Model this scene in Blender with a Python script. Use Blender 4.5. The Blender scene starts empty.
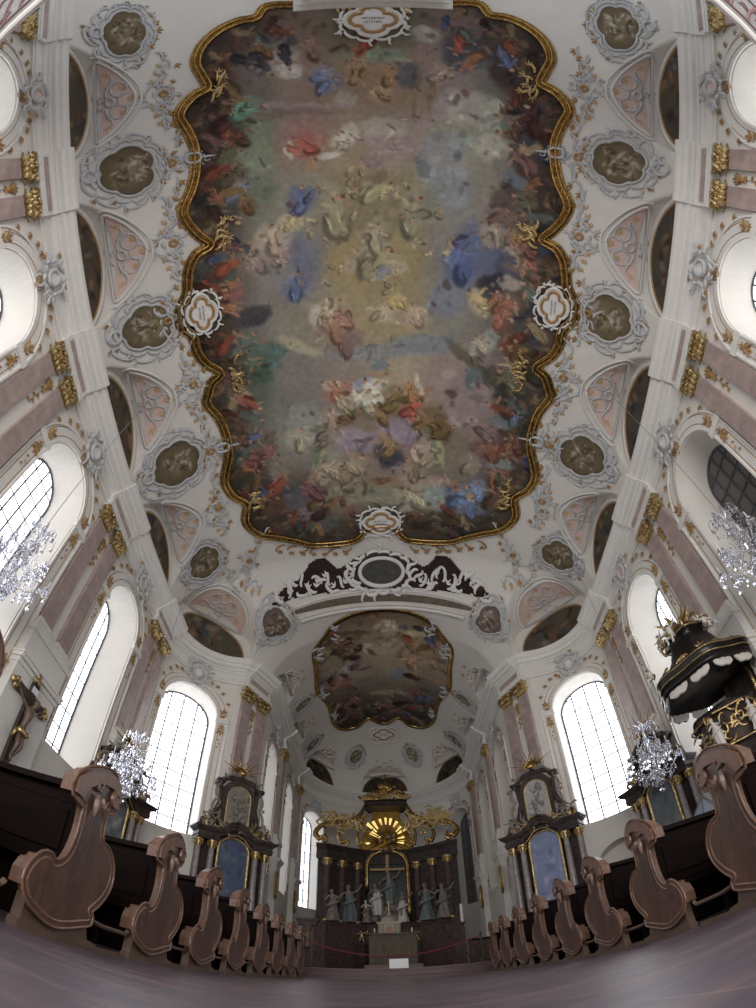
import bpy, math, random
import numpy as np
from mathutils import Matrix, Vector
PI = math.pi
scene = bpy.context.scene
COL = scene.collection
rnd = random.Random(11)

# ---------------------------------------------------------------- camera (real fisheye lens, near the floor, tilted up)
cd = bpy.data.cameras.new('camera'); cam = bpy.data.objects.new('camera', cd); COL.objects.link(cam)
F_PX, K3 = 498.27, -0.0183                       # r = F (t + K3 t^3), r in pixels
PITCH, YAW, ROLL = [math.radians(a) for a in (55.0306, 0.4544, -1.5404)]
CAMP = Vector((-0.209, 0.0, 0.143))
_cp, _sp = math.cos(PITCH), math.sin(PITCH)
_F = Vector((math.sin(YAW)*_cp, math.cos(YAW)*_cp, _sp)); _R = Vector((math.cos(YAW), -math.sin(YAW), 0)); _U = _R.cross(_F)
_R, _U = _R*math.cos(ROLL)+_U*math.sin(ROLL), -_R*math.sin(ROLL)+_U*math.cos(ROLL)
_M = Matrix((_R, _U, -_F)).transposed().to_4x4(); _M.translation = CAMP; cam.matrix_world = _M
cd.type = 'PANO'; cd.panorama_type = 'FISHEYE_LENS_POLYNOMIAL'
cd.sensor_width = 36.0; cd.sensor_height = 24.0; cd.fisheye_fov = math.radians(360); cd.clip_start = 0.02
_r = np.linspace(1, 760, 400); _t = _r/F_PX
for _ in range(30): _t = _t-(F_PX*(_t+K3*_t**3)-_r)/(F_PX*(1+3*K3*_t*_t))
_mm = 36.0/1008
_co = np.linalg.lstsq(np.stack([(_r*_mm)**i for i in (1, 2, 3, 4)], 1), _t, rcond=None)[0]
cd.fisheye_polynomial_k0 = 0
cd.fisheye_polynomial_k1, cd.fisheye_polynomial_k2, cd.fisheye_polynomial_k3, cd.fisheye_polynomial_k4 = [-float(x) for x in _co]
scene.camera = cam

# ---------------------------------------------------------------- sky, exposure
world = bpy.data.worlds.new('sky'); scene.world = world; world.use_nodes = True
wb = world.node_tree.nodes['Background']; wb.inputs[0].default_value = (0.90, 0.94, 1.0, 1); wb.inputs[1].default_value = 0.62
scene.view_settings.view_transform = 'Standard'; scene.view_settings.look = 'None'
scene.view_settings.gamma = 1; scene.view_settings.exposure = 0.2
scene.cycles.use_denoising = True
scene.cycles.max_bounces = 8; scene.cycles.diffuse_bounces = 5; scene.cycles.transparent_max_bounces = 8
scene.cycles.caustics_reflective = False; scene.cycles.caustics_refractive = False
WIN_E = 3.2
rl = bpy.data.lights.new('rear_fill', 'AREA'); rl.shape = 'RECTANGLE'; rl.size = 13; rl.size_y = 7; rl.energy = 1500; rl.color = (1.0, 0.97, 0.93)
ro = bpy.data.objects.new('rear_fill', rl); COL.objects.link(ro); ro.location = (0, -9.4, 4.2); ro.rotation_euler = (math.radians(90), 0, 0)   # added fill light behind the camera, standing in for unseen west windows

# ---------------------------------------------------------------- materials
def lin(c):
    c = c/255.0
    return c/12.92 if c <= 0.04045 else ((c+0.055)/1.055)**2.4
def srgb(r, g, b): return (lin(r), lin(g), lin(b), 1)
MATS = {}
def mat(name, col, rough=0.7, metal=0.0, noise=0.0, nscale=3.0, col2=None, bump=0.0, bscale=20.0, coat=0.0, stretch=None, emit=None, spec=None):
    if name in MATS: return MATS[name]
    m = bpy.data.materials.new(name); m.use_nodes = True
    nt = m.node_tree; b = nt.nodes['Principled BSDF']
    b.inputs['Base Color'].default_value = col; b.inputs['Roughness'].default_value = rough; b.inputs['Metallic'].default_value = metal
    if spec is not None: b.inputs['Specular IOR Level'].default_value = spec
    if coat: b.inputs['Coat Weight'].default_value = coat; b.inputs['Coat Roughness'].default_value = 0.2
    if noise or col2 or bump:
        tc = nt.nodes.new('ShaderNodeTexCoord'); mp = nt.nodes.new('ShaderNodeMapping')
        nt.links.new(tc.outputs['Object'], mp.inputs['Vector'])
        if stretch: mp.inputs['Scale'].default_value = stretch
    if noise or col2:
        n = nt.nodes.new('ShaderNodeTexNoise'); n.inputs['Scale'].default_value = nscale; n.inputs['Detail'].default_value = 6; n.inputs['Roughness'].default_value = 0.62
        nt.links.new(mp.outputs[0], n.inputs['Vector'])
        r = nt.nodes.new('ShaderNodeValToRGB'); r.color_ramp.elements[0].position = 0.32; r.color_ramp.elements[1].position = 0.68
        c2 = col2 if col2 else tuple(c*(1-noise) for c in col[:3])+(1,)
        r.color_ramp.elements[0].color = c2; r.color_ramp.elements[1].color = col
        nt.links.new(n.outputs['Fac'], r.inputs[0]); nt.links.new(r.outputs[0], b.inputs['Base Color'])
    if bump:
        n2 = nt.nodes.new('ShaderNodeTexNoise'); n2.inputs['Scale'].default_value = bscale; n2.inputs['Detail'].default_value = 4
        nt.links.new(mp.outputs[0], n2.inputs['Vector'])
        bu = nt.nodes.new('ShaderNodeBump'); bu.inputs['Strength'].default_value = bump; bu.inputs['Distance'].default_value = 0.05
        nt.links.new(n2.outputs['Fac'], bu.inputs['Height']); nt.links.new(bu.outputs[0], b.inputs['Normal'])
    if emit:
        b.inputs['Emission Color'].default_value = emit[0]; b.inputs['Emission Strength'].default_value = emit[1]
    MATS[name] = m; return m
PLASTER = mat('white_plaster', (0.80, 0.765, 0.71, 1), 0.75, noise=0.07, nscale=0.9)
WHITE = mat('white_stucco', (0.84, 0.82, 0.79, 1), 0.6)
TRIM = mat('trim_white', (0.80, 0.775, 0.735, 1), 0.6, noise=0.05, nscale=4)
SGREY = mat('stucco_blue_grey', (0.47, 0.485, 0.51, 1), 0.65, col2=(0.66, 0.66, 0.66, 1), nscale=7)
SGREY2 = mat('stucco_grey_line', (0.36, 0.35, 0.35, 1), 0.7)
GOLD = mat('gilding', (0.62, 0.42, 0.16, 1), 0.24, 1.0, col2=(0.26, 0.155, 0.05, 1), nscale=6, bump=0.35, bscale=10)
GOLDC = mat('gilding_bright', (0.78, 0.60, 0.30, 1), 0.28, 0.9, col2=(0.30, 0.19, 0.07, 1), nscale=14, bump=0.6, bscale=16)
OCHRE = mat('ochre_gilding', (0.50, 0.30, 0.11, 1), 0.5, 0.25, col2=(0.34, 0.19, 0.08, 1), nscale=6)
PINK = mat('pink_stucco', (0.72, 0.50, 0.43, 1), 0.75, col2=(0.74, 0.60, 0.53, 1), nscale=3)
SALMON = mat('salmon_flute', (0.76, 0.56, 0.44, 1), 0.7)
MARBLE = mat('pink_stucco_marble', (0.50, 0.385, 0.36, 1), 0.35, col2=(0.33, 0.25, 0.235, 1), nscale=2.2, coat=0.25)
DMARBLE = mat('dark_grey_marble', (0.085, 0.064, 0.056, 1), 0.45, col2=(0.032, 0.025, 0.024, 1), nscale=3.5, spec=0.15)
RMARBLE = mat('red_grey_marble', (0.15, 0.098, 0.088, 1), 0.5, col2=(0.07, 0.048, 0.046, 1), nscale=4.0, spec=0.12)
CMARBLE = mat('grey_column_marble', (0.33, 0.29, 0.28, 1), 0.3, col2=(0.16, 0.13, 0.13, 1), nscale=4.5, coat=0.3)
STATUE = mat('statue_stucco', (0.30, 0.27, 0.24, 1), 0.6, col2=(0.15, 0.13, 0.11, 1), nscale=5)
PUTTO = mat('pale_polished_stucco', (0.62, 0.58, 0.54, 1), 0.5)
GREENROBE = mat('green_grey_stucco', (0.20, 0.25, 0.25, 1), 0.6, col2=(0.12, 0.15, 0.15, 1), nscale=4)
WOOD = mat('carved_oak', (0.22, 0.118, 0.078, 1), 0.4, col2=(0.12, 0.062, 0.043, 1), nscale=7, stretch=(1, 1, 0.28), bump=0.15, bscale=30, coat=0.15)
WOOD2 = mat('carved_oak_field', (0.135, 0.072, 0.052, 1), 0.4, col2=(0.062, 0.034, 0.027, 1), nscale=7, stretch=(1, 1, 0.28), bump=0.15, bscale=30, coat=0.15)
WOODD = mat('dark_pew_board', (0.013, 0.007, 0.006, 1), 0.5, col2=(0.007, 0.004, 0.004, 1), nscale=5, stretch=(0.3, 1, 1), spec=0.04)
WOODP = mat('worn_wood_plinth', (0.16, 0.105, 0.075, 1), 0.5, col2=(0.09, 0.055, 0.04, 1), nscale=6, stretch=(1, 0.3, 1))
BLACK = mat('black_lacquer', (0.010, 0.008, 0.008, 1), 0.3, spec=0.35)
IRON = mat('lead_cames', (0.10, 0.10, 0.12, 1), 0.6)
CORD = mat('red_cord', (0.16, 0.02, 0.035, 1), 0.8)
WIRE = mat('steel_wire', (0.42, 0.42, 0.42, 1), 0.4, 0.6)
PAPER = mat('white_paper', (0.80, 0.80, 0.82, 1), 0.8)
STONE = mat('red_step_stone', (0.135, 0.07, 0.068, 1), 0.5, col2=(0.085, 0.05, 0.05, 1), nscale=2, stretch=(1, 4, 4))
OLIVE = mat('altar_frontal', (0.10, 0.088, 0.060, 1), 0.75, col2=(0.055, 0.045, 0.030, 1), nscale=6)
SOFFIT = mat('gallery_lattice', (0.42, 0.42, 0.42, 1), 0.8, col2=(0.22, 0.22, 0.23, 1), nscale=26)
REDLINE = mat('dull_red_moulding', (0.20, 0.11, 0.11, 1), 0.6)
GREYCLOTH = mat('grey_blue_cloth', (0.20, 0.22, 0.28, 1), 0.8)
FLOORM = mat('floor_stone', (0.19, 0.150, 0.155, 1), 0.3)
def crystal():
    m = bpy.data.materials.new('cut_crystal'); m.use_nodes = True; nt = m.node_tree; nt.nodes.remove(nt.nodes['Principled BSDF'])
    g = nt.nodes.new('ShaderNodeBsdfGlossy'); g.inputs['Roughness'].default_value = 0.06; g.inputs['Color'].default_value = (0.95, 0.96, 1, 1)
    t = nt.nodes.new('ShaderNodeBsdfTransparent'); t.inputs['Color'].default_value = (0.93, 0.94, 0.98, 1)
    x = nt.nodes.new('ShaderNodeMixShader'); x.inputs[0].default_value = 0.55
    nt.links.new(t.outputs[0], x.inputs[1]); nt.links.new(g.outputs[0], x.inputs[2]); nt.links.new(x.outputs[0], nt.nodes['Material Output'].inputs[0])
    return m
CRYSTAL = crystal()
def pane(name, col, strength):
    m = bpy.data.materials.new(name); m.use_nodes = True; b = m.node_tree.nodes['Principled BSDF']
    b.inputs['Base Color'].default_value = (0.6, 0.62, 0.65, 1); b.inputs['Roughness'].default_value = 0.3
    b.inputs['Emission Color'].default_value = col; b.inputs['Emission Strength'].default_value = strength
    return m
PANE = pane('daylit_glass', (0.93, 0.95, 1.0, 1), WIN_E)
PANE_FAR = pane('daylit_glass_chancel', (0.93, 0.95, 1.0, 1), 2.0)
PANE_DARK = mat('shaded_glass', (0.11, 0.105, 0.10, 1), 0.5, col2=(0.19, 0.18, 0.17, 1), nscale=22)
GLORY = pane('amber_glory_glass', (1.0, 0.72, 0.18, 1), 0.9)
def floor_mat():
    nt = FLOORM.node_tree; b = nt.nodes['Principled BSDF']
    tc = nt.nodes.new('ShaderNodeTexCoord')
    mp = nt.nodes.new('ShaderNodeMapping'); mp.inputs['Scale'].default_value = (0.9, 2.6, 1); nt.links.new(tc.outputs['Object'], mp.inputs['Vector'])
    n = nt.nodes.new('ShaderNodeTexNoise'); n.inputs['Scale'].default_value = 1.6; n.inputs['Detail'].default_value = 8; n.inputs['Roughness'].default_value = 0.6
    nt.links.new(mp.outputs[0], n.inputs['Vector'])
    r = nt.nodes.new('ShaderNodeValToRGB'); r.color_ramp.elements[0].position = 0.3; r.color_ramp.elements[1].position = 0.7
    r.color_ramp.elements[0].color = (0.078, 0.064, 0.092, 1); r.color_ramp.elements[1].color = (0.24, 0.145, 0.14, 1)
    e = r.color_ramp.elements.new(0.52); e.color = (0.135, 0.105, 0.130, 1)
    nt.links.new(n.outputs['Fac'], r.inputs[0])
    br = nt.nodes.new('ShaderNodeTexBrick'); br.offset = 0.5; br.inputs['Scale'].default_value = 1.0
    br.inputs['Mortar Size'].default_value = 0.004; br.inputs['Brick Width'].default_value = 1.1; br.inputs['Row Height'].default_value = 1.1
    br.inputs['Color1'].default_value = (1, 1, 1, 1); br.inputs['Color2'].default_value = (0.86, 0.86, 0.88, 1); br.inputs['Mortar'].default_value = (1.6, 1.5, 1.4, 1)
    mp2 = nt.nodes.new('ShaderNodeMapping'); mp2.inputs['Location'].default_value = (0.33, 0.2, 0); nt.links.new(tc.outputs['Object'], mp2.inputs['Vector']); nt.links.new(mp2.outputs[0], br.inputs['Vector'])
    mx = nt.nodes.new('ShaderNodeMix'); mx.data_type = 'RGBA'; mx.blend_type = 'MULTIPLY'; mx.inputs[0].default_value = 1
    nt.links.new(r.outputs[0], mx.inputs[6]); nt.links.new(br.outputs[0], mx.inputs[7]); nt.links.new(mx.outputs[2], b.inputs['Base Color'])
    n3 = nt.nodes.new('ShaderNodeTexNoise'); n3.inputs['Scale'].default_value = 5; n3.inputs['Detail'].default_value = 5; nt.links.new(tc.outputs['Object'], n3.inputs['Vector'])
    mr = nt.nodes.new('ShaderNodeMapRange'); mr.inputs['To Min'].default_value = 0.28; mr.inputs['To Max'].default_value = 0.5; nt.links.new(n3.outputs['Fac'], mr.inputs['Value']); nt.links.new(mr.outputs[0], b.inputs['Roughness'])
floor_mat()
def paint_mat(name, scale=5.0, amt=0.25):
    m = bpy.data.materials.new(name); m.use_nodes = True; nt = m.node_tree; b = nt.nodes['Principled BSDF']; b.inputs['Roughness'].default_value = 0.85; b.inputs['Specular IOR Level'].default_value = 0.2
    a = nt.nodes.new('ShaderNodeAttribute'); a.attribute_name = 'paint'
    n = nt.nodes.new('ShaderNodeTexNoise'); n.inputs['Scale'].default_value = scale; n.inputs['Detail'].default_value = 7
    tc = nt.nodes.new('ShaderNodeTexCoord'); nt.links.new(tc.outputs['Object'], n.inputs['Vector'])
    mr = nt.nodes.new('ShaderNodeMapRange'); mr.inputs['From Min'].default_value = 0.3; mr.inputs['From Max'].default_value = 0.7; amt *= 0.5; mr.inputs['To Min'].default_value = 1-amt; mr.inputs['To Max'].default_value = 1+amt
    nt.links.new(n.outputs['Fac'], mr.inputs['Value'])
    mx = nt.nodes.new('ShaderNodeMix'); mx.data_type = 'RGBA'; mx.blend_type = 'MULTIPLY'; mx.inputs[0].default_value = 1
    nt.links.new(a.outputs['Color'], mx.inputs[6]); nt.links.new(mr.outputs[0], mx.inputs[7]); nt.links.new(mx.outputs[2], b.inputs['Base Color'])
    return m
PAINT = paint_mat('fresco_paint'); 

# ---------------------------------------------------------------- mesh builder
class MB:
    def __init__(s): s.v = []; s.f = []; s.mi = []; s.cur = 0; s.c = None
    def V(s, p): s.v.append(tuple(p)); return len(s.v)-1
    def F(s, *idx): s.f.append(idx); s.mi.append(s.cur)
    def grid(s, rows, closed_u=False, closed_v=False):
        n = len(rows); m = len(rows[0]); base = len(s.v)
        for r in rows:
            for p in r: s.v.append(tuple(p))
        for i in range(n if closed_v else n-1):
            for j in range(m if closed_u else m-1):
                a = base+i*m+j; b = base+i*m+(j+1) % m; c = base+((i+1) % n)*m+(j+1) % m; d = base+((i+1) % n)*m+j
                s.f.append((a, b, c, d)); s.mi.append(s.cur)
    def box(s, x0, x1, y0, y1, z0, z1, M=None):
        b = len(s.v)
        for x, y, z in ((x0, y0, z0), (x1, y0, z0), (x1, y1, z0), (x0, y1, z0), (x0, y0, z1), (x1, y0, z1), (x1, y1, z1), (x0, y1, z1)):
            p = Vector((x, y, z)); s.v.append(tuple(M @ p if M else p))
        for q in ((0, 3, 2, 1), (4, 5, 6, 7), (0, 1, 5, 4), (1, 2, 6, 5), (2, 3, 7, 6), (3, 0, 4, 7)):
            s.f.append(tuple(b+i for i in q)); s.mi.append(s.cur)
    def tube(s, pts, r, n=6, cap=True, closed=False):
        pts = [Vector(p) for p in pts]; N = len(pts)
        rr = r if callable(r) else (lambda t: r)
        rows = []; prev = None
        for i, p in enumerate(pts):
            a = pts[(i-1) % N] if (i or closed) else pts[0]; b = pts[(i+1) % N] if (i < N-1 or closed) else pts[-1]
            t = (b-a); t = t.normalized() if t.length > 1e-9 else Vector((0, 0, 1))
            if prev is None:
                u = t.cross(Vector((0, 0, 1))); u = u if u.length > 0.1 else t.cross(Vector((1, 0, 0)))
            else: u = prev-t*prev.dot(t)
            if u.length < 1e-6: u = t.orthogonal()
            u.normalize(); prev = u; w = t.cross(u); q = rr(i/max(1, N-1))
            rows.append([p+u*(q*math.cos(2*PI*k/n))+w*(q*math.sin(2*PI*k/n)) for k in range(n)])
        base = len(s.v); s.grid(rows, closed_u=True, closed_v=closed)
        if cap and not closed:
            s.F(*[base+k for k in range(n)][::-1]); s.F(*[base+(N-1)*n+k for k in range(n)])
    def lathe(s, prof, c=(0, 0, 0), n=16, sq=1.0, M=None, a0=0, a1=2*PI):
        full = abs(a1-a0-2*PI) < 1e-6; m = n if full else n+1
        rows = []
        for r, z in prof:
            row = []
            for k in range(m):
                a = a0+(a1-a0)*k/n; p = Vector((c[0]+r*math.cos(a), c[1]+r*sq*math.sin(a), c[2]+z)); row.append(M @ p if M else p)
            rows.append(row)
        s.grid(rows, closed_u=full)
    def ball(s, c, r, n=8, sx=1, sy=1, sz=1):
        prof = [(max(1e-4, math.sin(PI*i/(n-1)))*1.0, -math.cos(PI*i/(n-1))) for i in range(n)]
        rows = [[(c[0]+r*sx*a*math.cos(2*PI*k/n), c[1]+r*sy*a*math.sin(2*PI*k/n), c[2]+r*sz*z) for k in range(n)] for a, z in prof]
        s.grid(rows, closed_u=True)
    def prism(s, poly, d0, d1, fn):
        """poly (a,b) closed; fn(a,b,d)->point"""
        n = len(poly); b = len(s.v)
        for d in (d0, d1):
            for p in poly: s.v.append(tuple(fn(p[0], p[1], d)))
        for i in range(n): s.F(b+i, b+(i+1) % n, b+n+(i+1) % n, b+n+i)
        s.F(*[b+i for i in range(n)][::-1]); s.F(*[b+n+i for i in range(n)])
    def build(s, name, m, parent=None, smooth=False, loc=None):
        me = bpy.data.meshes.new(name); me.from_pydata(s.v, [], s.f)
        ms = m if isinstance(m, (list, tuple)) else [m]
        for q in ms: me.materials.append(q)
        if len(ms) > 1: me.polygons.foreach_set('material_index', s.mi)
        if smooth: me.polygons.foreach_set('use_smooth', [True]*len(me.polygons))
        if s.c is not None:
            at = me.color_attributes.new('paint', 'FLOAT_COLOR', 'POINT')
            at.data.foreach_set('color', np.asarray(s.c, dtype=np.float32).ravel())
        me.update()
        o = bpy.data.objects.new(name, me); COL.objects.link(o)
        if parent: o.parent = parent
        if loc: o.location = loc
        return o
def thing(name, label, cat, loc=(0, 0, 0), rotz=0, group=None, M=None):
    o = bpy.data.objects.new(name, None); COL.objects.link(o); o.empty_display_size = 0.2
    if M is not None: o.matrix_world = M
    else: o.location = loc; o.rotation_euler = (0, 0, rotz)
    o['label'] = label; o['category'] = cat
    if group: o['group'] = group
    return o
def tag(o, label, cat, group=None):
    o['label'] = label; o['category'] = cat
    if group: o['group'] = group
    return o
def struct(o): o['kind'] = 'structure'; return o
KIDS = {}
def kids(o):
    return [c for c in COL.objects if c.parent is o]
def dup(root, M, label=None, group=None, ch=None):
    r = root.copy(); COL.objects.link(r); r.matrix_world = M
    if label: r['label'] = label
    if group: r['group'] = group
    for c0 in (ch if ch is not None else kids(root)):
        c = c0.copy(); COL.objects.link(c); c.parent = r
        for g0 in kids(c0):
            g = g0.copy(); COL.objects.link(g); g.parent = c
    return r

# ---------------------------------------------------------------- plan of the church (left half; the right half mirrors it)
Z0 = 13.3
def _path():
    pts = [(-9.0, y) for y in np.arange(-9.5, 15.21, 0.1)]
    a, b = Vector((-9.0, 15.25)), Vector((-6.15, 17.85)); ch = b-a; c = ch.length; bul = 0.78; R = (c*c/4+bul*bul)/(2*bul)
    n = Vector((ch.y, -ch.x)).normalized()      # inward
    cen = (a+b)/2+n*(R-bul)
    a0 = math.atan2(a.y-cen.y, a.x-cen.x); a1 = math.atan2(b.y-cen.y, b.x-cen.x)
    if a0 < 0: a0 += 2*PI
    if a1 < 0: a1 += 2*PI
    for i in range(41):
        t = a0+(a1-a0)*i/40; pts.append((cen.x+R*math.cos(t), cen.y+R*math.sin(t)))
    for i in range(1, 15): pts.append((-6.15+0.78*i/14, 17.85+1.6*i/14))
    for y in np.arange(19.6, 28.31, 0.15): pts.append((-5.37, y))
    for i in range(1, 61):
        t = PI-PI/2*i/60; pts.append((5.37*math.cos(t), 28.3+5.37*math.sin(t)))
    P = np.array(pts, float); d = np.r_[0, np.cumsum(np.hypot(*np.diff(P, axis=0).T))]-9.5
    return P, d
PATH, SLEN = _path()
S_END = float(SLEN[-1])
def pos(s):
    if s > S_END: p = pos(2*S_END-s); return Vector((-p.x, p.y, 0))
    return Vector((float(np.interp(s, SLEN, PATH[:, 0])), float(np.interp(s, SLEN, PATH[:, 1])), 0))
def nrm(s, e=0.08):
    t = pos(s+e)-pos(s-e); t.normalize(); return Vector((t.y, -t.x, 0))
def W(s, z, d, sg=1):
    p = pos(s)+nrm(s)*d
    return Vector((p.x*sg, p.y, z))
def WM(s, z, sg=1, d=0.0):
    """matrix at wall point: local x along wall, y into the room, z up"""
    p = W(s, z, d, sg); n = nrm(s); n = Vector((n.x*sg, n.y, 0)); t = Vector((n.y, -n.x, 0))*1.0
    M = Matrix((t, n, Vector((0, 0, 1)))).transposed().to_4x4()
    M = Matrix(((t.x, n.x, 0, p.x), (t.y, n.y, 0, p.y), (0, 0, 1, p.z), (0, 0, 0, 1)))
    return M
def s_of(x, y):
    i = int(np.argmin(np.hypot(PATH[:, 0]-x, PATH[:, 1]-y))); return float(SLEN[i])
S_ARC0 = s_of(-9.0, 15.25); S_ARC1 = s_of(-6.15, 17.85); S_W4 = (S_ARC0+S_ARC1)/2
S_E = s_of(-5.80, 18.62); S_CH = s_of(-5.37, 19.6); S_APSE = s_of(-5.37, 28.3)
S_C1 = s_of(-5.37, 21.75); S_C2 = s_of(-5.37, 26.6); S_A1 = S_APSE+5.37*math.radians(31)
NAVE_W = [-4.71, 0.79, 6.29, 11.75]
PAIRS = [-7.5, -1.97, 3.545, 9.04, 14.47]

# ---------------------------------------------------------------- vault surface
def sstep(t): t = min(1, max(0, t)); return t*t*(3-2*t)
LUN = []
for yc in NAVE_W: LUN.append((Vector((-9, yc, 0)), Vector((1, 0, 0)), 2.2, 2.25, 0.34))
LUN.append((pos(S_W4), nrm(S_W4), 2.15, 2.15, 0.35))
for sc in (S_C1, S_C2): LUN.append((pos(sc), nrm(sc), 1.75, 1.75, 0.35))
LUN.append((pos(S_APSE+5.37*math.radians(33)), nrm(S_APSE+5.37*math.radians(33)), 1.75, 1.9, 0.35))
LUN.append((Vector((0, 33.67, 0)), Vector((0, -1, 0)), 1.8, 1.8, 0.35))
def Hmain(x, y):
    x = abs(x)
    main = Z0+4.9*math.sqrt(max(0, 1-(x/9)**2))
    if y < 15.2: return main
    if y < 19.5:
        a = 6.0 if y < 18.1 else 6.0-0.6*(y-18.1)/1.4
        arch = Z0+3.7*math.sqrt(max(0, 1-(x/a)**2))
        if y >= 18.1: return arch
        return main+(arch-main)*sstep((y-15.2)/2.9)
    if y <= 28.3: return Z0+3.7*math.sqrt(max(0, 1-(x/5.4)**2))
    return Z0+3.7*math.sqrt(max(0, 1-(x*x+(y-28.3)**2)/5.4**2))
def Hlun(L, x, y):
    p0, n, hw, h, sl = L
    dx, dy = x-p0.x, y-p0.y; u = dx*n.x+dy*n.y; w = -dx*n.y+dy*n.x
    if abs(w) >= hw or u > 3.2 or u < -1.5: return 0
    return Z0+(h+sl*max(0, u))*math.sqrt(1-abs(w/hw)**2.4)
def H(x, y):
    x = -abs(x); z = Hmain(x, y)
    for L in LUN:
        if abs(L[0].x-x) < 5 and abs(L[0].y-y) < 5: z = max(z, Hlun(L, x, y))
    return z
def vn(x, y, f=H, e=0.06):
    gx = (f(x+e, y)-f(x-e, y))/(2*e); gy = (f(x, y+e)-f(x, y-e))/(2*e)
    gx = max(-2.5, min(2.5, gx))
    return Vector((gx, gy, -1)).normalized()
def onV(x, y, h=0.0, f=H):
    return Vector((x, y, f(x, y)))+vn(x, y, f)*h
def vmap(xc, yc, ang=0.0, f=H, sg=1):
    """local (a,b,h): b towards the crown (ang=0), a along the nave, relief h; draped on the vault"""
    n = vn(xc, yc, f); cx = abs(n.z)                    # foreshortening of the sloping direction
    g = Vector((-n.x, -n.y)); g = g.normalized() if g.length > 0.05 else Vector((1, 0))
    # direction towards the crown in plan
    up = Vector((g.x, g.y)) if g.dot(Vector((-xc, 0))) > 0 or abs(xc) < 0.5 else -g
    al = Vector((up.y, -up.x)); ca, sa = math.cos(ang), math.sin(ang)
    def m(a, b, h=0.0):
        a2, b2 = a*ca-b*sa, a*sa+b*ca
        q = up*(b2*cx)+al*a2
        p = onV(xc+q.x, yc+q.y, h, f); return Vector((p.x*sg, p.y, p.z))
    return m
def wmap(s0, z0, sg=1, d0=0.0):
    def m(a, b, h=0.0): return W(s0+a, z0+b, d0+h, sg)
    return m

# ---------------------------------------------------------------- scroll work
def polyspiral(L, kfun, n=14):
    x = y = 0.0; th = 0.0; pts = [(0.0, 0.0)]
    for i in range(n):
        t = (i+0.5)/n; th += kfun(t)/n; x += L/n*math.cos(th); y += L/n*math.sin(th); pts.append((x, y))
    return pts
def fit(pts, p, q):
    (x0, y0), (x1, y1) = pts[0], pts[-1]; vx, vy = x1-x0, y1-y0; wx, wy = q[0]-p[0], q[1]-p[1]
    d = vx*vx+vy*vy or 1e-6; cr, ci = (wx*vx+wy*vy)/d, (wy*vx-wx*vy)/d
    return [(p[0]+cr*(a-x0)-ci*(b-y0), p[1]+ci*(a-x0)+cr*(b-y0)) for a, b in pts]
def cscroll(p, q, s=1, curl=7.0, n=16, kind='C'):
    if kind == 'C': k = lambda t: s*(1.2+curl*abs(2*t-1)**3*1.6)
    else: k = lambda t: s*(curl*(2*t-1)*abs(2*t-1)*1.9)
    return fit(polyspiral(1, k, n), p, q)
def relief(mb, mp, pts, r, h0=0.0, prof=None, n=5, flat=0.8):
    """half-round moulding along local polyline pts, mapped by mp"""
    N = len(pts); rows = []
    rf = prof or (lambda t: 0.45+0.55*math.sin(PI*min(1, max(0, t)))**0.6)
    for i, (a, b) in enumerate(pts):
        a0, b0 = pts[max(0, i-1)]; a1, b1 = pts[min(N-1, i+1)]
        tx, ty = a1-a0, b1-b0; l = math.hypot(tx, ty) or 1e-6; nx, ny = -ty/l, tx/l; q = r*rf(i/max(1, N-1))
        rows.append([mp(a+nx*q*math.cos(PI*k/(n-1)), b+ny*q*math.cos(PI*k/(n-1)), h0+q*flat*math.sin(PI*k/(n-1))*1.3) for k in range(n)])
    mb.grid(rows)
def closed_relief(mb, mp, pts, r, h0=0.0, n=5, flat=0.8):
    N = len(pts); rows = []
    for i, (a, b) in enumerate(pts):
        a0, b0 = pts[(i-1) % N]; a1, b1 = pts[(i+1) % N]
        tx, ty = a1-a0, b1-b0; l = math.hypot(tx, ty) or 1e-6; nx, ny = -ty/l, tx/l
        rows.append([mp(a+nx*r*math.cos(PI*k/(n-1)), b+ny*r*math.cos(PI*k/(n-1)), h0+r*flat*math.sin(PI*k/(n-1))*1.3) for k in range(n)])
    mb.grid(rows, closed_v=True)
def leaf(mb, mp, a, b, ang, L, w, h0=0.02, hh=0.05):
    ca, sa = math.cos(ang), math.sin(ang); rows = []
    for i in range(5):
        t = i/4; ww = w*math.sin(PI*(0.12+0.86*t))*1.0*(1-0.3*t)
        c = (a+ca*L*t, b+sa*L*t)
        rows.append([mp(c[0]-sa*ww*k, c[1]+ca*ww*k, h0+hh*(1-abs(k))*math.sin(PI*(0.15+0.7*t))) for k in (-1, -0.45, 0.45, 1)])
    mb.grid(rows)
def sprig(mb, mp, a, b, ang, L, w=None, n=3, spread=0.75):
    w = w or L*0.2
    for k in range(n):
        d = (k-(n-1)/2)*spread; leaf(mb, mp, a, b, ang+d, L*(1-0.18*abs(d)), w)
def lobes(A, B, n=8, dep=0.16, ph=0.0, m=6, jitter=0.0, rr=None):
    """closed outline with n scalloped lobes"""
    out = []; R = rr or rnd; js = [1+R.uniform(-jitter, jitter) for _ in range(n)]
    for i in range(n):
        for j in range(m):
            t = (i+j/m)/n; s = math.sin(PI*j/m); jj = js[i]*(1-j/m)+js[(i+1) % n]*(j/m)
            k = (1-dep+dep*1.6*s**0.7)*jj
            out.append((A*k*math.cos(2*PI*t+ph), B*k*math.sin(2*PI*t+ph)))
    return out
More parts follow.
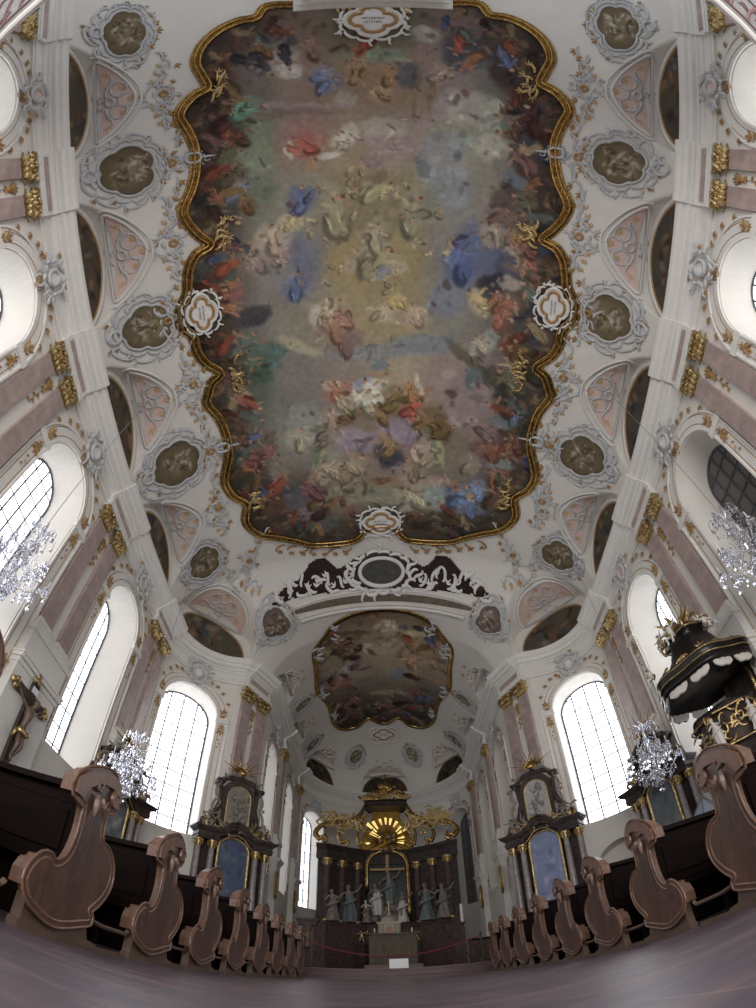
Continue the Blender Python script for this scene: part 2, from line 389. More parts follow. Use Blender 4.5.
def panel(mb, mp, outl, h=0.0, rings=5, colf=None):
    cx = sum(p[0] for p in outl)/len(outl); cy = sum(p[1] for p in outl)/len(outl); cols = []
    rows = []
    for k in range(rings+1):
        t = max(1e-3, k/rings); rows.append([mp(cx+(a-cx)*t, cy+(b-cy)*t, h) for a, b in outl])
        if colf: cols += [colf(cx+(a-cx)*t, cy+(b-cy)*t) for a, b in outl]
    mb.grid(rows, closed_u=True)
    if colf: mb.c = (list(mb.c) if mb.c is not None else [])+cols
def smooth_closed(pts, k=6):
    N = len(pts); out = []
    for i in range(N):
        p0, p1, p2, p3 = [np.array(pts[(i+j-1) % N], float) for j in range(4)]
        for j in range(k):
            t = j/k
            out.append(tuple(0.5*((2*p1)+(-p0+p2)*t+(2*p0-5*p1+4*p2-p3)*t*t+(-p0+3*p1-3*p2+p3)*t**3)))
    return out
def scroll_ring(mb_s, mb_o, mp, outl, step, size, R, gold=0.3, out=1.0):
    """C scrolls, leaves and sprigs all round an outline"""
    N = len(outl); i = 0
    cx = sum(p[0] for p in outl)/N; cy = sum(p[1] for p in outl)/N
    while i < N:
        j = i+step; p = outl[i % N]; q = outl[j % N]
        dx, dy = (p[0]+q[0])/2-cx, (p[1]+q[1])/2-cy; d = math.hypot(dx, dy) or 1; ox, oy = dx/d, dy/d
        off = size*0.35*out
        p2 = (p[0]+ox*off, p[1]+oy*off); q2 = (q[0]+ox*off*R.uniform(0.6, 1.7), q[1]+oy*off*R.uniform(0.6, 1.7))
        crs = (q2[0]-p2[0])*oy-(q2[1]-p2[1])*ox
        relief(mb_s, mp, cscroll(p2, q2, -1 if crs > 0 else 1, R.uniform(4.5, 8)), size*0.17, 0.02)
        if R.random() < 0.75:
            a = math.atan2(oy, ox)+R.uniform(-0.7, 0.7)
            relief(mb_s, mp, cscroll(q2, (q2[0]+math.cos(a)*size, q2[1]+math.sin(a)*size), R.choice((-1, 1)), 5, 12, R.choice('CS')), size*0.13, 0.02)
        if R.random() < gold:
            a = math.atan2(oy, ox)+R.uniform(-0.5, 0.5); sprig(mb_o, mp, q2[0]+ox*size*0.5, q2[1]+oy*size*0.5, a, size*0.55)
        elif R.random() < 0.4:
            a = math.atan2(oy, ox)+R.uniform(-1.2, 1.2); sprig(mb_s, mp, p2[0]+ox*size*0.4, p2[1]+oy*size*0.4, a, size*0.5)
        i = j
# ================================================================ SETTING
mb = MB(); mb.box(-10.5, 10.5, -9.6, 13.55, -0.2, 0.0); struct(mb.build('floor', FLOORM))
# chancel steps and raised floor
mb = MB()
def step(y0, z0, z1, nose=0.04):
    mb.box(-9.2, 9.2, y0, 36, z0, z1-0.05); mb.box(-9.2, 9.2, y0-nose, 36, z1-0.05, z1)
step(13.55, -0.1, 0.155); step(13.95, 0.05, 0.31)
mb.build('floor', STONE)['kind'] = 'structure'
mb = MB(); mb.box(-9, 9, 14.2, 36, 0.2, 0.318); mb.build('floor', FLOORM)['kind'] = 'structure'

def arch_outline(s0, hw, zb, zs, rise, n=18, ns=8):
    """closed outline from bottom left, anticlockwise in (s,z)"""
    pts = [(s0-hw+2*hw*i/6, zb) for i in range(7)]
    pts += [(s0+hw, zb+(zs-zb)*i/ns) for i in range(1, ns+1)]
    pts += [(s0+hw*math.cos(PI*i/n), zs+rise*math.sin(PI*i/n)) for i in range(1, n)]
    pts += [(s0-hw, zs-(zs-zb)*i/ns) for i in range(ns)]
    return pts
def wall_ring(mb, outl, s0, s1, z0, z1, sg, rings=5):
    cs = sum(p[0] for p in outl)/len(outl); cz = sum(p[1] for p in outl)/len(outl)
    def hit(p):
        dx, dz = p[0]-cs, p[1]-cz; t = 1e9
        if dx > 1e-9: t = min(t, (s1-cs)/dx)
        if dx < -1e-9: t = min(t, (s0-cs)/dx)
        if dz > 1e-9: t = min(t, (z1-cz)/dz)
        if dz < -1e-9: t = min(t, (z0-cz)/dz)
        return (cs+dx*t, cz+dz*t)
    O = [hit(p) for p in outl]; rows = []
    for k in range(rings+1):
        t = k/rings; rows.append([W(a+(c-a)*t, b+(d-b)*t, 0, sg) for (a, b), (c, d) in zip(outl, O)])
    mb.grid(rows, closed_u=True)
    for i in range(len(O)):
        a, b = O[i], O[(i+1) % len(O)]
        ona = abs(a[0]-s0) < 1e-4 or abs(a[0]-s1) < 1e-4; onb = abs(b[0]-s0) < 1e-4 or abs(b[0]-s1) < 1e-4
        if ona != onb:
            c = (a[0], b[1]) if ona else (b[0], a[1])
            mb.F(mb.V(W(a[0], a[1], 0, sg)), mb.V(W(c[0], c[1], 0, sg)), mb.V(W(b[0], b[1], 0, sg)))
def plain(mb, s0, s1, z0, z1, sg):
    n = max(1, int((s1-s0)/0.3)); mb.grid([[W(s0+(s1-s0)*i/n, z, 0, sg) for i in range(n+1)] for z in (z0, z1)])

# window specs: s, half width, spring z, bottom z, glass half width, depth, frame half-width, dark(left,right)
WIN = []
for i, s in enumerate(NAVE_W): WIN.append(dict(s=s, hw=1.24, zs=10.25, zb=4.75, gw=0.86, dep=1.05, fw=1.86, bh=2.3, k=i))
WIN.append(dict(s=S_W4, hw=1.30, zs=10.15, zb=4.95, gw=1.0, dep=0.75, fw=1.85, bh=1.93, k=4))
WIN.append(dict(s=S_C1, hw=1.0, zs=10.1, zb=4.6, gw=0.72, dep=0.95, fw=1.45, bh=1.7, k=5))
WIN.append(dict(s=S_C2, hw=1.0, zs=10.1, zb=4.6, gw=0.72, dep=0.95, fw=1.45, bh=1.7, k=6))
WIN.append(dict(s=S_A1, hw=1.0, zs=10.0, zb=4.4, gw=0.80, dep=0.85, fw=1.4, bh=1.6, k=7))
DARK = {(-1, 2), (-1, 5), (-1, 6), (-1, 7)}
wnum = [0]
def inside(outl, a, b):
    return True
def make_window(w, sg):
    s0 = w['s']; g = arch_outline(s0, w['gw'], w['zb'], w['zs'], w['gw']*1.12); dark = (sg, w['k']) in DARK
    wnum[0] += 1
    mb = MB(); cs, cz = s0, (w['zb']+w['zs'])/2; rows = []
    for t in (0.001, 0.5, 1.0): rows.append([W(cs+(a-cs)*t, cz+(b-cz)*t, -w['dep'], sg) for a, b in g])
    mb.grid(rows, closed_u=True)
    root = mb.build('window_%d' % wnum[0], PANE_DARK if dark else (PANE if w['k'] < 5 else PANE_FAR)); struct(root)
    fr = MB(); m = wmap(0, 0, sg, -w['dep']+0.02)
    closed_relief(fr, m, g, 0.045)
    fr.build('window_frame', IRON, root)
    bars = MB(); nc = 4; r = 0.027 if not dark else 0.03
    for i in range(1, nc):
        a = -w['gw']+2*w['gw']*i/nc; zt = w['zs']+w['gw']*1.12*math.sqrt(1-(a/w['gw'])**2)
        bars.tube([W(s0+a, w['zb'], -w['dep']+0.03, sg), W(s0+a, zt, -w['dep']+0.03, sg)], r*1.25, 4)
    z = w['zb']+0.62
    while z < w['zs']+w['gw']:
        h = w['gw'] if z < w['zs'] else w['gw']*math.sqrt(max(0, 1-((z-w['zs'])/(w['gw']*1.12))**2))
        bars.tube([W(s0-h, z, -w['dep']+0.03, sg), W(s0+h, z, -w['dep']+0.03, sg)], r, 4); z += 0.66
    bars.build('glazing_bar', IRON, root)
for sg in (1, -1):
    side = 'left' if sg > 0 else 'right'
    mb = MB(); ZT = Z0
    edges = []
    for w in WIN:
        a, b = w['s']-w['bh'], w['s']+w['bh']; edges.append((a, b))
        o = arch_outline(w['s'], w['hw'], w['zb']+0.0, w['zs'], w['hw']); zlo = 4.35 if w['k'] == 4 else 0
        wall_ring(mb, o, a, b, zlo, ZT, sg)
        g = arch_outline(w['s'], w['gw'], w['zb'], w['zs'], w['gw']*1.12)
        # splayed reveal, the sill slopes down into the room
        oo = [(p[0], p[1]-(0.42 if abs(p[1]-w['zb']) < 1e-6 else 0)) for p in o]
        o2 = [(p[0], p[1]) for p in o]
        mb.grid([[W(x+(x2-x)*t, z+(z2-z)*t, -w['dep']*t, sg) for (x, z), (x2, z2) in zip(o2, g)] for t in (0, 0.5, 1)], closed_u=True)
        if w['k'] == 4:
            no = arch_outline(w['s'], 1.12, -0.2, 2.75, 1.2); wall_ring(mb, no, a, b, -0.2, 4.35, sg)
            mb.grid([[W(x, z, d, sg) for x, z in no] for d in (0, -0.5, -0.95)], closed_u=True)
            panel(mb, lambda p, q, h: W(p, q, -0.95, sg), no, rings=3)
    cur = -9.5
    for a, b in edges+[(S_END, S_END)]:
        if a-cur > 0.02: plain(mb, cur, a, -0.2, ZT, sg)
        cur = b
    # tympana between cornice and vault
    ss = list(np.arange(-9.4, S_END, 0.07))+[S_END]
    top = []; bot = []
    for s in ss:
        p = W(s, 0, 0, sg); q = W(s, 0, 0.03, sg); top.append(Vector((p.x, p.y, max(Z0, H(q.x, q.y))+0.06))); bot.append(Vector((p.x, p.y, Z0-0.6)))
    mb.grid([bot, top])
    struct(mb.build('wall_'+side, PLASTER))
for w in WIN:
    for sg in (1, -1): make_window(w, sg)

# ---- vault
mb = MB(); rows = []
ys = list(np.arange(-9.5, 18.11, 0.09))+[18.13]
for y in ys: rows.append([(9.02*math.sin(a), y, H(8.999*math.sin(a), y)+0.0) for a in np.linspace(-PI/2, PI/2, 230)])
mb.grid(rows); struct(mb.build('ceiling', PLASTER, smooth=True))
mb = MB(); rows = []
for y in list(np.arange(18.13, 28.3, 0.1))+[28.3]:
    aw = 6.0-0.6*(y-18.1)/1.4 if y < 19.5 else 5.4
    rows.append([(aw*math.sin(a), y, H(aw*0.9995*math.sin(a), y)) for a in np.linspace(-PI/2, PI/2, 150)])
mb.grid(rows)
rows = []
for k in range(50):
    a = PI/2*(k/49); r = 5.4*math.sin(a); rows.append([(r*math.cos(t), 28.3+r*math.sin(t), H(r*0.999*math.cos(t), 28.3+r*0.999*math.sin(t))) for t in np.linspace(0, PI, 150)])
mb.grid(rows); struct(mb.build('ceiling', PLASTER, smooth=True))

# ---- entablature with break-outs over the pilaster pairs
PROF = [(0, 12.12), (0.10, 12.12), (0.10, 12.22), (0.14, 12.23), (0.14, 12.33), (0.08, 12.35), (0.08, 12.62), (0.14, 12.65), (0.20, 12.72), (0.27, 12.74), (0.28, 12.80),
        (0.42, 12.83), (0.47, 12.90), (0.47, 12.95), (0.57, 12.98), (0.63, 13.06), (0.65, 13.14), (0.65, 13.20), (0.0, 13.34)]
BREAKS = [(p-0.95, p+0.95) for p in PAIRS]+[(S_E-0.8, S_E+0.8), (s_of(-5.37, 24.15)-0.45, s_of(-5.37, 24.15)+0.45), (s_of(-5.33, 29.12)-0.45, s_of(-5.33, 29.12)+0.45)]
def brk(s):
    for a, b in BREAKS:
        if a <= s <= b: return 0.13
    return 0.0
for sg in (1, -1):
    mb = MB(); ss = list(np.arange(-9.4, S_END, 0.12))
    for a, b in BREAKS: ss += [a-1e-3, a, b, b+1e-3]
    ss = sorted(ss)+[S_END]
    mb.grid([[W(s, z, d+(brk(s) if d > 0 else 0), sg) for d, z in PROF] for s in ss])
    tr = struct(mb.build('trim_%d' % (1 if sg > 0 else 2), TRIM))
    for a, b in BREAKS:
        f = MB(); n = 6; a2, b2 = a+0.14, b-0.14
        f.grid([[W(a2+(b2-a2)*i/n, z, d, sg) for i in range(n+1)] for d, z in ((0.16, 12.36), (0.235, 12.37), (0.235, 12.61), (0.16, 12.62))])
        f.build('frieze_panel', MARBLE, tr)
# chancel arch mouldings
mb = MB()
for y, r, a in ((17.98, 0.10, 6.0), (17.78, 0.04, 6.02)):
    mb.tube([(a*0.999*math.sin(t), y, Z0+3.7*math.sqrt(max(0, 1-math.sin(t)**2))-0.02) for t in np.linspace(-0.72, 0.72, 60)], r, 8)
mb.tube([(x, 17.12+0.2*(x/5)**2, H(x, 17.12+0.2*(x/5)**2)) for x in np.linspace(-4.2, 4.2, 60)], 0.06, 6)
struct(mb.build('trim_3', TRIM, smooth=True))

# ---- window surrounds (flat raised band, mouldings, fine gilt lines)
def surround(w, sg, num):
    s0, hw, fw, zs, zb = w['s'], w['hw'], w['fw'], w['zs'], w['zb']+0.25
    m = wmap(s0, 0, sg)
    def arc(h, extra=0.0, z0=None, n=26, a0=0.0, a1=PI):
        return [(h*math.cos(a0+(a1-a0)*i/n), zs+(h+extra)*math.sin(a0+(a1-a0)*i/n)) for i in range(n+1)]
    mb = MB()
    inn = [(hw+0.03, zb)]+[(hw+0.03, zb+(zs-zb)*i/8) for i in range(1, 8)]+arc(hw+0.03)+[(-hw-0.03, zs-(zs-zb)*i/8) for i in range(1, 9)]
    out = [(fw, zb)]+[(fw, zb+(zs-zb)*i/8) for i in range(1, 8)]+arc(fw, -0.12)+[(-fw, zs-(zs-zb)*i/8) for i in range(1, 9)]
    rows = [[m(a, b, h) for a, b in o] for o, h in ((inn, 0), (inn, 0.07))]
    rows += [[m(a+(c-a)*t, b+(d-b)*t, h) for (a, b), (c, d) in zip(inn, out)] for t, h in ((0.1, 0.07), (0.14, 0.035), (0.86, 0.035), (0.9, 0.08), (1, 0.08))]
    rows += [[m(a, b, 0) for a, b in out]]
    mb.grid(rows)
    # impost blocks
    for sd in (-1, 1):
        for k in range(2):
            a, b = sorted((sd*(hw-0.02), sd*(fw+0.04))); z = zs-0.12+0.14*k; d = 0.12-0.03*k
            c = [m(a, z, 0.02), m(b, z, 0.02), m(b, z, d), m(a, z, d), m(a, z+0.12, 0.02), m(b, z+0.12, 0.02), m(b, z+0.12, d), m(a, z+0.12, d)]
            v = [mb.V(p) for p in c]
            for q in ((0, 1, 2, 3), (4, 7, 6, 5), (3, 2, 6, 7), (0, 4, 5, 1), (0, 3, 7, 4), (1, 5, 6, 2)): mb.F(*[v[i] for i in q])
    root = struct(mb.build('trim_%d' % num, TRIM))
    gm = MB(); mid0, mid1 = hw+0.16, fw-0.18
    nb = w['k'] in (0, 1, 2)
    for sd in (-1, 1):
        a0, a1 = (0.13, PI/2-0.22) if nb else (0.13, PI/2-0.06)
        o = [(sd*mid0*math.cos(a0+(a1-a0)*i/12), zs+0.1+mid0*math.sin(a0+(a1-a0)*i/12)) for i in range(13)]
        o += [(sd*(mid1*math.cos(a1+(a0-a1)*i/12)), zs+0.1+(mid1-0.05)*math.sin(a1+(a0-a1)*i/12)) for i in range(13)]
        closed_relief(gm, wmap(s0, 0, sg, 0.035), o, 0.013)
        zt = zs-0.42; o = [(sd*mid0, zb+0.25), (sd*mid0, (zb+zt)/2), (sd*mid0, zt), (sd*(mid0+mid1)/2, zt+0.16), (sd*mid1, zt), (sd*mid1, (zb+zt)/2), (sd*mid1, zb+0.25), (sd*(mid0+mid1)/2, zb+0.1)]
        closed_relief(gm, wmap(s0, 0, sg, 0.035), o, 0.013)
        mm = wmap(s0, 0, sg, 0.05); c = sd*(mid0+mid1)/2
        for z, dz in ((zs-0.42, -1), (zb+0.28, 1), (zs+0.35, 1)):
            if z > zs: c2 = sd*(mid0+mid1)/2*0.985
            else: c2 = c
            sprig(gm, mm, c2, z, dz*PI/2, 0.3, 0.06); sprig(gm, mm, c2, z-dz*0.1, -dz*PI/2, 0.2, 0.05)
            relief(gm, mm, cscroll((c2-0.14, z), (c2+0.14, z), dz, 6), 0.03)
        for j in range(3): leaf(gm, mm, c, zs-0.85-0.17*j, -PI/2+(0.5 if j % 2 else -0.5), 0.13, 0.035)
    gm.build('gilt_line', OCHRE, root)
n = 4
for w in WIN:
    for sg in (1, -1): surround(w, sg, n); n += 1

# ================================================================ PILASTERS
def make_pilaster(name, label):
    t = thing(name, label, 'pilaster')
    mb = MB(); mb.box(-0.29, 0.29, 0.0, 0.14, 0.38, 4.62); mb.build('shaft', MARBLE, t)
    mb = MB()
    for z0, z1, w, d in ((0, 0.14, 0.36, 0.21), (0.14, 0.2, 0.34, 0.19), (0.2, 0.30, 0.35, 0.2), (0.30, 0.38, 0.31, 0.16)): mb.box(-w, w, 0, d, z0, z1)
    b = mb.build('base', TRIM, t)
    mb = MB(); mb.box(-0.345, 0.345, 0.001, 0.196, 0.205, 0.235); mb.box(-0.30, 0.30, 0.001, 0.156, 0.385, 0.41); mb.build('gilt_fillet', GOLDC, b)
    # capital: bell, two tiers of leaves, volutes, abacus
    mb = MB(); R = random.Random(5)
    bell = [(0.28, 0), (0.29, 0.05), (0.27, 0.08), (0.28, 0.35), (0.33, 0.55), (0.40, 0.62)]
    mb.grid([[(-w, 0.0, 4.62+z), (-w, 0.14+(w-0.28)*0.8, 4.62+z), (w, 0.14+(w-0.28)*0.8, 4.62+z), (w, 0.0, 4.62+z)] for w, z in bell])
    def cl(x, y, z, dx, dy, L, w):
        rows = []
        for i in range(6):
            q = i/5; out = 0.02+0.20*q**2.2; zz = z+L*(q-0.35*max(0, q-0.7)*3); ww = w*math.sin(PI*(0.18+0.75*q))
            rows.append([(x+dx*out-dy*ww*k, y+dy*out+dx*ww*k+0.015*(1-abs(k)), 4.62+zz) for k in (-1, -0.5, 0, 0.5, 1)])
        mb.grid(rows)
    for x in (-0.24, -0.08, 0.08, 0.24): cl(x, 0.15, 0.04, 0, 1, 0.26, 0.075)
    for x in (-0.30, -0.16, 0, 0.16, 0.30): cl(x, 0.17, 0.22, 0, 1, 0.28, 0.075)
    for sx in (-1, 1):
        for y, z in ((0.05, 0.05), (0.12, 0.24)): cl(sx*0.28, y, z, sx, 0, 0.27, 0.07)
        mb.tube([(sx*(0.33+0.10*math.cos(a)*(1-a/9)), 0.24, 5.13+0.10*math.sin(a)*(1-a/9)) for a in np.linspace(-1, 7, 18)], 0.035, 5)
    mb.ball((0, 0.28, 5.18), 0.07, 6)
    for i in range(14): mb.ball((R.uniform(-0.3, 0.3), R.uniform(0.2, 0.3), 4.62+R.uniform(0.1, 0.55)), R.uniform(0.025, 0.05), 5)
    mb.build('capital', GOLDC, t)
    mb = MB(); mb.box(-0.42, 0.42, 0, 0.30, 5.24, 5.31); mb.box(-0.38, 0.38, 0, 0.26, 5.31, 5.36); mb.build('abacus', TRIM, t)
    return t
BAYW = ['in the bay nearest the organ loft', 'between the first and second %s nave windows', 'between the second and third %s nave windows', 'beside the third %s nave window', 'beside the %s corner window']
ORD = ['beyond the organ loft', 'between first and second', 'between second and third', 'between third and fourth', 'between fourth nave window and corner window']
pil0 = None; PK = None
def put_pil(s, sg, label, group):
    global pil0, PK
    M = WM(s, 6.80, sg)
    if pil0 is None:
        pil0 = make_pilaster('pilaster', label); pil0['group'] = group; pil0.matrix_world = M; PK = kids(pil0)
    else: dup(pil0, M, label, group, PK)
PLOC = ['beside the first %s nave window, on the organ loft side', 'between the first and second %s nave windows', 'between the second and third %s nave windows', 'between the third and fourth %s nave windows', 'between the fourth %s nave window and the corner window']
for sg in (1, -1):
    side = 'left' if sg > 0 else 'right'
    for i, p in enumerate(PAIRS):
        for d in (-0.53, 0.53):
            wh = 'nearer loft' if d < 0 else 'nearer altar'
            put_pil(p+d, sg, ('pink marble pilaster '+PLOC[i].replace('beside the first %s nave window, on the organ loft side', 'rearmost on the %s').replace('between', 'between')+', '+wh) % side, 'nave pilasters')
    for d, wh in ((-0.52, 'nearer the organ loft'), (0.52, 'nearer the altar')):
        put_pil(S_E+d, sg, 'pink marble pilaster at %s foot of chancel arch, the one %s' % (side, wh), 'chancel arch pilasters')
    put_pil(s_of(-5.37, 24.15), sg, 'single pink marble pilaster between the two %s chancel windows' % side, 'chancel pilasters')
    put_pil(s_of(-5.33, 29.12), sg, 'single pink marble pilaster where the %s chancel wall curves into the apse' % side, 'chancel pilasters')
# pedestals under the pilasters (part of the masonry) and gilt pendants between the shafts
for sg in (1, -1):
    mb = MB()
    for s, hw in [(p, 0.98) for p in PAIRS]+[(S_E, 0.85), (s_of(-5.37, 24.15), 0.45), (s_of(-5.33, 29.12), 0.45)]:
        for z0, z1, d, e in ((-0.2, 5.55, 0.30, 0), (5.55, 5.68, 0.34, 0.03), (5.68, 5.80, 0.42, 0.08), (5.80, 5.86, 0.45, 0.1), (5.86, 6.62, 0.27, -0.02), (6.62, 6.80, 0.32, 0.02)):
            n = 4; a, b = s-hw-e, s+hw+e
            mb.grid([[W(a+(b-a)*i/n, z, dd, sg) for i in range(n+1)] for z, dd in ((z0, 0), (z0, d), (z1, d), (z1, 0))])
            for q in (a, b): v = [mb.V(W(q, z, dd, sg)) for z, dd in ((z0, 0), (z0, d), (z1, d), (z1, 0))]; mb.F(*v)
    struct(mb.build('trim_%d' % (20 if sg > 0 else 21), TRIM))
drop_mesh = None
for sg in (1, -1):
    side = 'left' if sg > 0 else 'right'
    for i, p in enumerate(PAIRS+[S_E]):
        M = WM(p, 11.0, sg, 0.02)
        if drop_mesh is None:
            mb = MB(); mp = lambda a, b, h=0.0: Vector((a, h, b)); mb.ball((0, 0.04, 0.0), 0.10, 7, 1, 0.5, 1.3)
            sprig(mb, mp, 0, 0.1, PI/2, 0.28, 0.06, 5, 0.5); sprig(mb, mp, 0, -0.1, -PI/2, 0.2, 0.05)
            for j in range(4): sprig(mb, mp, (0.05 if j % 2 else -0.05), -0.42-0.14*j, -PI/2, 0.12, 0.04, 2, 1.2)
            mb.tube([(0, 0.02, -0.1), (0.01, 0.02, -0.5), (0, 0.02, -0.9)], 0.012, 4)
            relief(mb, mp, cscroll((-0.13, 0.12), (0.13, 0.12), 1, 6), 0.025)
            o = mb.build('gilt_pendant', OCHRE); drop_mesh = o
        else: o = drop_mesh.copy(); COL.objects.link(o)
        o.matrix_world = M
        tag(o, ('gilded rosette on white strip '+['between the two rearmost %s pilasters', 'between the pilasters after the first %s window', 'between the pilasters after the second %s window', 'between the pilasters after the third %s window', 'between the pilasters after the fourth %s window', 'between the pilasters at the %s foot of the chancel arch'][i]) % side, 'wall ornament', 'gilt pendants between pilasters')
# ================================================================ CEILING PAINTING
GAIN = 1.72
def P2L(c, g=None):
    g = GAIN if g is None else g
    return [min(0.9, lin(v)*g) for v in c[:3]]
def valnoise(R, x, y, sc):
    """smooth value noise, numpy"""
    T = R.random((64, 64)); X = (x/sc) % 64; Y = (y/sc) % 64
    i = np.floor(X).astype(int) % 64; j = np.floor(Y).astype(int) % 64; u = X-np.floor(X); v = Y-np.floor(Y); u = u*u*(3-2*u); v = v*v*(3-2*v)
    i1 = (i+1) % 64; j1 = (j+1) % 64
    return T[i, j]*(1-u)*(1-v)+T[i1, j]*u*(1-v)+T[i, j1]*(1-u)*v+T[i1, j1]*u*v
def fbm(R, x, y, sc, o=4): return sum(valnoise(R, x, y, sc/2**k)*0.5**k for k in range(o))/sum(0.5**k for k in range(o))-0.5
def paint_field(X, Y, field, blobs, seed, rim=None, daubs=0, dcol=None, warp=0.35, gain=None, dsize=(0.07, 0.30), rimdark=False, figs=None):
    R = np.random.default_rng(seed)
    wx = X+warp*fbm(R, X+40, Y+40, 0.9)*2; wy = Y+warp*fbm(R, X+80, Y+70, 0.9)*2
    fa = np.array(field, float); num = np.zeros(X.shape+(3,)); den = np.zeros(X.shape)
    for f in fa:
        w = 1/((wx-f[0])**2+(wy-f[1])**2+0.35)**2.2; num += w[..., None]*f[2:5]; den += w
    C = num/den[..., None]
    if rimdark:
        k = np.clip((np.abs(wx)-4.0)/2.0, 0, 1)**0.8*0.62+np.clip((wy-12.2)/2.0, 0, 1)*0.5+np.clip((-5.9-wy)/1.5, 0, 1)*0.3*np.clip(np.abs(wx)/3, 0, 1)
        k = np.clip(k, 0, 0.75)[..., None]; C = C*(1-k)+np.array((50, 42, 34))*k
    def dab(cx, cy, rx, ry, ang, col, op=0.85, soft=0.35, crisp=False):
        r = max(rx, ry)*1.1+w2*0.6; st = X[0, 1]-X[0, 0]
        j0, j1 = max(0, int((cx-r-X[0, 0])/st)), int((cx+r-X[0, 0])/st)+2; i0, i1 = max(0, int((cy-r-Y[0, 0])/st)), int((cy+r-Y[0, 0])/st)+2
        if j1 <= j0 or i1 <= i0 or i0 >= X.shape[0] or j0 >= X.shape[1]: return
        sl = (slice(i0, i1), slice(j0, j1)); gx_, gy_ = (wx2, wy2) if not crisp else (wx3, wy3)
        a = math.radians(ang); dx = gx_[sl]-cx; dy = gy_[sl]-cy
        u = (dx*math.cos(a)+dy*math.sin(a))/rx; v = (-dx*math.sin(a)+dy*math.cos(a))/ry
        k = (np.clip((1-(u*u+v*v))/soft, 0, 1)*op)[..., None]
        C[sl] = C[sl]*(1-k)+np.array(col, float)*k
    def figure(x, y, s, ang, col, dim=1.0):
        # robed figure: ang = direction of the head (degrees)
        a = math.radians(ang); ca, sa = math.cos(a), math.sin(a); col = np.array(col, float)
        P = lambda u, v: (x+s*(u*ca-v*sa), y+s*(u*sa+v*ca)); skin = np.array((136, 110, 92), float)*dim*R.uniform(0.85, 1.15)
        bend = R.uniform(-30, 30)
        px, py = P(-0.28, 0.05*math.sin(bend)); dab(px, py, s*0.36, s*0.24, ang+bend, col*0.62, 0.9, 0.5, True)
        px, py = P(-0.20, 0.06); dab(px, py, s*0.30, s*0.17, ang+bend, col, 0.9, 0.5, True)
        px, py = P(0.12, 0); dab(px, py, s*0.22, s*0.15, ang, col*1.05, 0.9, 0.5, True)
        for _ in range(4):
            u, v = R.uniform(-0.5, 0.2), R.uniform(-0.16, 0.16); px, py = P(u, v); dab(px, py, s*0.2, s*0.03, ang+bend+R.uniform(-25, 25), col*R.choice([0.5, 1.35]), 0.7, 0.8, True)
        for sd in (-1, 1):
            an = R.uniform(-50, 80); px, py = P(0.18+0.14*math.sin(math.radians(an)), sd*(0.14+0.1*math.cos(math.radians(an)))); dab(px, py, s*0.17, s*0.045, ang+sd*(90-an), skin if R.random() < 0.6 else col*1.15, 0.85, 0.5, True)
        px, py = P(0.40, R.uniform(-0.05, 0.05)); dab(px, py, s*0.085, s*0.075, 0, skin*1.1, 0.95, 0.4, True)
        px, py = P(0.44, 0.03); dab(px, py, s*0.06, s*0.05, 0, np.array((70, 50, 36))*dim, 0.7, 0.6, True)
    w2 = min(warp, 0.2)
    wx3 = X+0.05*fbm(R, X+15, Y+22, 0.3)*2; wy3 = Y+0.05*fbm(R, X+33, Y+51, 0.3)*2
    wx2 = X+w2*fbm(R, X+10, Y+20, 0.5)*2; wy2 = Y+w2*fbm(R, X+30, Y+50, 0.5)*2
    def soft(c, k=0.6): g = sum(c)/3; return [g+(v-g)*k for v in c]
    for b in blobs: dab(b[0], b[1], b[2]*1.08, b[3]*1.08, b[4], soft(b[5:8]), 0.8, 0.6)
    for b in blobs:            # smaller strokes inside each figure: folds, heads, limbs
        n = int(4+12*b[2]*b[3])
        for _ in range(n):
            u, v = R.uniform(-0.9, 0.9, 2); s = R.uniform(0.06, 0.24); k = R.choice([0.72, 0.85, 1.1, 1.2])
            col = np.array(soft(b[5:8]))*k+R.uniform(-6, 6)+R.uniform(-3, 3, 3)
            if R.random() < 0.10: col = np.array(dcol[R.integers(len(dcol))]) if dcol else col
            dab(b[0]+u*b[2], b[1]+v*b[3], max(0.07, b[2]*s*1.3), max(0.05, b[3]*s), R.uniform(0, 180), col, 0.6, 0.6)
    if daubs:
        for _ in range(daubs):
            x, y = rim(R); c = np.array(dcol[R.integers(len(dcol))], float)*R.uniform(0.7, 1.1)
            dab(x, y, R.uniform(*dsize), R.uniform(dsize[0]*0.6, dsize[1]*0.45), R.uniform(0, 180), c, 0.55, 0.9)
    if figs is not None:
        for f in figs(R): figure(*f)
        for b in blobs:
            if 0.35 < b[2] < 1.1 and 0.3 < b[3] < 1.5 and max(b[5:8])-min(b[5:8]) > 28:
                figure(b[0], b[1], (b[2]+b[3])*0.95, R.uniform(200, 340), soft(b[5:8], 0.8))
                if R.random() < 0.5: figure(b[0]+R.uniform(-0.4, 0.4), b[1]+R.uniform(-0.3, 0.3), (b[2]+b[3])*0.6, R.uniform(0, 360), np.array(soft(b[5:8], 0.7))*R.uniform(0.8, 1.2))
    C = C*(1+0.10*fbm(R, X, Y, 0.6, 3)[..., None])
    L = np.where(C/255 <= 0.04045, C/255/12.92, ((np.clip(C, 0, 255)/255+0.055)/1.055)**2.4)
    return np.clip(L*(GAIN if gain is None else gain), 0.004, 0.9)
def in_poly(X, Y, poly):
    r = np.zeros(X.shape, bool); n = len(poly)
    for i in range(n):
        x1, y1 = poly[i]; x2, y2 = poly[(i+1) % n]
        c = ((y1 > Y) != (y2 > Y)) & (X < (x2-x1)*(Y-y1)/((y2-y1) or 1e-9)+x1); r ^= c
    return r
